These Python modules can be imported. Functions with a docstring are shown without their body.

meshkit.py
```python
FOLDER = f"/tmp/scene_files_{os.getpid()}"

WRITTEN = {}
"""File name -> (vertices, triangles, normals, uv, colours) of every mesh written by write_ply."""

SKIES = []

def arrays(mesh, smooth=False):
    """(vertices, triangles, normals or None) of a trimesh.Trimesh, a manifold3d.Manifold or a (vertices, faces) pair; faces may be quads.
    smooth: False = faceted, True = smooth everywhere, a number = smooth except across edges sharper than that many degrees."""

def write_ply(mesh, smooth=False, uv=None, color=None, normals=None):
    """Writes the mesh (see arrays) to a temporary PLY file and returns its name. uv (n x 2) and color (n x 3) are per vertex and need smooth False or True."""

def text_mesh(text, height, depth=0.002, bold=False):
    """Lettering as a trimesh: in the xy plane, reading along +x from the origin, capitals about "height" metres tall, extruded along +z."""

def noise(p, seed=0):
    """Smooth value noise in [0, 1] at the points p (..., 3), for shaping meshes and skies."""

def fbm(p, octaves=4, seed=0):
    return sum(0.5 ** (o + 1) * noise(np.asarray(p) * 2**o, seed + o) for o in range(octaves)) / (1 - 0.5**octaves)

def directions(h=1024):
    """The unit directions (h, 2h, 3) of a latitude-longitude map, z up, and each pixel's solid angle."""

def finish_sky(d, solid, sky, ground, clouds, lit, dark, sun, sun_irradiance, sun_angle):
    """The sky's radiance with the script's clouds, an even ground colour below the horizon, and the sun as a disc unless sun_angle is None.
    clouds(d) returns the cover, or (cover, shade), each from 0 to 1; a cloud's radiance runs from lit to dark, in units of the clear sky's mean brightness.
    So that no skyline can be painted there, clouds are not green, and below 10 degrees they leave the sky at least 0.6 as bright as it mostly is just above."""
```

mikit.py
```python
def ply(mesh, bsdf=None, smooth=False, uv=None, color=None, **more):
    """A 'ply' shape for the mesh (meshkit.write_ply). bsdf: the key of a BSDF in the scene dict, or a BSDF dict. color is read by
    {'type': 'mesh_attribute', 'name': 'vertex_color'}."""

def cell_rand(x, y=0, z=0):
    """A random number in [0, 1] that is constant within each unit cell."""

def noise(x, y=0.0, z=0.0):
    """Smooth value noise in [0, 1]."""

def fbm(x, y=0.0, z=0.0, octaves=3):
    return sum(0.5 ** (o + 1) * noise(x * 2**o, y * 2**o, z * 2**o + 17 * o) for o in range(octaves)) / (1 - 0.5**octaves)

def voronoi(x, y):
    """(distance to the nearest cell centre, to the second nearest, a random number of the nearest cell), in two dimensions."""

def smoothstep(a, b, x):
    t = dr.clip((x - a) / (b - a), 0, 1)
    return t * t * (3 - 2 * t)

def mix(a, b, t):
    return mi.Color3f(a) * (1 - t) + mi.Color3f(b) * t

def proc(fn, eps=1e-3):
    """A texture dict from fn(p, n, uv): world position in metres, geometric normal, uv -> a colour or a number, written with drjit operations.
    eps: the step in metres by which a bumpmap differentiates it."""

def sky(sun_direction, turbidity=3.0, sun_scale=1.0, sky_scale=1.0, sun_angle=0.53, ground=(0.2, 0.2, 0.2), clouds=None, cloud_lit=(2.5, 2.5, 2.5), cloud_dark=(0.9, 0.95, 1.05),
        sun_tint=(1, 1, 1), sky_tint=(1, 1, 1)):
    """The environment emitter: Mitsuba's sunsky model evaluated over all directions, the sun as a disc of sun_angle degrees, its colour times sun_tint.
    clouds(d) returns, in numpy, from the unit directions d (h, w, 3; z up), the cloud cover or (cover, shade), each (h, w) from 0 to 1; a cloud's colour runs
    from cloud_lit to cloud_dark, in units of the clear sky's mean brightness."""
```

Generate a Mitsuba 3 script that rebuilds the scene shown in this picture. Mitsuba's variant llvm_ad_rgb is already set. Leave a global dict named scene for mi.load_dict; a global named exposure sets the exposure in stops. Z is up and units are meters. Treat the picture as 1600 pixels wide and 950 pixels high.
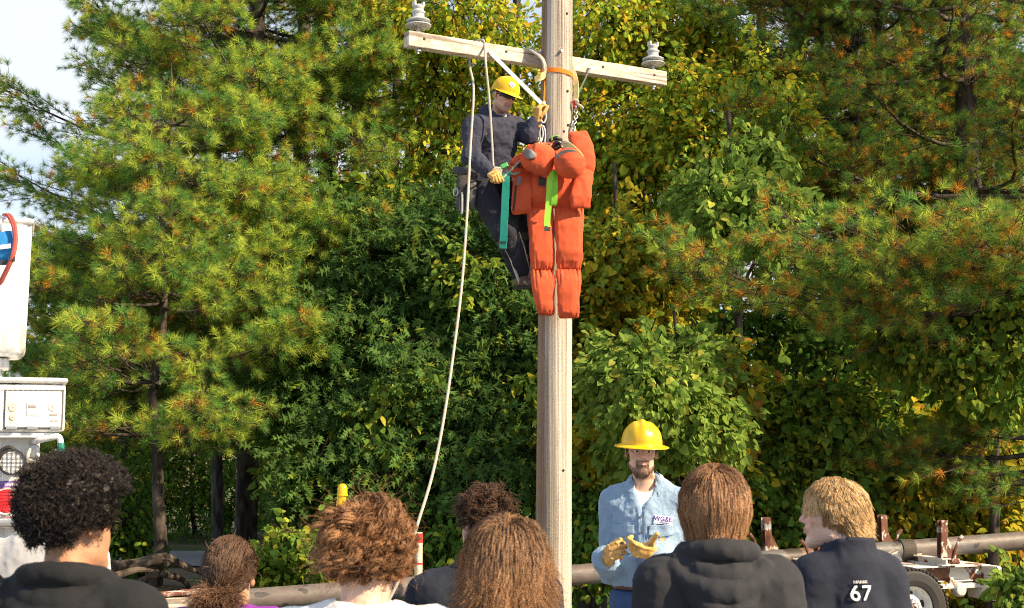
import math
import numpy as np
import trimesh
import manifold3d as m3
import mitsuba as mi
import drjit as dr
import mikit, meshkit
from mikit import noise, fbm, smoothstep, mix, voronoi, cell_rand

# ----------------------------------------------------------------------------- camera, sky, exposure
T = mi.ScalarTransform4f
EYE = np.array([0.0, 0.0, 1.8])
PITCH, FOV = math.radians(5.85), 41.7
FWD = np.array([0, math.cos(PITCH), math.sin(PITCH)])
UPV = np.array([0, -math.sin(PITCH), math.cos(PITCH)])
FPX = 800 / math.tan(math.radians(FOV / 2))
SUN_AZ, SUN_EL = math.radians(62), math.radians(36)
SUN = [math.sin(SUN_AZ) * math.cos(SUN_EL), -math.cos(SUN_AZ) * math.cos(SUN_EL), math.sin(SUN_EL)]


def cloud_cover(d):
    p = d * np.array([2.2, 2.2, 5.0])
    c = meshkit.fbm(p + 3.1, 5, 7)
    return np.clip((c - 0.30) * 3.2, 0.0, 1) * 0.75, np.clip((meshkit.fbm(p * 1.7, 4, 3) - 0.35) * 1.2, 0, 1) * 0.5


scene, labels, used = {}, {}, {}
scene['camera'] = {'type': 'thinlens', 'fov': FOV, 'fov_axis': 'x', 'aperture_radius': 0.0035, 'focus_distance': 8.5,
                   'near_clip': 0.1, 'far_clip': 3000.0, 'to_world': T().look_at(origin=EYE.tolist(), target=(EYE + FWD).tolist(), up=[0, 0, 1])}
scene['sky'] = mikit.sky(SUN, turbidity=3, sun_scale=1.15, clouds=cloud_cover, cloud_lit=(2.4, 2.42, 2.44), cloud_dark=(1.75, 1.8, 1.9), sun_tint=(1.0, 0.95, 0.86))
exposure = 2.58

# ----------------------------------------------------------------------------- helpers


def at(px, py, y):
    """World point at depth y on the photograph's pixel (1600 x 950)."""
    d = FWD * FPX + np.array([1, 0, 0]) * (px - 800) + UPV * (475 - py)
    return EYE + d * (y / d[1])


def numbered(k):
    if k not in used:
        used[k] = 0
        return k
    used[k] += 1
    return f'{k}_{used[k]:03d}'


def thing(name, label, cat, group=None):
    k = numbered(name)
    labels[k] = {'label': label, 'category': cat}
    if group:
        labels[k]['group'] = group
    return k


def put(name, mesh, bsdf, parent=None, smooth=False, color=None, label=None, cat=None, group=None, kind=None, to_world=None):
    k = numbered(f'{parent}__{name}' if parent else name)
    if color is not None:
        n = len(mesh[0]) if isinstance(mesh, tuple) else len(mesh.vertices)
        color = np.broadcast_to(np.asarray(color, float), (n, 3))
    s = mikit.ply(mesh, bsdf, smooth, color=color)
    if to_world is not None:
        s['to_world'] = T(to_world)
    scene[k] = s
    l = {}
    for a, b in (('label', label), ('category', cat), ('group', group), ('kind', kind)):
        if b:
            l[a] = b
    if l:
        labels[k] = l
    return k


def U(v):
    v = np.asarray(v, float)
    return v / np.maximum(np.linalg.norm(v, axis=-1, keepdims=True), 1e-12)


def join(ms):
    vs, fs, o = [], [], 0
    for m in ms:
        v, f = (m[0], m[1]) if isinstance(m, tuple) else (np.asarray(m.vertices), np.asarray(m.faces))
        vs.append(v)
        fs.append(f + o)
        o += len(v)
    return trimesh.Trimesh(np.vstack(vs), np.vstack(fs), process=False)


def xf(mesh, M):
    m = mesh.copy()
    m.apply_transform(M)
    return m


def frame(o, x=None, y=None, z=None):
    """4x4 from an origin and two axes (the first given is kept exact)."""
    if x is not None and y is not None:
        x = U(x); z = U(np.cross(x, y)); y = np.cross(z, x)
    elif x is not None:
        x = U(x); y = U(np.cross(z, x)); z = np.cross(x, y)
    else:
        y = U(y); x = U(np.cross(y, z)); z = np.cross(x, y)
    M = np.eye(4)
    M[:3, 0], M[:3, 1], M[:3, 2], M[:3, 3] = x, y, z, o
    return M


def rotz(a):
    c, s = math.cos(a), math.sin(a)
    M = np.eye(4)
    M[:2, :2] = [[c, -s], [s, c]]
    return M


def trans(p):
    M = np.eye(4)
    M[:3, 3] = p
    return M


def rbox(sx, sy, sz, r=0.01, seg=8):
    """Box with rounded edges, centred."""
    r = min(r, min(sx, sy, sz) / 2 - 1e-4)
    a = [np.array([x, y, z]) for x in (-1, 1) for y in (-1, 1) for z in (-1, 1)]
    pts = []
    b = m3.Manifold.sphere(r, seg)
    parts = [b.translate((c * (np.array([sx, sy, sz]) / 2 - r)).tolist()) for c in a]
    m = m3.Manifold.batch_hull(parts).to_mesh()
    return trimesh.Trimesh(m.vert_properties[:, :3], m.tri_verts, process=False)


def tube(pts, rad, n=8, caps=True):
    """Tube along a polyline with one radius per point."""
    P = np.asarray(pts, float)
    R = np.broadcast_to(np.asarray(rad, float), (len(P),))
    t = U(np.gradient(P, axis=0))
    a = np.cross(t[0], [0, 0, 1] if abs(t[0][2]) < 0.9 else [1, 0, 0])
    fr = []
    for i in range(len(P)):
        a = U(a - t[i] * np.dot(a, t[i]))
        fr.append(a)
    A = np.array(fr)
    B = np.cross(t, A)
    th = np.arange(n) * 2 * np.pi / n
    V = P[:, None] + R[:, None, None] * (np.cos(th)[None, :, None] * A[:, None] + np.sin(th)[None, :, None] * B[:, None])
    V = V.reshape(-1, 3)
    i = np.arange(n)
    F = []
    for k in range(len(P) - 1):
        a0, b0 = k * n + i, k * n + (i + 1) % n
        F += [np.stack([a0, b0, b0 + n], 1), np.stack([a0, b0 + n, a0 + n], 1)]
    if caps:
        V = np.vstack([V, P[:1], P[-1:]])
        c0 = len(P) * n
        F += [np.stack([i * 0 + c0, (i + 1) % n, i], 1), np.stack([i * 0 + c0 + 1, (len(P) - 1) * n + i, (len(P) - 1) * n + (i + 1) % n], 1)]
    return trimesh.Trimesh(V, np.vstack(F), process=False)


def spline(pts, n=24):
    """Catmull-Rom through the points."""
    P = np.asarray(pts, float)
    P = np.vstack([2 * P[0] - P[1], P, 2 * P[-1] - P[-2]])
    m = len(P) - 3
    out = []
    for t in np.linspace(0, m - 1e-9, n):
        i = int(t)
        u = t - i
        a, b, c, d = P[i:i + 4]
        out.append(0.5 * (2 * b + (c - a) * u + (2 * a - 5 * b + 4 * c - d) * u**2 + (3 * b - a - 3 * c + d) * u**3))
    return np.array(out)


def cyl(p, q, r, n=16, r2=None):
    return tube([p, q], [r, r if r2 is None else r2], n)


def lathe(prof, n=32):
    prof = np.asarray(prof, float)
    return trimesh.creation.revolve(prof, sections=n)


def strap(path, w, t, side):
    """Flat webbing along a path: width along 'side', thickness t."""
    P = np.asarray(path, float)
    tg = U(np.gradient(P, axis=0))
    s = np.broadcast_to(np.asarray(side, float), P.shape)
    s = U(s - tg * (s * tg).sum(1, keepdims=True))
    nrm = np.cross(tg, s)
    V = np.stack([P - s * w / 2 - nrm * t / 2, P + s * w / 2 - nrm * t / 2, P + s * w / 2 + nrm * t / 2, P - s * w / 2 + nrm * t / 2], 1).reshape(-1, 3)
    F = []
    for k in range(len(P) - 1):
        for j in range(4):
            a, b = k * 4 + j, k * 4 + (j + 1) % 4
            F += [[a, b, b + 4], [a, b + 4, a + 4]]
    e = (len(P) - 1) * 4
    F += [[0, 2, 1], [0, 3, 2], [e, e + 1, e + 2], [e, e + 2, e + 3]]
    return trimesh.Trimesh(V, np.array(F), process=False)


# ---- signed distance modelling: soft unions of capsules and ellipsoids, meshed with surface nets
def smin(a, b, k):
    if k <= 0:
        return np.minimum(a, b)
    h = np.clip(0.5 + 0.5 * (b - a) / k, 0, 1)
    return b + (a - b) * h - k * h * (1 - h)


def smax(a, b, k):
    return -smin(-a, -b, k)


def capsule(p, a, b, ra, rb=None):
    rb = ra if rb is None else rb
    a, b = np.asarray(a, float), np.asarray(b, float)
    d = b - a
    h = np.clip(((p - a) @ d) / max(d @ d, 1e-12), 0, 1)
    return np.linalg.norm(p - a - h[:, None] * d, axis=1) - (ra + (rb - ra) * h)


def ellipsoid(p, c, r, M=None):
    q = p - np.asarray(c, float)
    if M is not None:
        q = q @ M
    r = np.asarray(r, float)
    k0 = np.linalg.norm(q / r, axis=1)
    k1 = np.linalg.norm(q / (r * r), axis=1)
    return k0 * (k0 - 1) / np.maximum(k1, 1e-9)


def boxd(p, c, h, r, M=None):
    q = p - np.asarray(c, float)
    if M is not None:
        q = q @ M
    q = np.abs(q) - (np.asarray(h, float) - r)
    return np.linalg.norm(np.maximum(q, 0), axis=1) + np.minimum(q.max(1), 0) - r


def chain(p, pts, rads, k=0.02):
    d = None
    for i in range(len(pts) - 1):
        c = capsule(p, pts[i], pts[i + 1], rads[i], rads[i + 1])
        d = c if d is None else smin(d, c, k)
    return d


def nets(f, lo, hi, h, margin=1.6):
    """Surface nets of f(points) = 0, evaluated only in blocks near the surface."""
    lo, hi = np.asarray(lo, float), np.asarray(hi, float)
    B = 8
    nb = np.maximum(np.ceil((hi - lo) / (h * B)).astype(int), 1)
    g = [lo[i] + (np.arange(nb[i]) + 0.5) * B * h for i in range(3)]
    C = np.stack(np.meshgrid(*g, indexing='ij'), -1).reshape(-1, 3)
    dc = f(C)
    n = nb * B
    D = np.repeat(np.repeat(np.repeat(np.where(dc > 0, 1.0, -1.0).reshape(nb), B, 0), B, 1), B, 2)
    act = np.nonzero(np.abs(dc) < margin * B * h)[0]
    if len(act) == 0:
        raise ValueError('empty surface')
    off = (np.stack(np.meshgrid(*[np.arange(B)] * 3, indexing='ij'), -1).reshape(-1, 3) + 0.5 - B / 2) * h
    bi = np.stack(np.unravel_index(act, nb), 1)
    for s in range(0, len(act), 400):
        idx = act[s:s + 400]
        val = f((C[idx][:, None] + off[None]).reshape(-1, 3)).reshape(-1, B, B, B)
        for j, (a, b, c) in enumerate(bi[s:s + 400]):
            D[a * B:a * B + B, b * B:b * B + B, c * B:c * B + B] = val[j]
    D = np.pad(D, 1, constant_values=1.0)
    base = lo + (0.5 - 1) * h
    ins = D < 0
    cs = np.zeros(np.array(D.shape) - 1, int)
    for a, b, c in np.ndindex(2, 2, 2):
        cs += ins[a:a + cs.shape[0], b:b + cs.shape[1], c:c + cs.shape[2]]
    cell = np.stack(np.nonzero((cs > 0) & (cs < 8)), 1)
    num = -np.ones(cs.shape, int)
    num[tuple(cell.T)] = np.arange(len(cell))
    acc, cnt = np.zeros((len(cell), 3)), np.zeros(len(cell))
    corners = list(np.ndindex(2, 2, 2))
    for i, ca in enumerate(corners):
        for cb in corners[i + 1:]:
            df = np.array(cb) - np.array(ca)
            if np.abs(df).sum() != 1:
                continue
            da = D[tuple((cell + ca).T)]
            db = D[tuple((cell + cb).T)]
            x = (da < 0) != (db < 0)
            t = np.where(x, da / np.where(x, da - db, 1), 0)
            acc[x] += (np.array(ca) + t[:, None] * df)[x]
            cnt[x] += 1
    V = base + (cell + acc / cnt[:, None]) * h
    F = []
    for ax in range(3):
        u, w = (ax + 1) % 3, (ax + 2) % 3
        sl0 = [slice(1, -1)] * 3
        sl0[ax] = slice(0, D.shape[ax] - 1)
        e0 = np.stack(np.nonzero(np.ones([s - (2 if i != ax else 1) for i, s in enumerate(D.shape)], bool)), 1)
        o = np.ones(3, int)
        o[ax] = 0
        e0 = e0 + o
        s = np.zeros(3, int)
        s[ax] = 1
        a, b = ins[tuple(e0.T)], ins[tuple((e0 + s).T)]
        for flip, m in ((False, a & ~b), (True, ~a & b)):
            e = e0[m]
            if not len(e):
                continue
            du, dw = np.zeros(3, int), np.zeros(3, int)
            du[u], dw[w] = 1, 1
            q = np.stack([num[tuple((e - du - dw).T)], num[tuple((e - dw).T)], num[tuple(e.T)], num[tuple((e - du).T)]], 1)
            if flip:
                q = q[:, ::-1]
            F += [q[:, [0, 1, 2]], q[:, [0, 2, 3]]]
    return trimesh.Trimesh(V, np.vstack(F), process=False)


def vnormals(m):
    v, f = np.asarray(m.vertices), np.asarray(m.faces)
    n = np.zeros_like(v)
    fn = np.cross(v[f[:, 1]] - v[f[:, 0]], v[f[:, 2]] - v[f[:, 0]])
    for k in range(3):
        np.add.at(n, f[:, k], fn)
    return U(n)


def relax(m, n=2, s=0.5):
    """A few rounds of neighbour averaging."""
    v = np.array(m.vertices)
    e = m.edges_unique
    for _ in range(n):
        a, c = np.zeros_like(v), np.zeros(len(v))
        np.add.at(a, e[:, 0], v[e[:, 1]]); np.add.at(a, e[:, 1], v[e[:, 0]])
        np.add.at(c, e[:, 0], 1); np.add.at(c, e[:, 1], 1)
        v = v * (1 - s) + s * a / np.maximum(c, 1)[:, None]
    return trimesh.Trimesh(v, m.faces, process=False)


def crumple(m, amp, scale, seed=0, stretch=(1, 1, 1)):
    """Cloth folds: ridged noise along the normals."""
    v = np.asarray(m.vertices)
    q = v * np.asarray(stretch) / scale
    a = 1 - 2 * np.abs(meshkit.noise(q, seed) - 0.5) * 2
    b = 1 - 2 * np.abs(meshkit.noise(q * 2.1 + 7, seed + 5) - 0.5) * 2
    return trimesh.Trimesh(v + vnormals(m) * ((a * 0.7 + b * 0.3)[:, None] * amp), m.faces, process=False)


# ----------------------------------------------------------------------------- materials
VC = {'type': 'mesh_attribute', 'name': 'vertex_color'}


def principled(color, rough=0.6, **k):
    c = color if isinstance(color, dict) else {'type': 'rgb', 'value': list(color)}
    r = rough if isinstance(rough, dict) else float(rough)
    return {'type': 'twosided', 'b': {'type': 'principled', 'base_color': c, 'roughness': r, **k}}


def bump(b, fn, eps=1e-3, scale=1.0):
    return {'type': 'twosided', 'b': {'type': 'bumpmap', 'texture': mikit.proc(fn, eps), 'scale': scale, 'bsdf': b['b']}}


def m_pole(p, n, uv):
    a = dr.atan2(p.y - 10.4, p.x - 0.33) * 6.0
    g = fbm(a * 5.0, p.z * 0.9, 3.0, 4)
    g2 = noise(a * 16.0, p.z * 2.2, 9.0)
    w = fbm(a * 0.5, p.z * 0.45, 5.0, 3)
    c = mix((0.285, 0.24, 0.19), (0.50, 0.47, 0.42), smoothstep(0.35, 0.65, w * 0.6 + g * 0.4))
    c = mix(c, (0.20, 0.115, 0.07), smoothstep(0.50, 0.64, g * 0.45 + 0.2 * noise(a * 1.1, p.z * 0.35, 8.0) + 0.35 * smoothstep(0.9, 0.3, dr.abs(a / 6.0 + 2.55 + 0.35 * noise(p.z * 1.3, 4.0)))) * 0.85)  # brown weathered wood on the left side, with shade painted into its colour
    crack = smoothstep(0.70, 0.82, noise(a * 9.0, p.z * 0.6, 2.0) * 0.75 + g2 * 0.25)
    return mix(c, (0.07, 0.05, 0.04), crack) * (0.85 + 0.3 * g2)


def h_pole(p, n, uv):
    a = dr.atan2(p.y - 10.4, p.x - 0.33) * 6.0
    return 0.006 * fbm(a * 7.0, p.z * 1.6, 3.0, 3) - 0.004 * smoothstep(0.78, 0.9, noise(a * 9.0, p.z * 0.6, 2.0) * 0.75 + noise(a * 16.0, p.z * 2.2, 9.0) * 0.25)


def m_timber(p, n, uv):
    q = p.x * 0.86 + p.y * 0.5
    g = fbm(q * 1.4, p.z * 42.0, p.y * 30.0, 4)
    c = mix((0.44, 0.36, 0.29), (0.60, 0.55, 0.49), smoothstep(0.3, 0.65, g))
    return mix(c, (0.13, 0.10, 0.08), smoothstep(0.68, 0.8, noise(q * 2.0, p.z * 60.0, 3.0)) * 0.7)


def m_bark(p, n, uv):
    g = fbm(p.x * 22.0, p.y * 22.0, p.z * 5.0, 3)
    return mix((0.022, 0.017, 0.014), (0.095, 0.078, 0.066), smoothstep(0.3, 0.75, g))


def m_ground(p, n, uv):
    g = fbm(p.x * 1.1, p.y * 1.1, 0.0, 4)
    f = fbm(p.x * 24.0, p.y * 24.0, 1.0, 3)
    c = mix((0.045, 0.062, 0.02), (0.11, 0.085, 0.055), smoothstep(0.4, 0.6, g))
    return c * (0.55 + 0.9 * f)


def m_road(p, n, uv):
    f = fbm(p.x * 60.0, p.y * 60.0, 1.0, 2)
    return mi.Color3f(0.17, 0.17, 0.175) * (0.7 + 0.6 * f) * (0.8 + 0.4 * noise(p.x * 0.8, p.y * 0.8))


def m_rustpaint(p, n, uv):
    a = fbm(p.x * 7.0, p.y * 7.0, p.z * 5.0, 4)
    b = fbm(p.x * 31.0, p.y * 31.0, p.z * 18.0, 3)
    r = smoothstep(0.53, 0.58, a * 0.62 + b * 0.38)
    rust = mix((0.10, 0.035, 0.02), (0.26, 0.11, 0.05), b)
    return mix(mi.Color3f(0.68, 0.67, 0.64) * (0.82 + 0.3 * a), rust, r)


def m_rust(p, n, uv):
    a = fbm(p.x * 9.0, p.y * 9.0, p.z * 9.0, 4)
    b = fbm(p.x * 40.0, p.y * 40.0, p.z * 16.0, 3)
    c = mix((0.075, 0.025, 0.018), (0.21, 0.085, 0.05), b)
    return mix(c, (0.5, 0.47, 0.44), smoothstep(0.54, 0.6, a * 0.6 + b * 0.4))


def m_pipe(p, n, uv):
    a = fbm(p.x * 2.2, p.y * 2.2, p.z * 5.0, 4)
    b = fbm(p.x * 17.0, p.y * 17.0, p.z * 17.0, 3)
    c = mix((0.075, 0.077, 0.082), (0.155, 0.156, 0.158), b)
    band = smoothstep(-1.75, -1.70, p.x) * (1 - smoothstep(3.6, 3.65, p.x))
    c = mix(c, mix((0.095, 0.055, 0.038), (0.18, 0.115, 0.082), b), smoothstep(0.45, 0.53, a) * (0.35 + 0.65 * smoothstep(1.9, 2.6, p.x) * (1 - smoothstep(3.4, 3.45, p.x))))
    dark = smoothstep(0.60, 0.63, fbm(p.x * 5.0 + 9.0, p.y * 5.0, p.z * 8.0, 3) * 0.8 + b * 0.2)
    return mix(c, (0.035, 0.033, 0.033), dark * 0.9)


def m_paint(p, n, uv):
    a = fbm(p.x * 3.0, p.y * 3.0, p.z * 2.0, 4)
    s = noise(p.x * 60.0, p.y * 60.0, p.z * 1.2)
    return mi.Color3f(0.80, 0.80, 0.78) * (1.0 - 0.30 * smoothstep(0.42, 0.75, a * 0.55 + s * 0.45)) * (1.0 - 0.35 * smoothstep(0.62, 0.72, fbm(p.x * 14.0, p.y * 14.0, p.z * 4.0, 3)))


def h_cloth(p, n, uv):
    return 0.0025 * fbm(p.x * 34.0, p.y * 34.0, p.z * 26.0, 3) + 0.0006 * noise(p.x * 420.0, p.y * 420.0, p.z * 420.0)


def h_leather(p, n, uv):
    return 0.003 * fbm(p.x * 60.0, p.y * 60.0, p.z * 60.0, 3)


B = scene
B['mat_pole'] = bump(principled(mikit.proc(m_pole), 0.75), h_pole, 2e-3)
B['mat_timber'] = principled(mikit.proc(m_timber), 0.75)
B['mat_bark'] = principled(mikit.proc(m_bark), 0.9)
B['mat_ground'] = principled(mikit.proc(m_ground), 0.95)
B['mat_road'] = principled(mikit.proc(m_road), 0.85)
B['mat_rustpaint'] = principled(mikit.proc(m_rustpaint), 0.55)
B['mat_rust'] = principled(mikit.proc(m_rust), 0.8)
B['mat_pipe'] = principled(mikit.proc(m_pipe), 0.55)
B['mat_paint'] = principled(mikit.proc(m_paint), 0.3)
B['mat_cloth'] = bump(principled(VC, 0.9, sheen=0.03), h_cloth, 1.5e-3)
B['mat_leather'] = bump(principled(VC, 0.6), h_leather, 1.5e-3)
B['mat_skin'] = principled(VC, 0.48, specular=0.35)
B['mat_hair'] = principled(VC, 0.50, specular=0.35)
B['mat_matte'] = principled(VC, 0.75)
B['mat_gloss'] = principled(VC, 0.28)
B['mat_metal'] = principled((0.55, 0.56, 0.57), 0.38, metallic=0.9)
B['mat_leaf'] = {'type': 'principledthin', 'base_color': VC, 'roughness': 0.68, 'diff_trans': 0.95, 'spec_trans': 0.0}
B['mat_needle'] = {'type': 'principledthin', 'base_color': VC, 'roughness': 0.6, 'diff_trans': 0.7, 'spec_trans': 0.0}
B['mat_lens'] = {'type': 'dielectric'}
# ----------------------------------------------------------------------------- ground, road
def sheet(x0, x1, y0, y1, step, zf):
    xs, ys = np.arange(x0, x1 + 1e-6, step), np.arange(y0, y1 + 1e-6, step)
    X, Y = np.meshgrid(xs, ys, indexing='ij')
    V = np.stack([X, Y, zf(X, Y)], -1).reshape(-1, 3)
    i = np.arange(len(xs) * len(ys)).reshape(len(xs), len(ys))
    F = np.concatenate([np.stack([i[:-1, :-1], i[1:, :-1], i[1:, 1:]], -1).reshape(-1, 3), np.stack([i[:-1, :-1], i[1:, 1:], i[:-1, 1:]], -1).reshape(-1, 3)])
    return trimesh.Trimesh(V, F, process=False)


def ground_z(x, y):
    x, y = np.asarray(x, float), np.asarray(y, float)
    rough = 0.10 * (meshkit.fbm(np.stack([x * 0.9, y * 0.9, x * 0], -1), 4, 3) - 0.5)
    mound = 0.34 * np.exp(-(((x + 4.3) / 1.7)**2 + ((y - 14.3) / 1.1)**2))
    far = np.clip((np.hypot(x, y - 12) - 45) / 60, 0, 1)
    lot = np.clip((8.6 - y) / 2.0, 0, 1)
    road = np.exp(-np.clip(np.abs(y - 21.5) - 2.4, 0, 9)**2)
    return (rough + mound) * (1 - far) * (1 - lot) * (1 - road)


sh = sheet(-48, 48, -30, 66, 0.4, ground_z)
put('ground', sh, 'mat_ground', smooth=True, kind='structure', label='dark grassy earth with dirt and fallen leaves under the trees')
ann = trimesh.creation.annulus(47.0, 1800, 0.02, sections=96)
ring = trimesh.Trimesh(ann.vertices, ann.faces, process=False)
ring.apply_translation([0, 18, -0.06])
put('ground', ring, 'mat_ground', kind='structure', label='far dark grassy ground reaching to the horizon')
put('road', sheet(-40, 40, 19.6, 23.4, 1.0, lambda x, y: 0.0 * x + 0.012 + 0.02 * np.sin(y)), 'mat_road', smooth=True, kind='structure', label='grey asphalt road behind the trees')
put('pavement', sheet(-14, 14, -6, 7.4, 1.0, lambda x, y: 0.0 * x + 0.006), 'mat_road', smooth=True, kind='structure', label='grey asphalt yard under the students')

# ----------------------------------------------------------------------------- foliage
RNG = np.random.default_rng(11)


def leaf_shape(kind):
    """Leaf of length 1 along +x, in the xy plane, slightly folded along the midrib."""
    if kind == 'heart':
        o = np.array([[0, 0], [-0.06, 0.22], [0.10, 0.42], [0.38, 0.44], [0.70, 0.26], [1, 0]])
    elif kind == 'oval':
        o = np.array([[0, 0], [0.14, 0.22], [0.45, 0.32], [0.78, 0.2], [1, 0]])
    else:  # lobed oak
        o = np.array([[0, 0.02], [0.12, 0.06], [0.16, 0.24], [0.26, 0.08], [0.34, 0.12], [0.46, 0.40], [0.50, 0.10], [0.60, 0.10], [0.76, 0.34], [0.76, 0.09], [1, 0]])
    n = len(o)
    mid = np.stack([np.clip(o[:, 0], 0, 1), 0 * o[:, 0], 0 * o[:, 0]], 1)
    up = np.stack([o[:, 0], o[:, 1], 0.25 * np.abs(o[:, 1])], 1)
    dn = up * [1, -1, 1]
    V = np.vstack([mid, up, dn])
    V[:, 2] -= 0.18 * V[:, 0]**2
    F = []
    if kind != 'heart':  # two rows are enough
        V = np.vstack([up, dn])
        V[:, 2] -= 0.18 * V[:, 0]**2
        for i in range(n - 1):
            F += [[i, n + i, n + i + 1], [i, n + i + 1, i + 1]]
        return V, np.array([f for f in F if len({tuple(np.round(V[k], 5)) for k in f}) == 3])
    for i in range(n - 1):
        F += [[i, i + 1, n + i + 1], [i, n + i + 1, n + i], [i, 2 * n + i + 1, i + 1], [i, 2 * n + i, 2 * n + i + 1]]
    F = [f for f in F if len({tuple(np.round(V[k], 5)) for k in f}) == 3]
    return V, np.array(F)


def rand_rot(rng, n, d, spread):
    """n rotations whose x axis lies near the directions d."""
    x = U(d + rng.normal(size=(n, 3)) * spread)
    z = U(rng.normal(size=(n, 3)) * 0.6 + [0, 0, 1.0])
    y = U(np.cross(z, x))
    return np.stack([x, y, np.cross(x, y)], -1)


def leaf_spray(kind, n, length, size, palette, rng, droop=0.35, light=0.25):
    """A twig along +x with n leaves; returns (mesh, colours)."""
    V0, F0 = leaf_shape(kind)
    t = np.sort(rng.uniform(0.12, 1.0, n))
    side = np.where(np.arange(n) % 2, 1, -1) * rng.uniform(0.4, 1.0, n)
    curve = lambda u: np.stack([u * length, 0.10 * length * np.sin(u * 3), -droop * length * u**2], -1)
    base = curve(t) + np.stack([0 * t, side * 0.17 * length * (1.15 - t), rng.normal(0, 0.05 * length, n)], -1)
    d = np.stack([0.6 + 0.4 * t, side * 0.8, -0.45 - 0.5 * rng.random(n)], -1)
    R = rand_rot(rng, n, d, 0.35)
    s = size * rng.uniform(0.65, 1.2, n)
    V = np.einsum('nij,vj->nvi', R, V0) * s[:, None, None] + base[:, None]
    F = (F0[None] + (np.arange(n) * len(V0))[:, None, None]).reshape(-1, 3)
    pal = np.array([p[0] for p in palette])
    w = np.array([p[1] for p in palette], float)
    c = pal[rng.choice(len(pal), n, p=w / w.sum())] * rng.uniform(1 - light, 1 + light, (n, 1))
    C = np.repeat(c, len(V0), 0)
    tw = tube(curve(np.linspace(0, 1, 5)), np.linspace(0.006, 0.002, 5) * (length / 0.5), 3, False)
    m = join([(V.reshape(-1, 3), F), tw])
    return m, np.vstack([C, np.tile([[0.06, 0.045, 0.03]], (len(tw.vertices), 1))])


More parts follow.
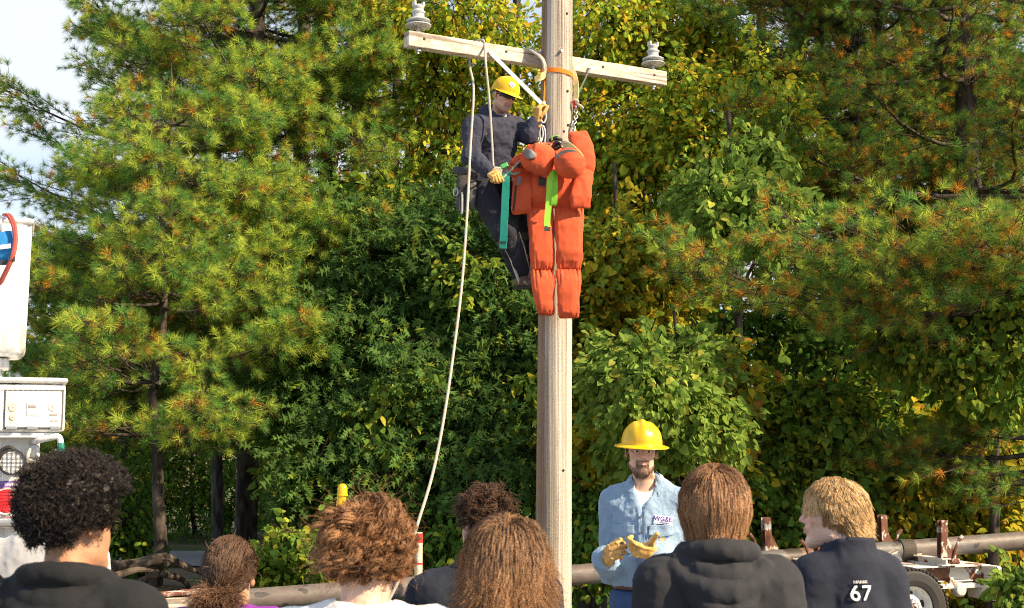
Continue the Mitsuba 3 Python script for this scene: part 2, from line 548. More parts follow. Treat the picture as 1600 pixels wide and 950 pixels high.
def pine_spray(rng, palette, oldp=0.4, shoots=7, needles=54, length=0.50, nl=0.105, w=0.0046):
    """A flat pine bough along +x: side shoots ending in brushes of long needles."""
    V, F, C, o = [], [], [], 0
    tubes = [tube([[0, 0, 0], [length * 0.5, 0, 0.01], [length, 0, 0.05]], [0.007, 0.005, 0.0025], 3, False)]
    pal = np.array([p[0] for p in palette])
    pw = np.array([p[1] for p in palette], float)
    for k in range(shoots):
        u = (k + 0.7) / shoots
        sgn = 1 if k % 2 else -1
        b = np.array([length * u * 0.9, 0, 0.02 * u])
        if k == shoots - 1:
            d = np.array([1, 0.0, 0.15])
        else:
            d = np.array([0.75, sgn * rng.uniform(0.5, 1.0), rng.uniform(-0.1, 0.6)])
        d = U(d)
        L = length * (0.42 - 0.24 * u) * rng.uniform(0.8, 1.25) + 0.05
        tip = b + d * L
        tubes.append(tube([b, tip], [0.004, 0.002], 3, False))
        old = rng.random() < oldp
        cg = pal[rng.choice(len(pal), p=pw / pw.sum())] * rng.uniform(0.8, 1.2)
        n = needles
        s = rng.random(n)**0.8
        root = tip - d * (0.055 * (1 - s))[:, None]
        a = U(rng.normal(size=(n, 3)))
        a = U(a - (a @ d)[:, None] * d)
        lean = rng.uniform(0.35, 1.0, n) + 1.1 * (1 - s)
        nd = U(d + a * lean[:, None])
        nd[:, 2] -= 0.06
        ln = nl * rng.uniform(0.75, 1.15, n)
        wd = U(np.cross(nd, rng.normal(size=(n, 3)))) * w
        V.append(np.stack([root - wd / 2, root + wd / 2, root + nd * ln[:, None] + wd * 0.2], 1).reshape(-1, 3))
        F.append(np.arange(3 * n).reshape(-1, 3) + o)
        c = np.tile(cg, (n, 1)) * rng.uniform(0.75, 1.25, (n, 1))
        if old:  # inner needles turn orange before they drop
            inner = s < rng.uniform(0.15, 0.95)
            c[inner] = np.array((0.50, 0.29, 0.055)) * rng.uniform(0.7, 1.3, (inner.sum(), 1))
        C.append(np.repeat(c, 3, 0))
        o += 3 * n
    m = join([(np.vstack(V), np.vstack(F))] + tubes)
    nt = sum(len(t.vertices) for t in tubes)
    return m, np.vstack(C + [np.tile([[0.12, 0.10, 0.075]], (nt, 1))])


GROUPS = {}


def sprays(name, make, variants=4, bsdf='mat_leaf'):
    ks = []
    for i in range(variants):
        m, c = make(np.random.default_rng(100 + 17 * i + len(GROUPS)))
        k = f'spray_{name}_{i}'
        scene[k] = {'type': 'shapegroup', 'piece': mikit.ply(m, bsdf, False, color=c)}
        ks.append(k)
    GROUPS[name] = ks


def add_copies(key, group, M, start=[0], counts={}):
    ks = GROUPS[group]
    for m in M:
        i = counts.get(key, 0) + 1
        counts[key] = i
        scene[f'{key}__{i:03d}'] = {'type': 'instance', 'g': {'type': 'ref', 'id': ks[(i * 7 + i // 5) % len(ks)]}, 'to_world': T(m)}


def clump_matrices(rng, c, r, n, droop=0.35, shell=0.45, size=1.0, out=0.9):
    d = U(rng.normal(size=(n, 3)))
    u = (shell + (1 - shell) * rng.random(n)**0.6)[:, None]
    ph = meshkit.noise((c + d * r) * 1.9, 4)[:, None]
    p = np.asarray(c) + d * np.asarray(r) * u * (0.40 + 1.15 * ph)
    x = U(d * out + rng.normal(size=(n, 3)) * 0.45 + [0, 0, -droop])
    z = U(rng.normal(size=(n, 3)) * 0.35 + [0, 0, 1.0])
    y = U(np.cross(z, x))
    s = size * rng.uniform(0.75, 1.25, n)
    M = np.tile(np.eye(4), (n, 1, 1))
    M[:, :3, 0], M[:, :3, 1], M[:, :3, 2] = x * s[:, None], y * s[:, None], np.cross(x, y) * s[:, None]
    M[:, :3, 3] = p - x * (s * 0.25)[:, None]
    return M


def limb(rng, a, b, r0, r1, sag=0.08, n=7, wob=0.05):
    a, b = np.asarray(a, float), np.asarray(b, float)
    t = np.linspace(0, 1, n)[:, None]
    L = np.linalg.norm(b - a)
    p = a + (b - a) * t + np.array([0, 0, 1]) * (np.sin(t * np.pi) * sag * L)
    p[1:-1] += rng.normal(size=(n - 2, 3)) * wob * L * 0.3
    return tube(p, np.linspace(r0, r1, n), 6, False)


def leafy_tree(name, label, cat, base, trunk_pts, r0, clumps, group, rng_seed, droop=0.35, size=1.0, grp=None, twigs=True):
    """Trunk and limbs that reach every clump; clumps are (centre, radii, sprays)."""
    rng = np.random.default_rng(rng_seed)
    k = thing(name, label, cat, grp)
    P = spline([base] + list(trunk_pts), 14)
    parts = [tube(P, np.linspace(r0, r0 * 0.3, len(P)) * (1 + 0.5 * np.exp(-np.arange(len(P)) * 1.2)), 10)]
    for c, r, n in clumps:
        c = np.asarray(c, float)
        j = np.argmin(np.linalg.norm((P - c) * [1, 1, 1.0] + [0, 0, 0.5], axis=1))
        j = max(j - 1, 1)
        parts.append(limb(rng, P[j], c, r0 * 0.30, 0.012))
        if twigs:
            for _ in range(5):
                e = c + U(rng.normal(size=3)) * np.asarray(r) * 0.8
                parts.append(limb(rng, c + (P[j] - c) * rng.uniform(0, 0.4), e, 0.014, 0.004, n=5))
        add_copies(k + '__crown', group if isinstance(group, str) else group[0], clump_matrices(rng, c, r, n, droop, size=size))
    put('trunk', join(parts), 'mat_bark', k, smooth=True)
    return k


def pine_tree(name, label, base, top, r0, groups, seed, z0=2.0, z1=11.0, reach=3.2, step=0.55, per=5, dens=1.0, extra=(), grp=None, az=None, size=1.0):
    """White pine: straight trunk, whorls of long level boughs with sprays along them."""
    rng = np.random.default_rng(seed)
    k = thing(name, label, 'tree', grp)
    base, top = np.asarray(base, float), np.asarray(top, float)
    H = top[2] - base[2]
    P = base + (top - base) * np.linspace(0, 1, 12)[:, None]
    P[1:-1, :2] += rng.normal(size=(10, 2)) * 0.04
    parts = [tube(P, np.linspace(r0, r0 * (0.25 if H > 9 else 0.08), 12), 10)]
    on = lambda z: base + (top - base) * ((z - base[2]) / H)
    boughs = []
    z = z0
    while z < min(z1, top[2] - 0.3):
        f = np.clip((top[2] - z) / (top[2] - z0), 0, 1)
        L0 = reach * (0.30 + 0.70 * min(1.0, f * 1.3))
        a0 = rng.uniform(0, 6.28)
        for j in range(per):
            a = a0 + j * 6.283 / per + rng.normal(0, 0.25)
            L = L0 * rng.uniform(0.6, 1.12)
            boughs.append((on(z + rng.normal(0, 0.12)), np.array([math.cos(a), math.sin(a), rng.uniform(-0.12, 0.22)]), L, dens))
        z += step * rng.uniform(0.8, 1.25)
    for e in extra:  # boughs given by their tips
        tip, zb, dn = e
        o = on(zb)
        v = np.asarray(tip) - o
        boughs.append((o, v / np.linalg.norm(v[:2]), np.linalg.norm(v[:2]), dn))
    M = []
    for o, d, L, dn in boughs:
        t = np.linspace(0, 1, 7)[:, None]
        side = U(np.cross(d, [0, 0, 1]))
        w1, w2 = rng.normal(0, 0.05, 2)
        Q = o + d * L * t + np.array([0, 0, 1]) * L * (0.10 * t**2 - 0.08 * np.sin(np.pi * t)) + side * (w1 * np.sin(t * 5) + w2 * t**2) * L
        parts.append(tube(Q, np.linspace(min(r0 * 0.30, 0.022 + 0.006 * L), 0.006, 7), 5, False))
        n = max(int(L * 12 * dn), 4)
        u = 0.22 + 0.78 * rng.random(n)**0.75
        sg = rng.choice([-1, 1], n)
        pos = np.stack([np.interp(u, t[:, 0], Q[:, c]) for c in range(3)], 1)
        wide = 0.34 * L * (1.02 - u) + 0.12
        off = sg * rng.random(n) * wide
        p = pos + side * off[:, None] + np.array([0, 0, 1]) * (rng.normal(0, 0.06, n) - 0.10 * np.abs(off))[:, None]
        x = U(U(d) * rng.uniform(0.6, 1.1, n)[:, None] + side * (sg * rng.uniform(0.15, 0.9, n))[:, None] + np.array([0, 0, 1]) * rng.normal(0.10, 0.22, n)[:, None])
        zz = U(rng.normal(size=(n, 3)) * 0.3 + [0, 0, 1.0])
        y = U(np.cross(zz, x))
        s = size * rng.uniform(0.7, 1.2, n)
        m = np.tile(np.eye(4), (n, 1, 1))
        m[:, :3, 0], m[:, :3, 1], m[:, :3, 2], m[:, :3, 3] = x * s[:, None], y * s[:, None], np.cross(x, y) * s[:, None], p
        M.append(m)
        for q in range(0, n, 4):
            parts.append(tube([pos[q], p[q]], [0.008, 0.005], 3, False))
    M = np.concatenate(M)
    # keep what the place in front could see: drop boughs far above the frame
    g = rng.integers(0, len(groups), len(M))
    for i, gr in enumerate(groups):
        add_copies(k + '__crown', gr, M[g == i])
    put('trunk', join(parts), 'mat_bark', k, smooth=True)
    return k


PINEG, PINEY, ORNG = (0.165, 0.330, 0.075), (0.43, 0.54, 0.085), (0.634, 0.329, 0.055)
sprays('pine_green', lambda r: pine_spray(r, [(PINEG, 2), (PINEY, 2.8)], 0.06), 3, 'mat_needle')
sprays('pine_mixed', lambda r: pine_spray(r, [(PINEG, 2), (PINEY, 2), (ORNG, 0.06)], 0.26), 4, 'mat_needle')
sprays('pine_orange', lambda r: pine_spray(r, [(PINEG, 2.4), (PINEY, 0.9), (ORNG, 0.35)], 0.58), 4, 'mat_needle')
OAK = [((0.085, 0.172, 0.047), 6), ((0.120, 0.225, 0.057), 3.5), ((0.24, 0.32, 0.05), 1.2), ((0.317, 0.098, 0.073), 0.10)]
sprays('oak', lambda r: leaf_spray('oak', 13, 0.50, 0.15, OAK, r, 0.3), 5)
YEL = [((0.60, 0.56, 0.05), 3), ((0.44, 0.54, 0.06), 3.4), ((0.26, 0.42, 0.055), 2.6), ((0.66, 0.42, 0.04), 0.5)]
sprays('yellow', lambda r: leaf_spray('oval', 18, 0.55, 0.085, YEL, r, 0.4), 5)
YGR = [((0.268, 0.378, 0.055), 4), ((0.464, 0.464, 0.055), 2), ((0.159, 0.281, 0.049), 3), ((0.671, 0.439, 0.037), 0.6)]
sprays('yellowgreen', lambda r: leaf_spray('heart', 15, 0.55, 0.090, YGR, r, 0.45), 5)
BRI = [((0.27, 0.40, 0.08), 5), ((0.19, 0.31, 0.06), 4), ((0.42, 0.45, 0.08), 1.5)]
sprays('bright', lambda r: leaf_spray('heart', 22, 0.50, 0.074, BRI, r, 0.55), 5)
MIDG = [((0.104, 0.220, 0.039), 5), ((0.159, 0.293, 0.049), 3), ((0.342, 0.390, 0.049), 1)]
sprays('green', lambda r: leaf_spray('oval', 20, 0.55, 0.075, MIDG, r, 0.4), 5)
AUT = [((0.54, 0.46, 0.045), 3), ((0.64, 0.48, 0.04), 1.6), ((0.22, 0.34, 0.05), 3), ((0.50, 0.25, 0.05), 0.8), ((0.38, 0.43, 0.05), 3)]
sprays('autumn', lambda r: leaf_spray('heart', 15, 0.5, 0.085, AUT, r, 0.5), 5)
RUS = [((0.317, 0.110, 0.043), 3), ((0.439, 0.207, 0.061), 2)]
sprays('rust', lambda r: leaf_spray('oval', 12, 0.4, 0.09, RUS, r, 0.6), 2)


def C(px, py, y, rpx, rpy, ry, n):
    """A clump whose outline in the photograph is an ellipse of rpx x rpy at depth y."""
    s = FPX / y
    return at(px, py, y), (rpx / s, ry, rpy / s), n


def foot(px, y):
    p = at(px, 690, y)
    return np.array([p[0], y, float(ground_z(p[0], y)) - 0.1])


def top_of(px, y, z):
    p = at(px, 300, y)
    return np.array([p[0], y, z])


PG = 'white pines on the left'
pine_tree('pine_tree', 'tall white pine on the left whose boughs reach the pale sky', foot(385, 17), top_of(398, 17.2, 15.5), 0.15, ['pine_green', 'pine_mixed'], 1, z0=2.4, z1=9.0, reach=2.2, step=0.72, per=5, dens=1.9,
          extra=[(at(2, 175, 16.6), 5.6, 1.2), (at(5, 300, 16.4), 4.5, 1.2), (at(60, 400, 16.0), 3.9, 1.1), (at(430, 330, 14.6), 4.9, 1.3), (at(330, 350, 14.9), 4.7, 1.2), (at(520, 370, 15.0), 4.6, 1.2), (at(300, 670, 15.2), 2.9, 1.2), (at(70, 250, 16.6), 5.0, 0.9), (at(80, 440, 15.6), 3.7, 1.2), (at(60, 520, 15.5), 3.3, 1.1), (at(100, 610, 15.3), 2.8, 1.2), (at(200, 640, 15.0), 2.7, 1.2), (at(330, 600, 14.8), 3.0, 1.2), (at(400, 640, 15.0), 2.7, 1.0), (at(480, 470, 15.2), 3.7, 1.0), (at(150, 130, 16.4), 6.2, 1.0), (at(120, 480, 15.8), 3.5, 1.2), (at(230, 560, 15.0), 3.2, 1.2), (at(150, 600, 15.6), 2.9, 1.0), (at(400, 480, 14.8), 3.6, 1.2), (at(440, 560, 15.0), 3.2, 1.0), (at(220, 430, 15.0), 3.9, 1.3), (at(330, 250, 14.8), 5.2, 1.2), (at(240, 180, 15.2), 5.9, 1.2), (at(420, 140, 15.0), 6.2, 1.1), (at(560, 240, 15.8), 5.4, 1.0)])
pine_tree('pine_tree', 'tall white pine with grey fluted trunk behind left-hand pole rope', foot(528, 18.5), top_of(455, 18.3, 17), 0.17, ['pine_green', 'pine_mixed'], 2, z0=5.4, z1=9.5, reach=2.1, step=0.75, per=5, dens=1.5)
pine_tree('pine_tree', 'slender dark pine trunk above roots left of the bun-haired girl', foot(247, 14.3), top_of(262, 14.6, 6.0), 0.075, ['pine_green', 'pine_mixed'], 3, z0=2.0, z1=5.9, reach=1.6, step=0.60, per=6, dens=2.0)
pine_tree('pine_tree', 'farther dark pine low on the left beside the white truck', foot(190, 24), top_of(215, 24, 5.4), 0.14, ['pine_green', 'pine_mixed'], 4, z0=2.0, z1=5.0, reach=2.6, step=0.45, per=6, dens=1.3)
pine_tree('pine_tree', 'big shaded pine with orange needles at upper right', foot(1522, 17), top_of(1525, 17, 16), 0.19, ['pine_orange', 'pine_mixed'], 5, z0=5.0, z1=9.8, reach=3.3, step=0.72, per=6, dens=1.3)
pine_tree('pine_tree', 'pine at right edge sending a long low sunlit bough towards the pole', foot(1700, 13.2), top_of(1700, 13.2, 12.5), 0.15, ['pine_orange', 'pine_mixed'], 6, z0=6.6, z1=9.0, reach=1.8, step=0.8, per=4, dens=0.8,
          extra=[(at(1080, 468, 12.6), 3.3, 1.5), (at(1210, 430, 12.2), 3.5, 1.5), (at(1390, 395, 11.6), 3.6, 1.6), (at(1480, 360, 12.0), 3.8, 1.5), (at(1560, 400, 11.4), 3.5, 1.5), (at(1270, 500, 12.8), 3.1, 1.0),
                 (at(1400, 745, 14.2), 1.7, 1.1), (at(1500, 690, 13.9), 2.0, 1.1), (at(1330, 700, 14.6), 1.8, 0.8), (at(1560, 770, 13.8), 1.6, 1.0)])
pine_tree('pine_tree', 'pine with orange-tinged tips behind right end of crossarm', foot(1350, 18.3), top_of(1340, 18.3, 14), 0.13, ['pine_orange', 'pine_mixed'], 7, z0=5.6, z1=9.8, reach=2.2, step=0.75, per=5, dens=1.4)

leafy_tree('oak_tree', 'dark green oak with lobed leaves left of the pole', 'tree', foot(600, 15.5), [top_of(610, 15.5, 2.0), top_of(640, 15.6, 4.3)], 0.12,
           [C(640, 420, 15.2, 150, 95, 1.0, 300), C(760, 500, 14.6, 100, 110, 0.9, 260), C(560, 520, 15.0, 150, 90, 1.0, 300), C(480, 590, 14.8, 95, 70, 0.9, 170), C(680, 610, 14.3, 150, 90, 1.0, 330),
            C(560, 690, 14.2, 130, 75, 0.9, 240), C(760, 700, 14.0, 90, 100, 0.9, 220), C(660, 780, 13.9, 150, 70, 0.8, 240), C(800, 400, 15.0, 70, 90, 0.8, 130), C(505, 760, 14.0, 60, 60, 0.6, 80), C(700, 340, 16.0, 130, 60, 0.9, 150)], 'oak', 21, 0.3)
leafy_tree('maple_tree', 'yellow-green maple showing through gaps of the dark oak', 'tree', foot(520, 16.6), [top_of(515, 16.6, 2.0), top_of(505, 16.6, 4.6)], 0.07,
           [C(500, 400, 15.6, 50, 50, 0.6, 60), C(600, 330, 16.2, 60, 50, 0.7, 70), C(470, 680, 14.8, 45, 40, 0.5, 50), C(620, 640, 13.7, 50, 30, 0.4, 36), C(730, 420, 14.3, 40, 40, 0.4, 36), C(480, 730, 14.2, 40, 50, 0.4, 40), C(820, 620, 13.9, 40, 60, 0.4, 40)], 'yellowgreen', 40)
leafy_tree('yellow_tree', 'slim tree with golden leaves behind left arm of crossarm', 'tree', foot(710, 17.6), [top_of(700, 17.6, 4), top_of(730, 17.6, 10)], 0.11,
           [C(740, 40, 17.2, 100, 70, 1.0, 200), C(800, 140, 17.2, 70, 80, 0.9, 150), C(690, 150, 17.6, 60, 70, 0.9, 90), C(640, 40, 17.8, 70, 60, 0.9, 90), C(720, 240, 17.4, 80, 70, 0.9, 110), C(790, 290, 17, 60, 60, 0.8, 80), C(560, 190, 19.5, 60, 80, 1.0, 70)], 'yellow', 22)
leafy_tree('yellow_tree', 'tree with yellow-green leaves right of the pole top', 'tree', foot(1045, 18), [top_of(1050, 18, 4), top_of(1040, 18, 10)], 0.12,
           [C(950, 60, 17.5, 80, 90, 1.1, 240), C(1030, 30, 17.8, 80, 70, 1.1, 180), C(1110, 60, 17.5, 70, 70, 1.0, 140), C(960, 210, 17.2, 80, 80, 1.0, 220), C(1040, 180, 17.4, 70, 80, 1.0, 150), C(1100, 230, 15.4, 60, 50, 0.6, 110), C(1210, 200, 15.8, 60, 60, 0.6, 100), C(1060, 160, 15.6, 50, 60, 0.7, 90), C(1070, 400, 15.6, 60, 60, 0.6, 110), C(1180, 130, 16.4, 60, 60, 0.6, 80), C(940, 330, 17, 60, 80, 0.9, 170), C(1010, 300, 17, 60, 70, 0.9, 120)], 'yellow', 23)
leafy_tree('birch_tree', 'leafy tree with orange and yellow leaves behind the dummy', 'tree', foot(965, 15.2), [top_of(970, 15.2, 2.5), top_of(960, 15.2, 5)], 0.07,
           [C(960, 400, 15, 60, 70, 0.7, 170), C(1020, 430, 15.2, 60, 80, 0.7, 130), C(930, 480, 14.8, 45, 70, 0.7, 120), C(990, 540, 15, 70, 60, 0.7, 130), C(920, 610, 14.6, 40, 70, 0.6, 90), C(930, 710, 13.4, 40, 60, 0.5, 100), C(1110, 720, 13.4, 50, 50, 0.5, 90), C(1130, 600, 13.6, 50, 60, 0.5, 90)], 'autumn', 24)
leafy_tree('linden_tree', 'tree with round green leaves below right end of crossarm', 'tree', foot(1130, 14.6), [top_of(1150, 14.6, 2.5), top_of(1140, 14.4, 5.4)], 0.08,
           [C(1150, 320, 13.4, 75, 40, 0.6, 130), C(1110, 290, 13.8, 45, 35, 0.5, 60), C(1200, 345, 13.2, 35, 30, 0.4, 50), C(1190, 240, 14.4, 50, 30, 0.5, 50)], 'bright', 25, 0.5)
leafy_tree('redbud_tree', 'small tree of heart-shaped leaves behind helmeted speaker', 'tree', foot(1085, 12.4), [top_of(1080, 12.4, 1.6), top_of(1050, 12.3, 3.0)], 0.05,
           [C(1010, 600, 12.0, 75, 60, 0.6, 210), C(1080, 640, 12.2, 55, 50, 0.6, 130), C(960, 570, 12.2, 45, 35, 0.5, 80), C(1070, 555, 12.6, 60, 35, 0.5, 80), C(985, 670, 12.6, 40, 40, 0.5, 60)], 'bright', 26, 0.6)
leafy_tree('redbud_tree', 'small tree of heart-shaped leaves hanging at right edge', 'tree', foot(1540, 14), [top_of(1540, 14, 2.2), top_of(1500, 14, 3.6)], 0.06,
           [C(1500, 530, 13.2, 100, 45, 0.6, 190), C(1570, 480, 13.0, 55, 60, 0.6, 120), C(1420, 500, 13.6, 60, 40, 0.6, 90), C(1545, 590, 13.8, 70, 40, 0.6, 90)], 'yellowgreen', 27, 0.6)
leafy_tree('hazel_bush', 'yellow-green bush behind the blonde student', 'bush', foot(1260, 15), [top_of(1265, 15, 0.9), top_of(1250, 15, 1.8)], 0.035,
           [C(1260, 640, 14.6, 80, 55, 0.6, 190), C(1200, 720, 14.5, 70, 60, 0.6, 190), C(1300, 740, 14.5, 70, 60, 0.6, 170), C(1230, 805, 14.4, 80, 50, 0.5, 160), C(1180, 650, 14.8, 40, 50, 0.5, 80), C(1340, 660, 14.8, 50, 60, 0.5, 100), C(1320, 850, 14.6, 60, 40, 0.4, 80)], 'yellowgreen', 28, 0.5)
leafy_tree('vine_bush', 'tangle of yellow and orange vines at lower right', 'bush', foot(1500, 15), [top_of(1500, 15, 0.8), top_of(1510, 15, 2.4)], 0.04,
           [C(1520, 690, 14.8, 90, 80, 0.6, 190), C(1430, 760, 14.8, 80, 60, 0.6, 160), C(1550, 800, 14.8, 80, 60, 0.6, 170), C(1450, 845, 14.8, 90, 45, 0.5, 140), C(1590, 640, 15, 50, 90, 0.6, 110), C(1380, 820, 14.8, 50, 40, 0.4, 70), C(1550, 890, 14.8, 70, 40, 0.4, 100)], 'autumn', 29, 0.5)
leafy_tree('bush', 'twiggy yellowish bush beside the curly-haired boy in white', 'bush', foot(455, 12.2), [top_of(455, 12.2, 0.5), top_of(450, 12.2, 0.9)], 0.02,
           [C(450, 850, 12, 50, 30, 0.4, 60), C(480, 880, 12, 45, 30, 0.4, 50), C(420, 880, 12.1, 40, 28, 0.4, 40)], 'yellowgreen', 30, 0.3, 0.8)
leafy_tree('bush', 'green bush growing across the road on the left', 'bush', foot(310, 26), [top_of(310, 26, 0.8), top_of(310, 26, 2.0)], 0.05,
           [C(300, 780, 25.5, 110, 60, 1.2, 220), C(420, 770, 25.8, 90, 70, 1.2, 190), C(190, 760, 25.5, 90, 80, 1.2, 200), C(350, 700, 26, 120, 60, 1.2, 190), C(210, 690, 26.5, 70, 60, 1.0, 110)], 'green', 31)
leafy_tree('bush', 'broad-leaved green plant beside the dark stump', 'bush', foot(195, 15.4), [top_of(195, 15.4, 0.4), top_of(195, 15.4, 0.8)], 0.02,
           [C(200, 830, 15.2, 40, 25, 0.3, 40), C(160, 800, 15.4, 40, 50, 0.4, 50), C(195, 760, 16, 40, 50, 0.4, 40)], 'green', 32)
leafy_tree('bush', 'leafy green sapling at lower right corner behind trailer', 'bush', foot(1585, 11.6), [top_of(1585, 11.6, 0.3), top_of(1583, 11.6, 0.7)], 0.015,
           [C(1588, 910, 11.5, 26, 26, 0.2, 26), C(1592, 938, 11.5, 26, 22, 0.2, 18)], 'bright', 33, 0.4, 0.9)
leafy_tree('bush', 'orange-leaved shrub glowing across the road on the left', 'bush', foot(235, 27), [top_of(235, 27, 1.0), top_of(235, 27, 1.8)], 0.04, [C(235, 735, 26.6, 34, 34, 0.6, 45)], 'rust', 34)
leafy_tree('bush', 'low green bush beneath the oak left of the pole', 'bush', foot(740, 13.6), [top_of(740, 13.6, 0.4), top_of(740, 13.6, 0.8)], 0.03,
           [C(740, 850, 13.2, 100, 45, 0.5, 130), C(600, 850, 13.4, 90, 45, 0.5, 90), C(560, 800, 13.6, 60, 40, 0.5, 60)], 'green', 35)
leafy_tree('bush', 'dark green bush under redbud beside the speaker', 'bush', foot(930, 13.4), [top_of(930, 13.4, 0.5), top_of(930, 13.4, 1.0)], 0.03,
           [C(925, 800, 13.2, 50, 60, 0.5, 100), C(1000, 790, 13.4, 60, 60, 0.5, 90), C(1100, 760, 13.6, 70, 60, 0.5, 110), C(930, 870, 13.0, 50, 30, 0.4, 50)], 'green', 36)

# the wood behind, which nobody could count
rng = np.random.default_rng(77)
far = 'far_woods'
labels[far] = {'label': 'dense mixed autumn wood closing the view behind the trees', 'category': 'woods', 'kind': 'stuff'}
for (px, py, y, rx, ry, d, n, g) in [(620, 330, 26, 330, 130, 2.0, 420, 'green'), (420, 480, 26, 300, 140, 2.0, 420, 'yellowgreen'), (760, 560, 24, 260, 200, 2.0, 420, 'green'), (1000, 480, 24, 260, 180, 2.0, 380, 'yellow'),
                                     (1240, 560, 23, 300, 170, 2.0, 430, 'green'), (1500, 520, 22, 240, 220, 2.0, 430, 'green'), (1180, 200, 25, 180, 190, 2.0, 200, 'yellowgreen'), (1450, 180, 24, 280, 230, 2.0, 800, 'green'),
                                     (560, 120, 27, 200, 150, 2.0, 180, 'yellow'), (300, 560, 29, 230, 100, 1.5, 230, 'yellowgreen'), (120, 560, 30, 120, 110, 1.5, 120, 'yellowgreen'), (1250, 780, 19, 420, 110, 1.5, 420, 'green'), (1190, 520, 19, 150, 90, 1.2, 170, 'green'), (120, 640, 25, 130, 70, 1.2, 150, 'yellowgreen'), (1360, 550, 18, 130, 100, 1.0, 210, 'green'), (1420, 640, 17, 120, 80, 0.9, 130, 'yellowgreen'), (640, 780, 19, 240, 110, 1.2, 260, 'green'),
                                     (900, 780, 18, 140, 130, 1.2, 200, 'green'), (480, 660, 22, 200, 100, 1.2, 220, 'green'), (960, 120, 27, 140, 180, 1.6, 150, 'yellow'), (1380, 120, 20, 300, 190, 1.6, 520, 'pine_orange'), (1530, 330, 19, 130, 130, 1.4, 200, 'pine_orange'), (1280, 330, 19.5, 170, 90, 1.2, 150, 'pine_orange'), (560, 420, 21, 200, 90, 1.4, 150, 'pine_mixed'), (200, 420, 23, 150, 120, 1.4, 150, 'pine_mixed'), (1330, 420, 20, 200, 110, 1.2, 260, 'green')]:
    c, r, n = C(px, py, y, rx, ry, d, n)
    add_copies(far, g, clump_matrices(rng, c, r, int(n * 0.72), 0.35, shell=0.0, size=1.45))
for i, (px, y, r, lean) in enumerate([(470, 22, .12, .1), (560, 24, .14, -.1), (610, 20, .09, .2), (720, 23, .13, 0), (800, 21, .1, .15), (905, 22, .12, -.2), (1190, 21, .13, .1), (1250, 20, .14, -.05), (1285, 22, .12, .05),
                                      (1370, 19, .1, .2), (1420, 22, .15, 0), (1590, 20, .14, -.1), (640, 26, .15, 0), (1080, 24, .12, .1), (1150, 26, .14, -.1), (455, 19.5, .10, 0.3), (345, 21, 0.10, -0.2)]):
    ft_ = thing('forest_tree', 'dark bare tree trunk standing back in the shaded wood', 'tree', 'dark trunks back in the wood')
    put('trunk', tube(spline([foot(px, y), top_of(px + 20 * lean, y, 4), top_of(px + 70 * lean, y, 12)], 8), np.linspace(r, r * 0.55, 8), 9), 'mat_bark', ft_, True)
# ----------------------------------------------------------------------------- people: heads, hair, hands, clothes
def head_sdf(q, fine=True):
    """Head about the ear axis, face towards +y, crown at z = 0.123, chin at z = -0.122."""
    a = q * [-1, 1, 1]
    s = np.where((q[:, 0] > 0)[:, None], q, a)  # mirrored half
    d = ellipsoid(q, (0, -0.012, 0.032), (0.076, 0.096, 0.090))
    d = smin(d, ellipsoid(q, (0, 0.030, -0.040), (0.059, 0.064, 0.080)), 0.03)
    d = smin(d, capsule(s, (0.047, 0.004, -0.072), (0.012, 0.074, -0.106), 0.017, 0.016), 0.03)
    d = smin(d, ellipsoid(q, (0, 0.077, -0.104), (0.020, 0.017, 0.017)), 0.018)
    if fine:
        d = smin(d, ellipsoid(s, (0.043, 0.060, -0.014), (0.019, 0.020, 0.018)), 0.02)
        d = smin(d, capsule(s, (0.010, 0.083, 0.021), (0.040, 0.073, 0.022), 0.009, 0.008), 0.015)
        d = smax(d, -ellipsoid(s, (0.031, 0.094, 0.003), (0.017, 0.014, 0.012)), 0.010)
        d = smin(d, capsule(q, (0, 0.086, 0.014), (0, 0.108, -0.022), 0.0075, 0.0095), 0.010)
        d = smin(d, ellipsoid(s, (0.012, 0.096, -0.028), (0.008, 0.010, 0.007)), 0.008)
        d = np.minimum(d, ellipsoid(s, (0.0305, 0.0765, 0.002), (0.0125, 0.0125, 0.0125)))
        d = smin(d, capsule(s, (0.020, 0.0865, 0.0105), (0.040, 0.0815, 0.0095), 0.0042), 0.004)
        d = smin(d, capsule(s, (0, 0.0965, -0.0525), (0.022, 0.085, -0.0565), 0.0062, 0.003), 0.006)
        d = smin(d, capsule(s, (0, 0.0955, -0.0655), (0.019, 0.086, -0.0615), 0.0072, 0.003), 0.006)
        d = smax(d, -capsule(s, (0, 0.1045, -0.0590), (0.018, 0.092, -0.0592), 0.0030, 0.002), 0.003)
    er = np.array([[0.94, -0.34, 0], [0.34, 0.94, 0], [0, 0, 1.0]]).T
    e = ellipsoid(s, (0.079, -0.012, -0.004), (0.0075, 0.019, 0.033), er)
    e = smax(e, -ellipsoid(s, (0.088, -0.004, 0.000), (0.007, 0.010, 0.018), er), 0.005)
    return smin(d, e, 0.008)


def rot(yaw=0.0, pitch=0.0, roll=0.0):
    """yaw turns left (counter-clockwise from above), pitch nods down, roll tilts to the right shoulder; degrees."""
    y, p, r = map(math.radians, (yaw, pitch, roll))
    Rz = np.array([[math.cos(y), -math.sin(y), 0], [math.sin(y), math.cos(y), 0], [0, 0, 1]])
    Rx = np.array([[1, 0, 0], [0, math.cos(-p), -math.sin(-p)], [0, math.sin(-p), math.cos(-p)]])
    Ry = np.array([[math.cos(r), 0, math.sin(r)], [0, 1, 0], [-math.sin(r), 0, math.cos(r)]])
    return Rz @ Rx @ Ry


HEADC, HEADR = np.array([0, -0.012, 0.032]), np.array([0.077, 0.097, 0.091])


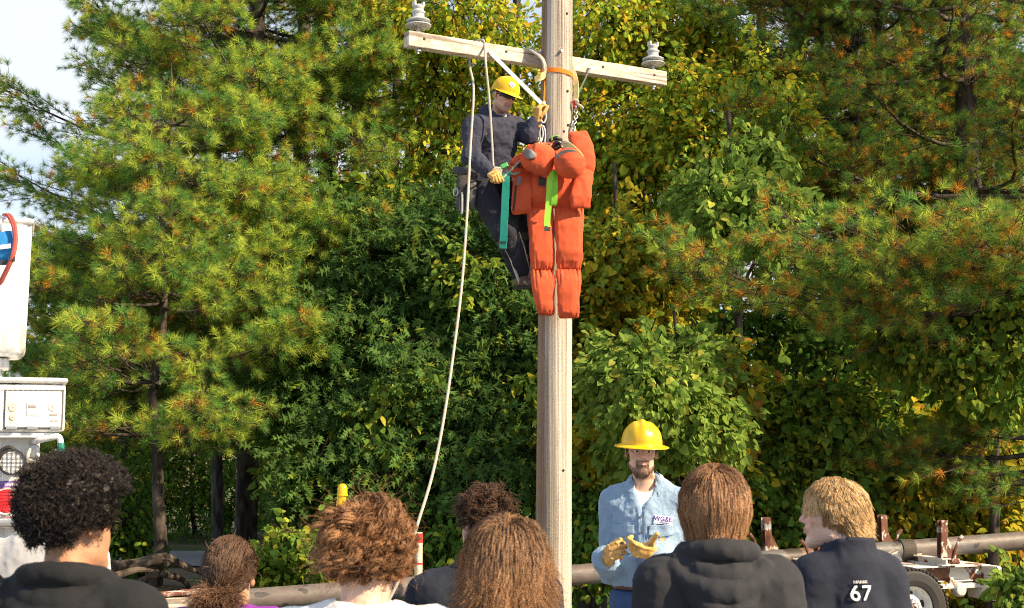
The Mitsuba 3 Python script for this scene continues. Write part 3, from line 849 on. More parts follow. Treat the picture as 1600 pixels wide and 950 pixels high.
def hair_mask(d):
    """Which directions from the skull's centre carry hair."""
    front = (d[:, 1] > 0.35) & (d[:, 2] < 0.25 + 0.5 * d[:, 1])
    side = (np.abs(d[:, 0]) > 0.6) & (d[:, 2] < -0.20) & (d[:, 1] > -0.25)
    low = d[:, 2] < -0.72
    return ~(front | side | low)


def skull_dirs(rng, n, mask=hair_mask):
    d = U(rng.normal(size=(n * 3, 3)))
    d = d[mask(d)]
    return d[:n]


def strand_mesh(P, r, c0, c1, taper=0.75):
    """Strands (n, k, 3) as three-sided tubes; colours run from c0 at the root to c1 at the tip."""
    n, k, _ = P.shape
    t = U(np.gradient(P, axis=1))
    a = U(np.cross(t, np.array([0.31, 0.52, 0.80])))
    b = np.cross(t, a)
    u = np.linspace(0, 1, k)
    R = (r * (1 - taper * u**3))[None, :, None] if np.ndim(r) == 0 else np.asarray(r)[:, None, None] * (1 - taper * u**3)[None, :, None]
    V = np.stack([P + R * (math.cos(g) * a + math.sin(g) * b) for g in (0, 2.094, 4.189)], 2)  # n k 3 3
    idx = np.arange(n * k * 3).reshape(n, k, 3)
    F = []
    for j in range(3):
        A, Bq = idx[:, :-1, j], idx[:, :-1, (j + 1) % 3]
        A2, B2 = idx[:, 1:, j], idx[:, 1:, (j + 1) % 3]
        F += [np.stack([A, Bq, B2], -1).reshape(-1, 3), np.stack([A, B2, A2], -1).reshape(-1, 3)]
    cc = c0[:, None] * (1 - u)[None, :, None] + c1[:, None] * u[None, :, None]
    return (V.reshape(-1, 3), np.vstack(F)), np.repeat(cc.reshape(-1, 3), 3, 0)


def flow_hair(rng, n, k, length, lift=0.02, clump=0.6, guides=120, wave=0.0, wf=2.0, curl=0.0, cf=3.0, flip=0.0, crown=(0, -0.05, 0.125), gather=None, mask=hair_mask, radial=0.8, grav=1.0, fringe=0.0, rad=0.0014,
              dark=(0.05, 0.025, 0.012), light=(0.20, 0.10, 0.045), tip=1.25, zmin=None, jitter=0.25, side=0.0, cliplen=0.35, hug=5.0, zcut=None):
    """Hair grown from the skull: combed away from the crown, lying on the head in layers, then hanging."""
    d = skull_dirs(rng, int(n * 0.66), mask)
    n = len(d)
    rad = rad * 1.18
    p = HEADC + d * HEADR * 0.99
    h = lift * (0.15 + 0.85 * rng.random(n)) / 0.09
    L = (length(d) if callable(length) else length) * (1 - cliplen * rng.random(n))
    v = U(d / HEADR)
    P = [p.copy()]
    ds = (L / (k - 1))[:, None]
    nz = rng.normal(size=(n, 3)) * jitter
    cw = np.asarray(crown, float)
    zj = rng.normal(0, 0.010, (n, 1))
    for i in range(1, k):
        u = i / (k - 1)
        rel = (p - HEADC) / (HEADR * (1 + h[:, None]))
        lvl = np.linalg.norm(rel, axis=1, keepdims=True)
        nn = U(rel / HEADR)
        g = p - cw
        w = U(g) * radial * np.exp(-np.linalg.norm(g, axis=1, keepdims=True) / 0.16) + np.array([side, -fringe, -grav * (0.4 + 0.6 * u)]) + nz
        if gather is not None:
            w = w * 0.15 + U(np.asarray(gather) - p)
        if flip:
            out = U((p - HEADC) * [1, 1, 0])
            w = w + out * flip * u**2.5 + np.array([0, 0, 0.35 * flip * u**4])
        inside = (lvl < 1)
        w = w - np.where(inside, np.minimum((w * nn).sum(1, keepdims=True), 0), 0) * nn + nn * np.where(lvl < 1, np.minimum(1 - lvl, 0.3) * 6, -np.minimum(lvl - 1, 0.25) * hug * np.clip((p[:, 2:] + 0.075) / 0.05, 0, 1))
        v = U(0.45 * v + 0.55 * U(w))
        p = p + v * ds * (1.0 if zcut is None else (p[:, 2:] > zcut + zj))
        if zmin is not None:
            p[:, 2] = np.maximum(p[:, 2], zmin + 0.02 * rng.random(n))
        P.append(p.copy())
    P = np.stack(P, 1)
    gi = rng.choice(n, min(guides, n), replace=False)
    near = gi[np.argmin(((d[:, None] - d[gi][None])**2).sum(-1), axis=1)]
    u = np.linspace(0, 1, k)[None, :, None]
    P = P + (P[near] - P) * clump * np.minimum(1, 1.6 * u)**1.1
    ph = rng.uniform(0, 6.28, n)[near][:, None] + rng.normal(0, 0.5, (n, 1))
    t = U(np.gradient(P, axis=1))
    out = U(P - HEADC)
    sd = U(np.cross(t, out))
    uu = np.linspace(0, 1, k)[None]
    if wave:
        P = P + sd * (wave * np.minimum(1, 2 * uu) * np.sin(6.283 * wf * uu + ph))[..., None] + out * (0.6 * wave * np.minimum(1, 2 * uu) * (0.8 + np.cos(6.283 * wf * uu * 0.8 + ph)))[..., None]
    if curl:
        f = cf * rng.uniform(0.8, 1.2, n)[near][:, None]
        am = curl * np.minimum(1, 2.5 * uu) * rng.uniform(0.7, 1.3, n)[near][:, None]
        P = P + sd * (am * np.sin(6.283 * f * uu + ph))[..., None] + out * (am * (0.7 + np.cos(6.283 * f * uu + ph)))[..., None]
    m = np.clip(rng.random(n) * 0.28 + rng.random(n)[near] * 0.42 + 0.30 * meshkit.noise(d * 2.6 + 3.0, 2), 0, 1)[:, None]
    c = np.array(dark) * (1 - m) + np.array(light) * m
    return strand_mesh(P, rad * rng.uniform(0.7, 1.3, n), c, np.minimum(c * tip, 0.8))


def merge_strands(parts):
    m = join([p[0] for p in parts])
    return m, np.vstack([p[1] for p in parts])


def hand_segments(curl, thumb, r=0.0095, spread=0.06, size=1.0):
    """Bones of a right hand: wrist at the origin, fingers along +x, palm facing -z, thumb at +y. curl: one angle (or three) per finger, in degrees."""
    seg = []
    ks = [(0.092, 0.029), (0.097, 0.009), (0.092, -0.011), (0.083, -0.029)]
    ln = [(0.043, 0.026, 0.021), (0.048, 0.030, 0.022), (0.044, 0.028, 0.021), (0.034, 0.021, 0.018)]
    for (kx, ky), l, cu, j in zip(ks, ln, curl, range(4)):
        cu = (cu, cu * 1.1, cu * 0.7) if np.ndim(cu) == 0 else cu
        p, a = np.array([kx, ky, 0.0]), 0.0
        sp = (1.5 - j) * spread
        for q in range(3):
            a += math.radians(cu[q])
            d = np.array([math.cos(a) * math.cos(sp), math.cos(a) * math.sin(sp), -math.sin(a)])
            e = p + d * l[q]
            k = 1 - 0.09 * q - (0.08 if j == 3 else 0)
            seg.append((p * size, e * size, r * k, r * (k - 0.08)))
            p = e
    t0, t1 = np.array([0.028, 0.030, -0.008]), None
    d = U(thumb[0])
    t1 = t0 + d * 0.045
    d2 = U(thumb[1])
    t2 = t1 + d2 * 0.033
    t3 = t2 + U(thumb[2] if len(thumb) > 2 else d2) * 0.026
    seg += [(t0 * size, t1 * size, r * 1.45, r * 1.15), (t1 * size, t2 * size, r * 1.15, r * 1.02), (t2 * size, t3 * size, r * 1.02, r * 0.85)]
    return seg


def hand_mesh(curl, thumb, r=0.0095, cuff=0.0, size=1.0, h=0.003, spread=0.06):
    seg = hand_segments(curl, thumb, r, spread, size)

    def f(p):
        d = boxd(p, np.array([0.050, 0, -0.002]) * size, np.array([0.050, 0.040, 0.0145 + (r - 0.0095)]) * size, 0.013)
        d = smin(d, capsule(p, np.array([0.02, 0.022, -0.012]) * size, np.array([0.05, 0.026, -0.010]) * size, 0.013 + r - 0.0095), 0.012)
        d = smin(d, capsule(p, (-0.03, 0, 0), (0.015 * size, 0, 0), 0.027 + (r - 0.0095)), 0.02)
        if cuff:
            d = smin(d, capsule(p, (-cuff, 0, 0), (-0.012, 0, 0), 0.043, 0.036), 0.012)
            d = smax(d, -capsule(p, (-cuff - 0.05, 0, 0), (-cuff + 0.008, 0, 0), 0.036), 0.004)
        fs = []
        for i in range(5):
            e = None
            for a, b, ra, rb in seg[i * 3:i * 3 + 3]:
                c = capsule(p, a, b, ra, rb)
                e = c if e is None else smin(e, c, 0.003)
            fs.append(e)
        g = fs[0]
        for e in fs[1:]:
            g = np.minimum(g, e)
        return smin(d, g, 0.007)

    m = nets(f, (-max(cuff, 0.03) - 0.06, -0.09, -0.13), (0.21, 0.13, 0.08), h)
    return relax(m, 1, 0.5)


class Body:
    """Joints of one person in the person's own frame: feet at the origin, facing +y, right hand at +x."""

    def __init__(s, H, pos, heading=0, yaw=0, pitch=0, roll=0, width=1.0, depth=1.0, hs=0.97, head=(0, 0.02), lean=0.0):
        s.H, s.k, s.hs, s.w, s.dp = H, H / 1.75, hs, width, depth
        s.M = trans(pos) @ rotz(math.radians(heading))
        s.Rh = rot(yaw, pitch, roll)
        s.hc = np.array([head[0], head[1], H - 0.120 * hs])
        k = s.k
        s.neck = np.array([0, -0.022, 1.485 * k])
        s.sh = {e: np.array([e * 0.172 * k * width, -0.012, 1.415 * k]) for e in (-1, 1)}
        s.el = {e: np.array([e * 0.245 * k * width, -0.035, 1.115 * k]) for e in (-1, 1)}
        s.wr = {e: np.array([e * 0.205 * k * width, 0.155, 0.965 * k]) for e in (-1, 1)}
        s.hip = {e: np.array([e * 0.092 * k, 0, 0.93 * k]) for e in (-1, 1)}
        s.kn = {e: np.array([e * 0.105 * k, 0.02, 0.50 * k]) for e in (-1, 1)}
        s.an = {e: np.array([e * 0.115 * k, -0.02, 0.085 * k]) for e in (-1, 1)}

    def to_head(s, p):
        return ((p - s.hc) @ s.Rh) / s.hs

    def from_head(s, q):
        return (q * s.hs) @ s.Rh.T + s.hc

    def torso(s, p, t=0.0):
        k, w, dp = s.k, s.w, s.dp
        d = ellipsoid(p, (0, -0.005, 1.26 * k), np.array([0.158 * w, 0.112 * dp, 0.215]) * k + t)
        d = smin(d, ellipsoid(p, (0, 0.005, 1.08 * k), np.array([0.142 * w, 0.108 * dp, 0.16]) * k + t), 0.06)
        d = smin(d, ellipsoid(p, (0, 0, 0.94 * k), np.array([0.160 * w, 0.118 * dp, 0.12]) * k + t), 0.06)
        for e in (-1, 1):
            d = smin(d, capsule(p, s.neck + [0, 0, -0.03], s.sh[e] + [0, 0, 0.005], 0.058 + t, 0.046 + t), 0.045)
        return d

    def arms(s, p, t=0.0, ra=0.052, rb=0.042, rc=0.034):
        d = None
        for e in (-1, 1):
            a = chain(p, [s.sh[e], s.el[e], s.wr[e]], [ra + t, rb + t, rc + t], 0.03)
            d = a if d is None else np.minimum(d, a)
        return d

    def skin_mesh(s, fine=False, h=0.005):
        n0, n1 = s.from_head(np.array([[0, -0.022, -0.06]]))[0], s.neck + [0, 0.004, -0.02]

        def f(p):
            d = head_sdf(s.to_head(p), fine) * s.hs
            d = smin(d, capsule(p, n0, n1, 0.052 * s.hs, 0.060 * s.w), 0.022)
            c = ellipsoid(p, s.neck + [0, 0.02, -0.12], (0.125, 0.075, 0.10))
            return smin(d, c, 0.03)

        z0 = s.neck[2] - 0.24
        m = nets(f, (-0.17, -0.16, z0), (0.17, 0.19, s.H + 0.02), h)
        return relax(m, 1, 0.4)


def skin_colors(b, m, skin, hair=None, lips=None, beard=None, brow=None, mask=hair_mask, eyes=False, seed=0):
    v = np.asarray(m.vertices)
    q = b.to_head(v)
    n = (meshkit.fbm(v * 45, 3, seed) - 0.5)[:, None]
    c = np.array(skin) * (1 + 0.22 * n)
    red = np.array(skin) * [1.08, 0.80, 0.74]
    wgt = np.exp(-(((np.abs(q[:, 0]) - 0.040) / 0.022)**2 + ((q[:, 1] - 0.075) / 0.035)**2 + ((q[:, 2] + 0.022) / 0.022)**2)) + np.exp(-((q[:, 0] / 0.014)**2 + ((q[:, 1] - 0.11) / 0.02)**2 + ((q[:, 2] + 0.022) / 0.014)**2))
    wgt = np.clip(wgt + (np.abs(q[:, 0]) > 0.083) * 0.7, 0, 1)[:, None] * 0.6
    c = c * (1 - wgt) + red * wgt
    if lips is not None:
        w = np.exp(-(((q[:, 2] + 0.0585) / 0.010)**4 + (q[:, 0] / 0.023)**4)) * (q[:, 1] > 0.08)
        c = c * (1 - w[:, None]) + np.array(lips) * w[:, None]
    nn = meshkit.fbm(v * 260, 2, seed + 3)
    if brow is not None:
        w = np.exp(-(((q[:, 2] - 0.0215 + 0.12 * np.abs(np.abs(q[:, 0]) - 0.028)) / 0.0052)**4 + ((np.abs(q[:, 0]) - 0.028) / 0.021)**4)) * (q[:, 1] > 0.05)
        w = np.clip(w * (0.7 + 0.5 * nn), 0, 1)
        c = c * (1 - w[:, None]) + np.array(brow) * w[:, None]
    if beard is not None:
        col, full = beard
        jaw = np.clip((np.where(np.abs(q[:, 0]) < 0.034, -0.038, -0.070 + 0.35 * np.clip(0.055 - q[:, 1], -0.03, 0.05)) - q[:, 2]) / 0.010, 0, 1) * np.clip((q[:, 1] + 0.012) / 0.02, 0, 1)
        mou = np.exp(-(((q[:, 2] + 0.0585) / 0.0085)**4 + (q[:, 0] / 0.020)**4))
        low = np.clip((q[:, 2] + 0.155) / 0.02, 0, 1)
        gt = np.exp(-((q[:, 0] / 0.036)**4))
        w = np.clip(jaw * low * (1 - mou) * (full * (0.45 + 0.55 * gt) * (0.55 + 0.9 * nn)), 0, 0.93)
        c = c * (1 - w[:, None]) + np.array(col) * w[:, None]
    if eyes:
        ex = np.abs(q[:, 0]) - 0.0305
        r = np.sqrt(ex**2 + (q[:, 2] - 0.002)**2)
        on = (np.abs(np.linalg.norm(np.stack([ex, q[:, 1] - 0.0765, q[:, 2] - 0.002], 1), axis=1) - 0.0125) < 0.0012) & (q[:, 1] > 0.08) & (np.abs(q[:, 2] - 0.0015) < 0.0068)
        c[on] = [0.62, 0.60, 0.58]
        c[on & (r < 0.0062)] = [0.05, 0.035, 0.025]
    if hair is not None:
        d = U((q - HEADC) / HEADR)
        on = mask(d) & (np.linalg.norm((q - HEADC) / HEADR, axis=1) < 1.13) & (np.abs(q[:, 0]) < 0.079)
        c[on] = np.array(hair) * (0.8 + 0.5 * nn[on])[:, None]
    return np.clip(c, 0.004, 0.85)


def place(b, m):
    return xf(m, b.M)


def dress(b, f, lo, hi, h, fold=0.006, scale=0.11, seed=0, stretch=(1, 1, 0.55)):
    m = relax(nets(f, lo, hi, h), 2, 0.5)
    if fold:
        v = np.asarray(m.vertices)
        m = crumple(m, fold, scale, seed, stretch)
        m = crumple(m, fold * 0.4, scale * 0.4, seed + 9, (1, 1, 0.8))
    return m


def lower_half(b, key, trousers, shoes, seed=0):
    def f(p):
        d = ellipsoid(p, (0, 0, 0.94 * b.k), np.array([0.158 * b.w, 0.118, 0.10]) * b.k)
        for e in (-1, 1):
            d = smin(d, chain(p, [b.hip[e], b.kn[e], b.an[e]], [0.092, 0.068, 0.058], 0.03), 0.02)
        return np.maximum(d, p[:, 2] - 0.985 * b.k)

    m = dress(b, f, (-0.3, -0.25, 0.03), (0.3, 0.25, 1.05 * b.k), 0.016, 0.006, 0.12, seed)
    put('trousers', place(b, m), 'mat_cloth', key, True, trousers)
    for e in (-1, 1):
        a = b.an[e]
        g = lambda p: smax(smin(capsule(p, a + [0, -0.01, -0.03], a + [0, -0.01, 0.03], 0.046), capsule(p, [a[0], a[1], 0.04], [a[0], a[1] + 0.17, 0.032], 0.045, 0.04), 0.03), -p[:, 2] + 0.012, 0.004)
        s = nets(g, a + [-0.09, -0.1, -0.1], a + [0.09, 0.26, 0.1], 0.01)
        put('shoe', place(b, relax(s, 1)), 'mat_matte', key, True, shoes)


def hands_of(b, skin, h=0.009):
    ms = []
    for e in (-1, 1):
        m = hand_mesh((25, 28, 30, 34), ((0.75, 0.6, -0.3), (0.9, 0.2, -0.3)), h=h)
        if e < 0:
            m = trimesh.Trimesh(np.asarray(m.vertices) * [1, -1, 1], np.asarray(m.faces)[:, ::-1], process=False)
        d = U(b.wr[e] - b.el[e])
        ms.append(xf(m, frame(b.wr[e], x=d + [-e * 0.3, 0, 0], y=np.array([0, 0.1, 1.0]))))
        ms.append(tube([b.el[e] * 0.4 + b.wr[e] * 0.6, b.wr[e]], [0.033, 0.027], 10))
    return ms


def surface(m, side, outer=False):
    """Depth of the mesh's front (+1) or back (-1) over (x, z), in the person's frame."""
    from scipy.spatial import cKDTree
    v, n = np.asarray(m.vertices), vnormals(m)
    on = (n[:, 1] * side > 0.25)
    v = v[on]
    t = cKDTree(v[:, [0, 2]])

    def f(x, z):
        d, i = t.query(np.stack([x, z], -1).reshape(-1, 2), k=5)
        if outer:
            return (side * (side * v[i, 1]).max(1)).reshape(np.shape(x))
        w = 1 / (d + 1e-4)
        return ((v[i, 1] * w).sum(1) / w.sum(1)).reshape(np.shape(x))
    return f


def drape(mesh, surf, x, z, side, ang=0.0, lift=0.003):
    """Lay a mesh made in the xy plane on the surface at (x, z): its x runs to the viewer's right of that side."""
    v = np.array(mesh.vertices)
    c, s = math.cos(ang), math.sin(ang)
    u, w = v[:, 0] * c - v[:, 1] * s, v[:, 0] * s + v[:, 1] * c
    X, Z = x - side * u, z + w
    Y = surf(X, Z) + side * (lift + v[:, 2])
    f = np.asarray(mesh.faces)
    return trimesh.Trimesh(np.stack([X, Y, Z], 1), f, process=False)


def cloth_patch(w, h, t=0.002, n=8, point=0.0, r=0.0):
    """Thin rectangle (optionally with a pointed lower edge) in the xy plane with its middle at the origin, subdivided so that it can be draped."""
    u = np.linspace(-1, 1, n)
    X, Y = np.meshgrid(u * w / 2, u * h / 2, indexing='ij')
    if point:
        Y = np.where(Y < 0, Y * (1 + point * (1 - np.abs(X) / (w / 2))), Y)
    if r:
        X = X * (1 - 0.12 * (np.abs(Y) / (h / 2))**6)
    top = np.stack([X, Y, 0 * X + t], -1).reshape(-1, 3)
    i = np.arange(n * n).reshape(n, n)
    q = np.concatenate([np.stack([i[:-1, :-1], i[1:, :-1], i[1:, 1:]], -1).reshape(-1, 3), np.stack([i[:-1, :-1], i[1:, 1:], i[:-1, 1:]], -1).reshape(-1, 3)])
    bot = top - [0, 0, t + 0.004]
    N = n * n
    rim = np.concatenate([i[:, 0], i[-1, 1:], i[::-1, -1][1:], i[0, ::-1][1:]])
    F = [q, q[:, ::-1] + N]
    a, b = rim[:-1], rim[1:]
    F += [np.stack([a, a + N, b + N], 1), np.stack([a, b + N, b], 1)]
    return trimesh.Trimesh(np.vstack([top, bot]), np.vstack(F), process=False)


def disc(r, t=0.003, n=14):
    m = trimesh.creation.cylinder(r, t, sections=n)
    return m


def ring_collar(p, c, ax, by, zc, hh, t, tilt=0.0):
    q = p - np.asarray(c)
    z = q[:, 2] - zc - tilt * q[:, 1]
    g = (np.sqrt((q[:, 0] / ax)**2 + (q[:, 1] / by)**2) - 1) * min(ax, by)
    return smax(np.abs(g) - t, np.abs(z) - hh, 0.008)
# ----------------------------------------------------------------------------- the utility pole with its crossarm
def lerp(a, b, t):
    return np.asarray(a) * (1 - t) + np.asarray(b) * t


PY = 10.4
pole = thing('utility_pole', 'weathered wooden utility pole with a white crossarm, ropes and straps on it', 'utility pole')
pb, pt = at(864, 1000, PY), at(871, -60, PY)
pdir = (pt - pb) / (pt - pb)[2]
p0, p1 = pb + pdir * (-0.3 - pb[2]), pb + pdir * (6.6 - pb[2])


def pole_at(z):
    return p0 + (p1 - p0) * ((z - p0[2]) / (p1[2] - p0[2]))


def pole_r(z):
    return 0.143 - 0.0038 * z


zz = np.linspace(p0[2], p1[2], 220)
th = np.arange(72) * 2 * np.pi / 72
Vp = []
for z in zz:
    c = pole_at(z)
    q = np.stack([np.cos(th) * 2.2, np.sin(th) * 2.2, np.full(72, z * 0.35)], -1)
    r = pole_r(z) * (1 + 0.035 * (meshkit.fbm(q, 3, 2) - 0.5)) - 0.0035 * (meshkit.noise(np.stack([th * 6, th * 0 + z * 0.5, th * 0], -1), 4) > 0.78)
    Vp.append(np.stack([c[0] + r * np.cos(th), c[1] + r * np.sin(th), np.full(72, z)], -1))
Vp = np.array(Vp).reshape(-1, 3)
i = np.arange(72)
Fp = []
for k in range(len(zz) - 1):
    a, b = k * 72 + i, k * 72 + (i + 1) % 72
    Fp += [np.stack([a, b, b + 72], 1), np.stack([a, b + 72, a + 72], 1)]
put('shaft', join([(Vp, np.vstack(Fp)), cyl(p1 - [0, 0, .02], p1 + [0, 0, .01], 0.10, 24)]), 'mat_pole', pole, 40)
for (px, py) in [(887, 142), (888, 195), (881, 206), (886, 21), (858, 480), (880, 735)]:  # old bolt holes
    z = at(px, py, PY - 0.1)[2]
    c = pole_at(z)
    xx = at(px, py, PY - 0.1)[0] - c[0]
    n = np.array([xx / pole_r(z), -math.sqrt(max(1 - (xx / pole_r(z))**2, 0.05)), 0])
    s = c + n * (pole_r(z) + 0.001)
    put('bolt_hole', cyl(s - n * 0.03, s + n * 0.002, 0.0105, 12), 'mat_matte', pole, False, (0.015, 0.012, 0.01))
# crossarm, bolted on the far side
ca, cb_ = at(643, 54, 9.88), at(1048, 122, 11.02)
cz = (ca[2] + cb_[2]) / 2
ca[2] = cb_[2] = cz
cd_ = U(cb_ - ca)
cn = np.array([cd_[1], -cd_[0], 0])  # towards the viewer
mid = (ca + cb_) / 2
# keep the arm tangent to the back of the shaft
pc = pole_at(cz)
gap = np.dot(pc - mid, cn)
sh_ = (gap - (pole_r(cz) + 0.048))
armc = mid + cn * sh_
L_ = np.linalg.norm(cb_ - ca)
arm = rbox(L_, 0.09, 0.118, 0.006)
AM = frame(armc, x=cd_, z=np.array([0, 0, 1.0]))
put('crossarm', xf(arm, AM), 'mat_timber', pole, False, label='pale weathered timber crossarm')


def on_arm(u, dy=0.0, dz=0.0):
    """Point of the crossarm: u metres from its middle, dy towards the viewer, dz up."""
    return armc + cd_ * u + cn * dy + np.array([0, 0, dz])


for u in (-1.06, 1.06, -0.35, 0.55):
    put('bolt_hole', cyl(on_arm(u, 0.02, 0.01), on_arm(u, 0.0475, 0.01), 0.011, 12), 'mat_matte', pole, False, (0.02, 0.015, 0.012))
put('bolt', cyl(on_arm(0, 0.05 + 2 * pole_r(cz) + 0.02, 0), on_arm(0, -0.09, 0), 0.011, 10), 'mat_metal', pole, 40)
for u in (-0.50, 0.42):
    a = on_arm(u, 0.058, -0.02)
    bq = pole_at(cz - 0.46) + cd_ * (np.sign(u) * 0.10) + cn * (pole_r(cz) + 0.004) * (0.3 if u < 0 else 0.3)
    put('brace', strap([a, lerp(a, bq, 0.5), bq], 0.032, 0.006, np.array([0, 0, 1.0]) + cd_ * 0.4), 'mat_metal', pole, False, label='flat steel brace')
    put('brace_bolt', join([cyl(a - cn * 0.02, a + cn * 0.018, 0.010, 8), cyl(a + cn * 0.004, a + cn * 0.012, 0.019, 6)]), 'mat_metal', pole, False)
for u, nm in ((-L_ / 2 + 0.10, 'left'), (L_ / 2 - 0.11, 'right')):
    o = on_arm(u, 0.0, 0.059)
    prof = [(0.0, 0.055), (0.035, 0.055), (0.105, 0.060), (0.112, 0.066), (0.108, 0.074), (0.050, 0.085), (0.048, 0.095), (0.098, 0.102), (0.103, 0.108), (0.098, 0.117), (0.056, 0.135), (0.050, 0.150), (0.050, 0.170), (0.058, 0.176), (0.060, 0.190), (0.047, 0.200), (0.040, 0.212), (0.046, 0.222), (0.046, 0.240), (0.030, 0.252), (0.0, 0.254)]
    m = trimesh.graph.smooth_shade(xf(lathe(np.array(prof) * 0.9, 36), trans(o)), angle=0.6, facet_minarea=None)
    ik = put('insulator', m, 'mat_gloss', pole, True, (0.42, 0.44, 0.45), label='grey-white porcelain insulator')
    put('pin', join([cyl(o - [0, 0, 0.16], o + [0, 0, 0.07], 0.010, 10), cyl(o, o + [0, 0, 0.012], 0.026, 10), cyl(o - [0, 0, 0.140], o - [0, 0, 0.126], 0.022, 6)]), 'mat_metal', ik, 40)
    for e in (-1, 1):
        put('clamp_ear', xf(rbox(0.020, 0.05, 0.042, 0.006), frame(o + cd_ * e * 0.036 + [0, 0, 0.230], x=cd_, z=np.array([0, 0, 1.0]))), 'mat_gloss', ik, False, (0.45, 0.45, 0.45))


# ---- slings, chain and ropes on the pole
def torus_link(c, x, y, a=0.028, b=0.017, r=0.0045, n=16):
    t = np.linspace(0, 2 * np.pi, n + 1)
    return tube(c + np.outer(np.cos(t) * a, U(x)) + np.outer(np.sin(t) * b, U(y)), r, 6, False)


zs = at(868, 118, PY)[2]
sl = thing('sling', 'orange webbing sling wrapped round the pole below crossarm', 'strap')
t = np.linspace(0, 2 * np.pi, 49)
band = np.stack([pole_at(zs)[0] + (pole_r(zs) + 0.005) * np.cos(t), pole_at(zs)[1] + (pole_r(zs) + 0.005) * np.sin(t), zs + 0.018 * np.cos(t + 2.6)], -1)
put('band', strap(band, 0.034, 0.006, np.array([0, 0, 1.0])), 'mat_cloth', sl, False, (0.72, 0.20, 0.02))
A0 = at(853, 120, PY - 0.08)
put('tail', strap(spline([A0, at(852, 138, PY - 0.09), at(851, 160, PY - 0.09)], 8), 0.022, 0.005, np.array([1, 0.3, 0])), 'mat_cloth', sl, False, (0.62, 0.20, 0.03))
put('tag', strap(spline([at(853, 116, PY - 0.1), at(845, 120, PY - 0.13), at(836, 125, PY - 0.1)], 8), 0.055, 0.004, np.array([0.2, -0.2, 1.0])), 'mat_matte', sl, False, (0.72, 0.66, 0.28), label='pale yellow tag')
rs = thing('rope_sling', 'grey rope sling running from crossarm to orange sling', 'rope')
put('rope', join([tube(spline([on_arm(-0.16, 0.06, 0.06), at(846, 92, PY - 0.12), at(850, 108, PY - 0.12), A0], 12), 0.011, 8), tube(spline([on_arm(-0.12, 0.06, 0.06), at(850, 95, PY - 0.12), A0], 12), 0.010, 8)]), 'mat_matte', rs, True, (0.42, 0.40, 0.36))
hk = thing('snap_hook', 'steel snap hooks hanging left of pole beside raised glove', 'hook')
hy = PY - 0.13
for j, (px, py, py2) in enumerate([(848, 166, 192), (843, 192, 222), (847, 196, 226)]):
    a, b = at(px, py, hy), at(px + 1, py2, hy)
    put('hook', torus_link((a + b) / 2, b - a, np.array([1, 0.3, 0]), np.linalg.norm(b - a) / 2, 0.024, 0.0085), 'mat_metal', hk, True)
put('webbing', strap(spline([at(851, 158, hy), at(849, 168, hy)], 4), 0.02, 0.005, np.array([1, 0.2, 0])), 'mat_cloth', hk, False, (0.6, 0.6, 0.58))
ys = thing('sling', 'pale yellow webbing sling hanging on the right of the pole', 'strap')
put('webbing', strap(spline([on_arm(0.22, 0.07, -0.02), at(899, 125, PY + 0.02), at(900, 145, PY), at(899, 160, PY - 0.02)], 10), 0.045, 0.006, np.array([0.8, -0.6, 0])), 'mat_cloth', ys, False, (0.68, 0.62, 0.36))
put('knot', tube(spline([at(896, 156, PY - 0.06), at(903, 158, PY - 0.1), at(899, 163, PY - 0.06), at(906, 164, PY - 0.08), at(911, 169, PY - 0.06)], 14), 0.009, 7), 'mat_matte', ys, True, (0.65, 0.58, 0.45))
put('red_tape', tube([at(896, 158, PY - 0.07), at(898, 168, PY - 0.07)], 0.013, 8), 'mat_matte', ys, True, (0.5, 0.05, 0.03))
ch = thing('chain', 'short steel chain on the right of the pole above dummy', 'chain')
ptsc = spline([at(899, 166, PY - 0.06), at(900, 182, PY - 0.06), at(896, 196, PY - 0.09), at(899, 212, PY - 0.1)], 11)
for j in range(10):
    c, d = (ptsc[j] + ptsc[j + 1]) / 2, ptsc[j + 1] - ptsc[j]
    sx = np.array([1, 0.2, 0]) if j % 2 else np.array([0.2, -1, 0])
    put('link', torus_link(c, d, sx, np.linalg.norm(d) * 0.72, 0.014, 0.0048, 12), 'mat_metal', ch, True)

# ---- the hand line over the crossarm
hl = thing('hand_line', 'long white rope looped over crossarm and hanging beside climber to the ground', 'rope')
ua = np.dot(at(752, 80, 10.2) - armc, cd_)
u1 = np.dot(at(741, 75, 10.05) - armc, cd_)
ua = u1 + 0.15
loop = [at(771, 268, 9.93), at(768, 210, 9.95), at(764, 150, 9.98), at(759, 100, 10.02), on_arm(ua, 0.058, 0.02), on_arm(ua - 0.012, 0.045, 0.073), on_arm(ua - 0.04, -0.02, 0.073), on_arm(ua - 0.06, -0.058, 0.03), on_arm(ua - 0.07, -0.06, -0.12)]
down = [at(740, 140, 10.0), at(735, 230, 9.75), at(730, 330, 9.3), at(722, 440, 9.0), at(710, 540, 8.75), at(694, 650, 8.5), at(676, 740, 8.3), at(652, 820, 8.1), at(630, 890, 8.0), at(606, 940, 7.95), at(575, 985, 7.9)]
end = at(540, 1010, 7.8); end[2] = 0.02
rp = spline(loop + down + [end], 150)


def rope(P, r, n=9, turns=26.0):
    """Laid rope: three twisted strands show as a fine spiral on the tube."""
    m = tube(P, r, n)
    return m


put('rope', rope(rp, 0.0095), 'mat_matte', hl, True, (0.38, 0.355, 0.31))

# ----------------------------------------------------------------------------- the rescue dummy
DY = PY - 0.30
RED = np.array((0.56, 0.090, 0.032))
dm = thing('rescue_dummy', 'orange stuffed rescue dummy hanging from the pole, bent at the waist', 'training dummy')


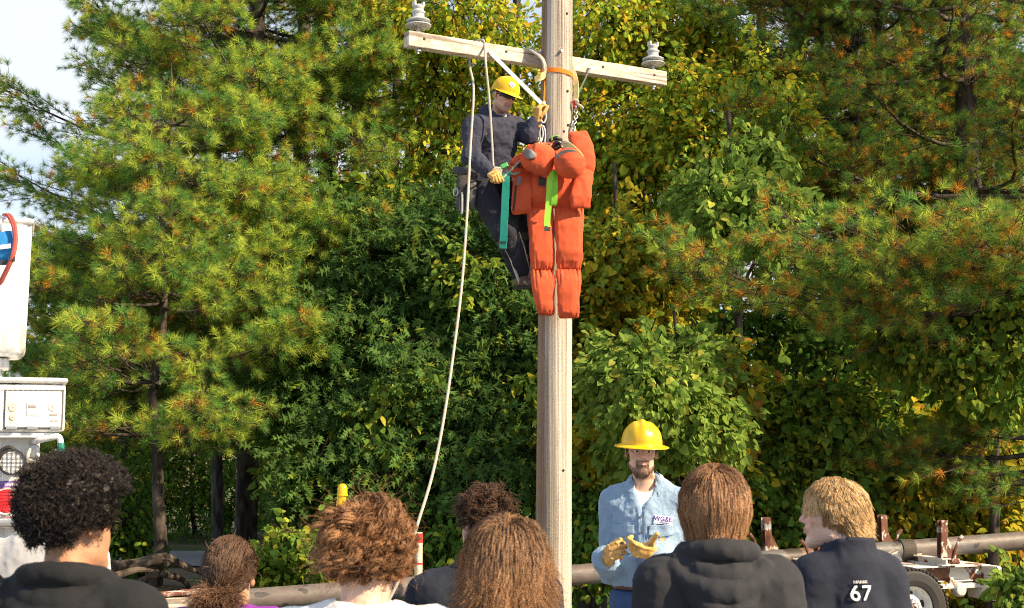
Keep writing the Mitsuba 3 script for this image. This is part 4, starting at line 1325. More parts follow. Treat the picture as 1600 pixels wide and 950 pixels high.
def pillow(pts, w, t, seed, pinch=(True, True), pleat=0.0, side=None, h=0.008, amp=0.008):
    """Stuffed canvas limb along a path: widths w and thicknesses t at each point, gathered at its seams."""
    P = np.asarray(pts, float)
    S = spline(P, 14)
    W = np.interp(np.linspace(0, 1, 14), np.linspace(0, 1, len(P)), w)
    Th = np.interp(np.linspace(0, 1, 14), np.linspace(0, 1, len(P)), t)
    u = np.linspace(0, 1, 14)
    n = 40
    uu = np.linspace(0, 1, n)
    S = spline(P, n)
    W, Th = np.interp(uu, u, W), np.interp(uu, u, Th)
    prof = np.ones(n)
    if pinch[0]:
        prof *= 0.16 + 0.84 * np.clip(uu / 0.16, 0, 1)**0.5
    if pinch[1]:
        prof *= 0.16 + 0.84 * np.clip((1 - uu) / 0.16, 0, 1)**0.5
    tg = U(np.gradient(S, axis=0))
    sd = np.array([1.0, 0.12, 0]) if side is None else np.asarray(side, float)
    sd = U(sd - tg * (tg @ sd)[:, None])
    nr = np.cross(tg, sd)
    m = 56
    th = np.arange(m) * 2 * np.pi / m
    Th = Th * 0.58
    cx, cy = np.sign(np.cos(th)) * np.abs(np.cos(th))**0.75, np.sign(np.sin(th)) * np.abs(np.sin(th))**0.85
    wv = W * (0.93 + 0.07 * prof)
    V = S[:, None] + sd[:, None] * (wv[:, None] / 2 * cx)[..., None] + nr[:, None] * ((Th * prof)[:, None] / 2 * cy)[..., None]
    if pleat:
        e0 = np.exp(-uu / 0.16) * pinch[0] + np.exp(-(1 - uu) / 0.10) * pinch[1] * 0.6
        ph = np.cos(cx * 17 + seed) * 0.6 + np.cos(cx * 29 + seed * 2) * 0.4
        V = V + nr[:, None] * (pleat * e0[:, None] * ph[None] * np.sign(cy)[None] * (np.abs(cy)[None] > 0.2))[..., None]
    q = V.reshape(-1, 3)
    F = []
    j = np.arange(m)
    for k in range(n - 1):
        a, b = k * m + j, k * m + (j + 1) % m
        F += [np.stack([a, b, b + m], 1), np.stack([a, b + m, a + m], 1)]
    N = n * m
    q = np.vstack([q, S[:1], S[-1:]])
    F += [np.stack([j * 0 + N, (j + 1) % m, j], 1), np.stack([j * 0 + N + 1, (n - 1) * m + j, (n - 1) * m + (j + 1) % m], 1)]
    ms = trimesh.Trimesh(q, np.vstack(F), process=False)
    return crumple(crumple(ms, amp * 1.3, 0.10, seed, (1, 1, 0.45)), amp * 0.5, 0.04, seed + 3, (1, 1, 0.6))


def redc(m, seed=0):
    v = np.asarray(m.vertices)
    d = np.clip((meshkit.fbm(v * 5, 4, seed + 40) - 0.55) * 4, 0, 1)[:, None]
    return RED * (0.80 + 0.40 * meshkit.fbm(v * 9, 4, seed))[:, None] * (1 - 0.35 * d)


def dpart(name, m, seed=0, **k):
    return put(name, m, 'mat_cloth', dm, True, redc(m, seed), **k)


S_ = FPX / DY
leg_l = [at(842, 318, DY + .05), at(845, 352, DY), at(847, 390, DY), at(848, 421, DY + .02)]
leg_r = [at(889, 318, DY + .05), at(889, 352, DY), at(890, 390, DY), at(889, 421, DY + .02)]
dpart('thigh', pillow(leg_l, [.185, .19, .18, .165], [.13, .16, .15, .13], 1, pleat=0.018), 1)
dpart('thigh', pillow(leg_r, [.215, .21, .19, .175], [.13, .16, .15, .13], 2, pleat=0.018), 2)
dpart('shin', pillow([at(848, 421, DY + .02), at(850, 450, DY), at(852, 474, DY + .01), at(853, 492, DY + .03)], [.175, .165, .14, .12], [.12, .14, .12, .09], 3, pleat=0.016), 3)
dpart('shin', pillow([at(888, 421, DY + .02), at(889, 452, DY), at(889, 478, DY + .01), at(889, 496, DY + .03)], [.18, .17, .15, .145], [.12, .14, .12, .09], 4, pleat=0.016), 4)
dpart('torso', pillow([at(868, 226, DY + .10), at(868, 262, DY + .02), at(867, 296, DY - .02), at(867, 324, DY + .03)], [.30, .36, .37, .36], [.16, .22, .22, .16], 5, pinch=(True, True), pleat=0.004), 5)
dpart('upper_arm', pillow([at(836, 250, DY), at(822, 254, DY - .03), at(812, 262, DY - .04), at(815, 274, DY - .03)], [.12, .15, .16, .15], [.10, .13, .13, .08], 6, side=(0.3, 0, 1), pinch=(False, True)), 6)
dpart('forearm', pillow([at(817, 272, DY - .03), at(817, 295, DY - .05), at(815, 318, DY - .05), at(815, 334, DY - .03)], [.135, .14, .14, .135], [.07, .10, .10, .07], 7), 7)
dpart('upper_arm', pillow([at(902, 206, DY + .10), at(908, 226, DY + .02), at(914, 250, DY - .02), at(914, 272, DY - .03)], [.14, .16, .15, .13], [.10, .13, .13, .10], 8, pinch=(True, True)), 8)
dpart('forearm', pillow([at(915, 262, DY - .03), at(911, 284, DY - .07), at(907, 306, DY - .09), at(907, 324, DY - .08)], [.10, .14, .155, .15], [.08, .11, .11, .07], 9, side=(1, 0.3, 0.12)), 9)
dpart('shoulder', pillow([at(820, 238, DY - .10), at(832, 245, DY - .15), at(847, 251, DY - .17), at(862, 258, DY - .14)], [.11, .20, .24, .20], [.10, .17, .20, .15], 10, side=(0.2, 0, 1), pinch=(True, True), amp=0.010), 10)
hc = at(890, 255, DY - .22)
hm_ = trimesh.creation.icosphere(5, 0.116)
hm_.apply_scale([1.0, 1.0, 0.98])
hm_.apply_translation(hc)
hm_ = crumple(hm_, 0.005, 0.07, 4)
hd_ = dpart('head', hm_, 11)


def webbing(key, pts, w, col, side=(1, 0.1, 0), name='strap', t=0.006, n=14, label=None):
    return put(name, strap(spline(pts, n), w, t, np.array(side, float)), 'mat_cloth', key, False, col, label)


LIME = (0.30, 0.62, 0.06)
webbing(dm, [at(860, 266, DY - .16), at(859, 290, DY - .17), at(857, 322, DY - .14), at(855, 345, DY - .13), at(855, 355, DY - .13)], 0.047, LIME, label='lime green webbing strap')
webbing(dm, [at(856, 354, DY - .135), at(855, 358, DY - .137), at(855, 361, DY - .135)], 0.044, (0.05, 0.05, 0.05), name='strap_end')
webbing(dm, [at(866, 266, DY - .15), at(867, 290, DY - .17), at(866, 316, DY - .15), at(864, 321, DY - .13)], 0.045, (0.20, 0.50, 0.04), label='lime green webbing loop')
webbing(dm, [at(848, 268, DY - .14), at(847, 282, DY - .15), at(846, 290, DY - .14)], 0.05, (0.03, 0.03, 0.035), name='patch', label='black fabric patch')
webbing(dm, [at(812, 276, DY - .12), at(811, 283, DY - .125), at(809, 289, DY - .12)], 0.028, (0.14, 0.14, 0.16), name='patch')
webbing(dm, [at(816, 241, DY - .09), at(813, 251, DY - .11), at(810, 262, DY - .10)], 0.020, (0.03, 0.03, 0.035), name='patch')
webbing(dm, [at(806, 290, DY - .10), at(804, 312, DY - .10), at(802, 330, DY - .10)], 0.014, (0.03, 0.03, 0.035), name='patch')
gp = pillow([at(820, 236, DY - .18), at(828, 241, DY - .235), at(838, 243, DY - .235)], [.04, .075, .03], [.02, .045, .02], 12, side=(0.2, 0, 1), amp=0.002)
put('grip_pad', gp, 'mat_leather', dm, True, (0.16, 0.17, 0.18), 'grey rubber pad')
webbing(hd_, [at(868, 246, DY - .30), at(880, 238, DY - .315), at(893, 236, DY - .315), at(902, 240, DY - .29)], 0.026, (0.16, 0.16, 0.18), side=(0, -0.6, 1), name='headband', label='grey headband')
webbing(dm, [at(873, 226, DY - .10), at(886, 226, DY - .20), at(897, 234, DY - .25), at(908, 246, DY - .24)], 0.05, (0.55, 0.66, 0.33), side=(0.4, -0.7, 0.8), label='pale lime webbing over the head')
webbing(dm, [at(826, 232, DY - .10), at(845, 228, DY - .08), at(862, 226, DY - .06)], 0.022, (0.60, 0.50, 0.30), side=(0, -0.5, 1))
kn = [at(860, 220, DY - .05), at(868, 216, DY - .12), at(876, 220, DY - .10), at(872, 230, DY - .14), at(864, 232, DY - .12), at(870, 222, DY - .15), at(880, 228, DY - .12), at(866, 226, DY - .1)]
put('buckle', tube(spline(kn, 40), 0.017, 8), 'mat_gloss', dm, True, (0.02, 0.02, 0.022), label='black harness buckle')
put('buckle_tab', tube(spline([at(862, 219, DY - .12), at(866, 213, DY - .1), at(874, 214, DY - .12)], 10), 0.009, 7), 'mat_gloss', dm, True, (0.25, 0.55, 0.08))
put('d_ring', torus_link(at(884, 228, DY - .2), np.array([1, 0, -0.4]), np.array([0.3, -0.3, 0.8]), 0.035, 0.022, 0.006), 'mat_metal', dm, True)
for a, b in (((846, 224, DY - .06), (852, 240, DY - .10)), ((842, 222, DY - .05), (845, 240, DY - .12))):
    put('hanging_cord', tube([at(*a), at(*b)], 0.006, 6), 'mat_matte', dm, True, (0.6, 0.58, 0.52))
# ----------------------------------------------------------------------------- the bucket truck at the left edge
tk = thing('bucket_truck', 'white utility bucket truck at the left edge with tail lamp and work light', 'truck')
TU, TV = U([-0.94, -0.34, 0]), U([-0.34, 0.94, 0])
TP0 = at(102, 640, 8.0) * [1, 1, 0]


def tp(px, py, b=0.0):
    """Point on the truck's rear plane, b metres forward of it, seen at the pixel."""
    d = FWD * FPX + np.array([1, 0, 0]) * (px - 800) + UPV * (475 - py)
    o = TP0 + TV * b
    return EYE + d * (np.dot(o - EYE, TV) / np.dot(d, TV))


def ta(px, py, b=0.0):
    p = tp(px, py, b) - TP0
    return np.dot(p, TU), p[2]


def tb(a0, a1, b0, b1, z0, z1, r=0.012):
    c = TP0 + TU * (a0 + a1) / 2 + TV * (b0 + b1) / 2 + np.array([0, 0, (z0 + z1) / 2])
    return xf(rbox(a1 - a0, b1 - b0, z1 - z0, r), frame(c, x=TU, z=np.array([0, 0, 1.0])))


zt, zl, zb = ta(60, 590)[1], ta(60, 600)[1], ta(60, 675)[1]
cab_ = put('cabinet', tb(0.0, 1.9, 0.0, 0.9, zb, zl, 0.02), 'mat_paint', tk, 30, label='white tool cabinet with rounded lid')
put('lid', tb(-0.012, 1.92, -0.02, 0.93, zl + 0.004, zt, 0.018), 'mat_paint', cab_, 30)
a1_, z1_ = ta(97, 612)
a0_, z0_ = ta(7, 668)
put('door', tb(a1_, a0_, -0.012, 0.01, z0_, z1_, 0.006), 'mat_paint', cab_, 30)
put('door_gap', tb(a1_ - 0.010, a0_ + 0.010, -0.003, 0.012, z0_ - 0.010, z1_ + 0.010, 0.002), 'mat_matte', cab_, False, (0.10, 0.10, 0.10))
for px in (18, 50, 86):
    a, z = ta(px, 668)
    put('hinge', tb(a - 0.03, a + 0.03, -0.020, -0.004, z - 0.012, z + 0.010, 0.004), 'mat_metal', cab_, False)
for px in range(4, 102, 8):
    a, z = ta(px, 605)
    put('rivet', xf(trimesh.creation.icosphere(1, 0.005), trans(TP0 + TU * a - TV * 0.002 + np.array([0, 0, z - 0.016]))), 'mat_metal', cab_, False)
la, lz1 = ta(60, 627)
lb, lz0 = ta(41, 650)
lt_ = put('latch', tb(la, lb, -0.020, -0.008, lz0, lz1, 0.008), 'mat_paint', cab_, 30, label='recessed paddle latch')
put('paddle', tb(la + 0.012, lb - 0.010, -0.026, -0.018, lz1 - 0.040, lz1 - 0.022, 0.003), 'mat_gloss', lt_ if False else cab_, False, (0.30, 0.29, 0.26))
for (px, py, r, col) in [(20, 637, .022, (0.55, 0.42, 0.30)), (20, 652, .018, (0.55, 0.38, 0.30)), (82, 636, .024, (0.62, 0.56, 0.50))]:
    c = tp(px, py, -0.015)
    for j, (rr_, cc) in enumerate(((r, col), (r * 0.62, (0.74, 0.72, 0.68)), (r * 0.3, tuple(0.6 * np.array(col))))):
        put('sticker', cyl(c - TV * 0.001 * j, c - TV * (0.002 + 0.0012 * j), rr_, 20), 'mat_matte', cab_, False, cc)
for (px, py, w) in [(80, 648, .010), (86, 648, .012), (81, 658, .008), (88, 658, .010)]:
    a, z = ta(px, py)
    put('sticker', tb(a - w, a + w, -0.0155, -0.011, z - 0.006, z + 0.006, 0.001), 'mat_matte', cab_, False, (0.35, 0.32, 0.30))
# lower body behind the cabinet's overhang
ar, _ = ta(57, 720, 0.15)
zbm = ta(30, 806, 0.15)[1]
bd = put('body', tb(ar, 2.3, 0.15, 2.6, 0.62, zb - 0.004, 0.03), 'mat_paint', tk, 30, label='white truck body with purple stripe')
put('overhang', tb(0.03, 1.9, 0.02, 0.4, zb - 0.035, zb - 0.002, 0.008), 'mat_paint', bd, 30)
put('bumper', tb(ar - 0.02, 2.3, 0.0, 0.17, zbm - 0.06, zbm, 0.015), 'mat_metal', tk, 30)
a_s, zs_ = ta(36, 757, 0.15)
put('stripe', tb(a_s, 2.28, 0.146, 0.16, zs_ - 0.022, zs_ + 0.022, 0.002), 'mat_matte', bd, False, (0.20, 0.12, 0.38))
for j in range(7):
    a, z = ta(30 - j * 3.6, 757, 0.14)
    put('letter', tb(a - 0.005, a + 0.005, 0.142, 0.147, z - 0.007, z + (0.010 if j % 3 == 0 else 0.004), 0.001), 'mat_matte', bd, False, (0.75, 0.75, 0.78))
# work light
o = tp(19, 722, 0.02)
ld = U(U([0.18, -1, 0]) * 1.0 + np.array([0.10, 0, -0.05]))
Ml = frame(o, z=ld, x=np.array([1.0, 0.2, 0]))
wl = thing('work_light', 'black hand lamp with wire guard fixed on the white truck', 'lamp')
put('housing', trimesh.graph.smooth_shade(xf(lathe([(0.0, -0.11), (0.045, -0.10), (0.060, -0.06), (0.072, 0.0), (0.078, 0.004), (0.078, 0.014), (0.068, 0.016), (0.064, 0.004), (0.0635, 0.003)], 28), Ml), angle=0.6, facet_minarea=None), 'mat_matte', wl, True, (0.025, 0.025, 0.027))
put('lens', xf(trimesh.creation.cylinder(0.066, 0.006, sections=28), Ml @ trans([0, 0, 0.004])), 'mat_gloss', wl, False, (0.72, 0.74, 0.76), 'pale lamp lens')
gd = [tube([[x, -math.sqrt(max(0.066**2 - x * x, 0)), 0.013], [x, math.sqrt(max(0.066**2 - x * x, 0)), 0.013]], 0.0017, 5) for x in np.linspace(-0.05, 0.05, 5)]
gd += [tube([[-math.sqrt(max(0.066**2 - x * x, 0)), x, 0.0145], [math.sqrt(max(0.066**2 - x * x, 0)), x, 0.0145]], 0.0017, 5) for x in np.linspace(-0.05, 0.05, 5)]
put('guard', xf(join(gd), Ml), 'mat_matte', wl, True, (0.03, 0.03, 0.03))
put('handle', tube(spline([tp(-4, 712, 0.06), tp(2, 705, 0.06), tp(12, 699, 0.05), tp(21, 702, 0.05), tp(27, 711, 0.05)], 16), 0.013, 8), 'mat_matte', wl, True, (0.025, 0.025, 0.027))
put('bracket', cyl(o - ld * 0.05, tp(14, 724, 0.16), 0.02, 10), 'mat_metal', wl, 30)
# tail lamp
o = tp(10, 783, 0.10)
tl = put('tail_lamp', trimesh.graph.smooth_shade(xf(lathe([(0.0, 0.022), (0.03, 0.020), (0.06, 0.010), (0.070, 0.0), (0.070, -0.04), (0.0, -0.04)], 32), frame(o, z=-TV, x=TU)), angle=0.6, facet_minarea=None), 'mat_gloss', tk, True, (0.55, 0.02, 0.025), 'round red tail lamp')
put('rim', xf(trimesh.creation.annulus(0.069, 0.079, 0.03, sections=32), frame(o + TV * 0.01, z=-TV, x=TU)), 'mat_gloss', tl, False, (0.45, 0.44, 0.42))
for k in range(-3, 4):
    w = math.sqrt(0.064**2 - (k * 0.017)**2)
    q = o - TV * (0.021 - 0.30 * (k * 0.017)**2 / 0.07)
    put('rib', join([tube([q + np.array([0, 0, k * 0.017]) - TU * w * 0.9, q - TV * 0.004 + np.array([0, 0, k * 0.017]), q + np.array([0, 0, k * 0.017]) + TU * w * 0.9], 0.003, 5)]), 'mat_gloss', tl, True, (0.42, 0.015, 0.02))
# conduit with green end
put('conduit', tube(spline([tp(48, 692, 0.1), tp(62, 688, 0.02), tp(80, 684, -0.02), tp(90, 682, -0.03), tp(94, 687, -0.03), tp(95, 698, -0.03)], 24), 0.018, 10), 'mat_paint', tk, True, label='cream conduit pipe')
put('conduit_end', tube([tp(95, 692, -0.03), tp(96, 706, -0.03)], 0.0195, 10), 'mat_gloss', tk, True, (0.02, 0.20, 0.15), 'green pipe end')
put('bracket', tube(spline([tp(44, 735, 0.12), tp(42, 716, 0.06), tp(48, 702, 0.06), tp(58, 698, 0.06), tp(59, 715, 0.06), tp(58, 738, 0.12)], 20), 0.012, 8), 'mat_paint', tk, True, label='bent grab handle')
# bucket on its boom
BD = 9.3
bz1, bz0 = at(30, 343, BD)[2], at(30, 556, BD)[2]
bw = 0.66
bco = at(47, 450, BD)
bctr = np.array([bco[0], BD, 0]) + TU * bw / 2 + TV * bw / 2
BM = np.stack([TU, TV, [0, 0, 1.0]], 1)


def bucket(p):
    c = bctr + [0, 0, (bz0 + bz1) / 2]
    q = (p - c) @ BM
    tp_ = 1 - 0.05 * np.clip((bz1 - p[:, 2]) / (bz1 - bz0), 0, 1)
    q[:, :2] /= tp_[:, None]
    d = boxd(q, (0, 0, 0), np.array([bw / 2, bw / 2, (bz1 - bz0) / 2]), 0.07)
    d = np.minimum(d, boxd(q, (0, 0, (bz1 - bz0) / 2 - 0.012), np.array([bw / 2 + 0.014, bw / 2 + 0.014, 0.018]), 0.010))
    return smax(d, -boxd(q, (0, 0, 0.08), np.array([bw / 2 - 0.03, bw / 2 - 0.03, (bz1 - bz0) / 2 + 0.05]), 0.05), 0.006)


bk3 = put('bucket', relax(nets(bucket, bctr + [-0.6, -0.6, bz0 - 0.1], bctr + [0.6, 0.6, bz1 + 0.1], 0.012), 1, 0.4), 'mat_paint', tk, True, label='tall white fibreglass bucket with rim')
bc4 = bctr
bmo = frame(bc4 - TU * 0.06, x=TU, z=np.array([0, 0, 1.0]))
put('bucket_mount', join([xf(rbox(0.30, 0.34, 0.07, 0.012), bmo @ trans([0, 0, bz0 - 0.045])), xf(rbox(0.20, 0.20, 0.16, 0.012), bmo @ trans([0, 0, bz0 - 0.15]))]), 'mat_paint', tk, 30)
put('boom', join([tube([bc4 + [-0.1, 0, bz0 - 0.18], bc4 + [-2.2, 0.5, bz0 - 0.05]], 0.13, 12), tube([bc4 + [-2.2, 0.5, bz0 - 0.05], TP0 + TU * 1.2 + TV * 2.0 + [0, 0, 1.9]], 0.15, 12)]), 'mat_paint', tk, 40)
put('cab', tb(0.1, 2.2, 3.0, 4.8, 0.7, 2.1, 0.12), 'mat_paint', tk, 40)
for b in (1.3, 4.0):
    for a in (0.16, 2.1):
        c = TP0 + TU * a + TV * b + np.array([0, 0, 0.44])
        put('wheel', xf(lathe([(0.0, -0.11), (0.26, -0.11), (0.40, -0.12), (0.44, -0.09), (0.44, 0.09), (0.40, 0.12), (0.26, 0.11), (0.0, 0.11)], 36), frame(c, z=TU, x=TV)), 'mat_matte', tk, False, (0.03, 0.03, 0.03))
# blue pouch and red hose on the bucket's rim
pouch = thing('tool_bag', 'blue tool bag with a white band hanging on the bucket rim', 'bag')
yb = BD - 0.26
put('bag', pillow([at(2, 363, yb), at(3, 380, yb - 0.02), at(3, 396, yb - 0.02), at(2, 409, yb)], [.15, .17, .17, .15], [.06, .09, .09, .06], 5, amp=0.003), 'mat_cloth', pouch, True, (0.02, 0.20, 0.50))
put('band', strap([at(-8, 387, yb - 0.068), at(3, 386, yb - 0.072), at(17, 384, yb - 0.066)], 0.03, 0.006, np.array([0, 0, 1.0])), 'mat_cloth', pouch, False, (0.6, 0.68, 0.74))
put('base', strap([at(-8, 410, yb - 0.05), at(3, 411, yb - 0.055), at(16, 409, yb - 0.05)], 0.03, 0.02, np.array([0, 0, 1.0])), 'mat_cloth', pouch, False, (0.05, 0.05, 0.06))
put('hook', tube(spline([at(1, 362, yb), at(1, 345, yb), at(1, 338, BD - 0.22), at(1, 345, BD - 0.16)], 12), 0.008, 7), 'mat_metal', pouch, True)
hs_ = thing('hose', 'dull red hose looped over the rim of the white bucket', 'hose')
for j in range(2):
    put('hose', tube(spline([at(6 + 3 * j, 336, BD - 0.05), at(12 + 4 * j, 337, BD - 0.20), at(20 + 3 * j, 352, yb - 0.03), at(23 + 2 * j, 378, yb - 0.06), at(18 + 2 * j, 402, yb - 0.09), at(8, 425 + 4 * j, yb - 0.06), at(-2, 440 + 4 * j, yb - 0.03), at(-20, 436, yb)], 40), 0.0125, 8), 'mat_matte', hs_, True, (0.34, 0.07, 0.06))
put('clip', xf(rbox(0.035, 0.03, 0.05, 0.006), trans(at(19, 403, yb - 0.085))), 'mat_matte', hs_, False, (0.03, 0.03, 0.03))

# ----------------------------------------------------------------------------- the pole trailer
tr = thing('pole_trailer', 'rusty white pole trailer with upright stakes and a long grey pipe', 'trailer')
PA, PB = at(300, 944, 10.75), at(1700, 837, 13.5)
LD = U((PB - PA) * [1, 1, 0])
CN = np.array([LD[1], -LD[0], 0])
pm_ = PA + (PB - PA) * ((2.56 - PA[0]) / (PB - PA)[0])
TO = np.array([pm_[0], pm_[1], 0])
pr = 0.088
put('reach_pipe', join([tube([lerp(PA, PB, t) for t in np.linspace(0, 1, 30)], pr, 28)]), 'mat_pipe', tr, 40, label='long grey steel pipe with rusty and blackened patches')
for t, w in ((0.245, 0.10), (0.645, 0.10), (0.755, 0.14)):
    c = lerp(PA, PB, t)
    put('collar', tube([c - LD * w / 2, c + LD * w / 2], pr + 0.010, 28), 'mat_matte', tr, False, (0.05, 0.042, 0.038), 'dark pipe collar')


def tq(s, c, z):
    return TO + LD * s + CN * c + np.array([0, 0, z])


def tbox(s0, s1, c0, c1, z0, z1, r=0.005):
    return xf(rbox(s1 - s0, c1 - c0, z1 - z0, r), frame(tq((s0 + s1) / 2, (c0 + c1) / 2, (z0 + z1) / 2), x=LD, z=np.array([0, 0, 1.0])))


zp = lambda s: pm_[2] + (PB - PA)[2] / np.linalg.norm((PB - PA)[:2]) * s - pr
zr = 0.66
for c in (-0.33, 0.33):
    put('rail', join([tbox(-0.75, 1.80, c - 0.035, c + 0.035, zr - 0.012, zr), tbox(-0.75, 1.80, c - 0.006, c + 0.006, zr - 0.13, zr - 0.012), tbox(-0.75, 1.80, c - 0.035, c + 0.035, zr - 0.142, zr - 0.13)]), 'mat_rustpaint', tr, False)
put('deck_plate', tbox(0.95, 1.78, -0.48, 0.48, zr + 0.002, zr + 0.016, 0.003), 'mat_rustpaint', tr, False)
put('side_box', tbox(-0.62, 0.12, 0.40, 0.62, zr - 0.30, zr - 0.05, 0.01), 'mat_rustpaint', tr, False, label='white box beneath the trailer frame')
put('lower_beam', join([tbox(0.30, 1.85, 0.36, 0.40, zr - 0.20, zr - 0.155), tbox(1.40, 1.44, 0.36, 0.40, zr - 0.20, zr - 0.10)]), 'mat_rustpaint', tr, False)
ep = put('end_plate', tbox(1.72, 1.90, 0.22, 0.60, zr - 0.30, zr - 0.16, 0.008), 'mat_rustpaint', tr, False)
put('rear_beam', tbox(1.80, 1.87, -0.50, 0.55, zr - 0.16, zr + 0.002, 0.006), 'mat_rustpaint', tr, False)
q = tq(1.80, 0.605, zr - 0.235)
tlk = put('tail_lamp', trimesh.graph.smooth_shade(xf(lathe([(0, 0.018), (0.03, 0.014), (0.046, 0.0), (0.046, -0.03), (0, -0.03)], 24), frame(q, z=CN, x=LD)), angle=0.6, facet_minarea=None), 'mat_gloss', tr, True, (0.58, 0.12, 0.10), 'round faded red tail lamp')
q = tq(1.50, 0.41, zr - 0.21)
put('reflector', trimesh.graph.smooth_shade(xf(lathe([(0, 0.03), (0.05, 0.02), (0.066, 0.0), (0.066, -0.06), (0, -0.06)], 24), frame(q, z=CN, x=LD)), angle=0.6, facet_minarea=None), 'mat_gloss', tr, True, (0.55, 0.56, 0.56))
for s in (0.0, 1.28):
    put('bolster', join([tbox(s - 0.05, s + 0.05, -0.52, 0.52, zr + 0.018, zr + 0.03), tbox(s - 0.008, s + 0.008, -0.52, 0.52, zr + 0.03, zr + 0.075), tbox(s - 0.05, s + 0.05, -0.52, 0.52, zr + 0.075, zr + 0.087)]), 'mat_rustpaint', tr, False)
    put('saddle', xf(trimesh.creation.box((0.10, 0.16, max(zp(s) - zr - 0.087, 0.02))), frame(tq(s, 0, zr + 0.087 + max(zp(s) - zr - 0.087, 0.02) / 2), x=LD, z=np.array([0, 0, 1.0]))), 'mat_timber', tr, False)
    for c in (-0.47, 0.47):
        h0, h1 = zr + 0.088, zr + 0.088 + 0.34
        lean = U(np.array([0, 0, 1.0]) + CN * 0.05 * np.sign(c))
        st = put('stake', join([xf(trimesh.creation.box((0.070, 0.010, 0.34)), frame(tq(s, c - 0.03, (h0 + h1) / 2), x=LD, z=lean)), xf(trimesh.creation.box((0.070, 0.010, 0.34)), frame(tq(s, c + 0.03, (h0 + h1) / 2), x=LD, z=lean)), xf(trimesh.creation.box((0.010, 0.050, 0.335)), frame(tq(s, c, (h0 + h1) / 2), x=LD, z=lean))]), 'mat_rust', tr, False, label='rusty upright stake with flaking white paint')
        put('gusset', xf(trimesh.creation.extrude_polygon(__import__('shapely').Polygon([(0, 0), (0.11, 0), (0, 0.20)]), 0.012), frame(tq(s + 0.037, c, h0), x=LD, y=np.array([0, 0, 1.0]))), 'mat_rust', st, False)
        e = -1 if s < 0.5 else 1
        b0 = tq(s + e * 0.10, c + 0.02, h0 - 0.03)
        put('lever', join([tube([b0, b0 + LD * e * 0.02 + [0, 0, 0.10], b0 + LD * e * 0.06 + [0, 0, 0.19]], [0.020, 0.015, 0.012], 8), tube([b0 + LD * e * 0.055 + [0, 0, 0.18], b0 + LD * e * 0.10 + [0, 0, 0.225]], 0.017, 8), xf(rbox(0.09, 0.07, 0.05, 0.01), frame(b0, x=LD, z=np.array([0, 0, 1.0])))]), 'mat_rust', tr, 40, label='rusty binder lever')
put('wedge', xf(rbox(0.10, 0.14, 0.11, 0.008), frame(tq(0.98, 0.12, zr + 0.07), x=U(LD + [0, 0, 0.5]), y=CN)), 'mat_timber', tr, False, label='tan wooden wedge')
put('tie_ring', torus_link(tq(1.02, 0.42, zr - 0.13), LD, np.array([0, 0, 1.0]), 0.055, 0.045, 0.008), 'mat_metal', tr, True)
# wheels
rw = 0.345
for c, f in ((0.70, 1), (-0.70, -1)):
    o = tq(0.74, c, rw)
    Mw = frame(o, z=CN * f, x=LD)
    prof = [(0.205, -0.085), (0.25, -0.098), (0.31, -0.095), (0.335, -0.078), (0.343, -0.06), (0.345, 0.0), (0.343, 0.06), (0.335, 0.078), (0.31, 0.095), (0.25, 0.098), (0.205, 0.085), (0.195, 0.07), (0.195, -0.07), (0.205, -0.085)]
    wk = put('wheel', xf(lathe([(0.0, 0.03), (0.075, 0.03), (0.085, 0.036), (0.13, 0.012), (0.165, 0.020), (0.190, 0.065), (0.206, 0.082), (0.210, 0.080), (0.196, 0.055), (0.175, 0.0), (0.0, -0.02)], 40), Mw), 'mat_paint', tr, 30, label='trailer wheel with white steel rim')
    ty = put('tyre', xf(lathe(prof, 64), Mw), 'mat_matte', wk, False, (0.032, 0.032, 0.034), 'worn black tyre')
    for k in range(56):
        a = k * 2 * np.pi / 56
        R = rotz(a)
        put('tread_block', xf(trimesh.util.concatenate([trimesh.creation.box((0.014, 0.022, 0.055), trans([0.346, 0, 0.062])), trimesh.creation.box((0.012, 0.022, 0.050), trans([0.347, 0.012, 0.0])), trimesh.creation.box((0.014, 0.022, 0.055), trans([0.346, 0, -0.062]))]), Mw @ R), 'mat_matte', ty, False, (0.040, 0.040, 0.042))
    for k in range(5):
        a = k * 2 * np.pi / 5 + 0.3
        put('hand_hole', xf(trimesh.creation.icosphere(2, 1.0).apply_scale([0.020, 0.034, 0.006]), Mw @ rotz(a) @ trans([0.135, 0, 0.016])), 'mat_matte', wk, True, (0.02, 0.02, 0.02))
        put('wheel_nut', xf(trimesh.creation.cylinder(0.009, 0.02, sections=6), Mw @ rotz(a + 0.6) @ trans([0.055, 0, 0.038])), 'mat_metal', wk, False)
    put('hub', xf(lathe([(0, 0.085), (0.03, 0.080), (0.038, 0.06), (0.040, 0.03), (0, 0.03)], 20), Mw), 'mat_rust', wk, 30)
put('axle', tube([tq(0.74, -0.66, rw), tq(0.74, 0.66, rw)], 0.035, 10), 'mat_rust', tr, 40)
for c in (-0.33, 0.33):
    put('spring', strap(spline([tq(0.26, c, zr - 0.16), tq(0.74, c, rw + 0.05), tq(1.22, c, zr - 0.16)], 12), 0.06, 0.03, CN), 'mat_rust', tr, False)
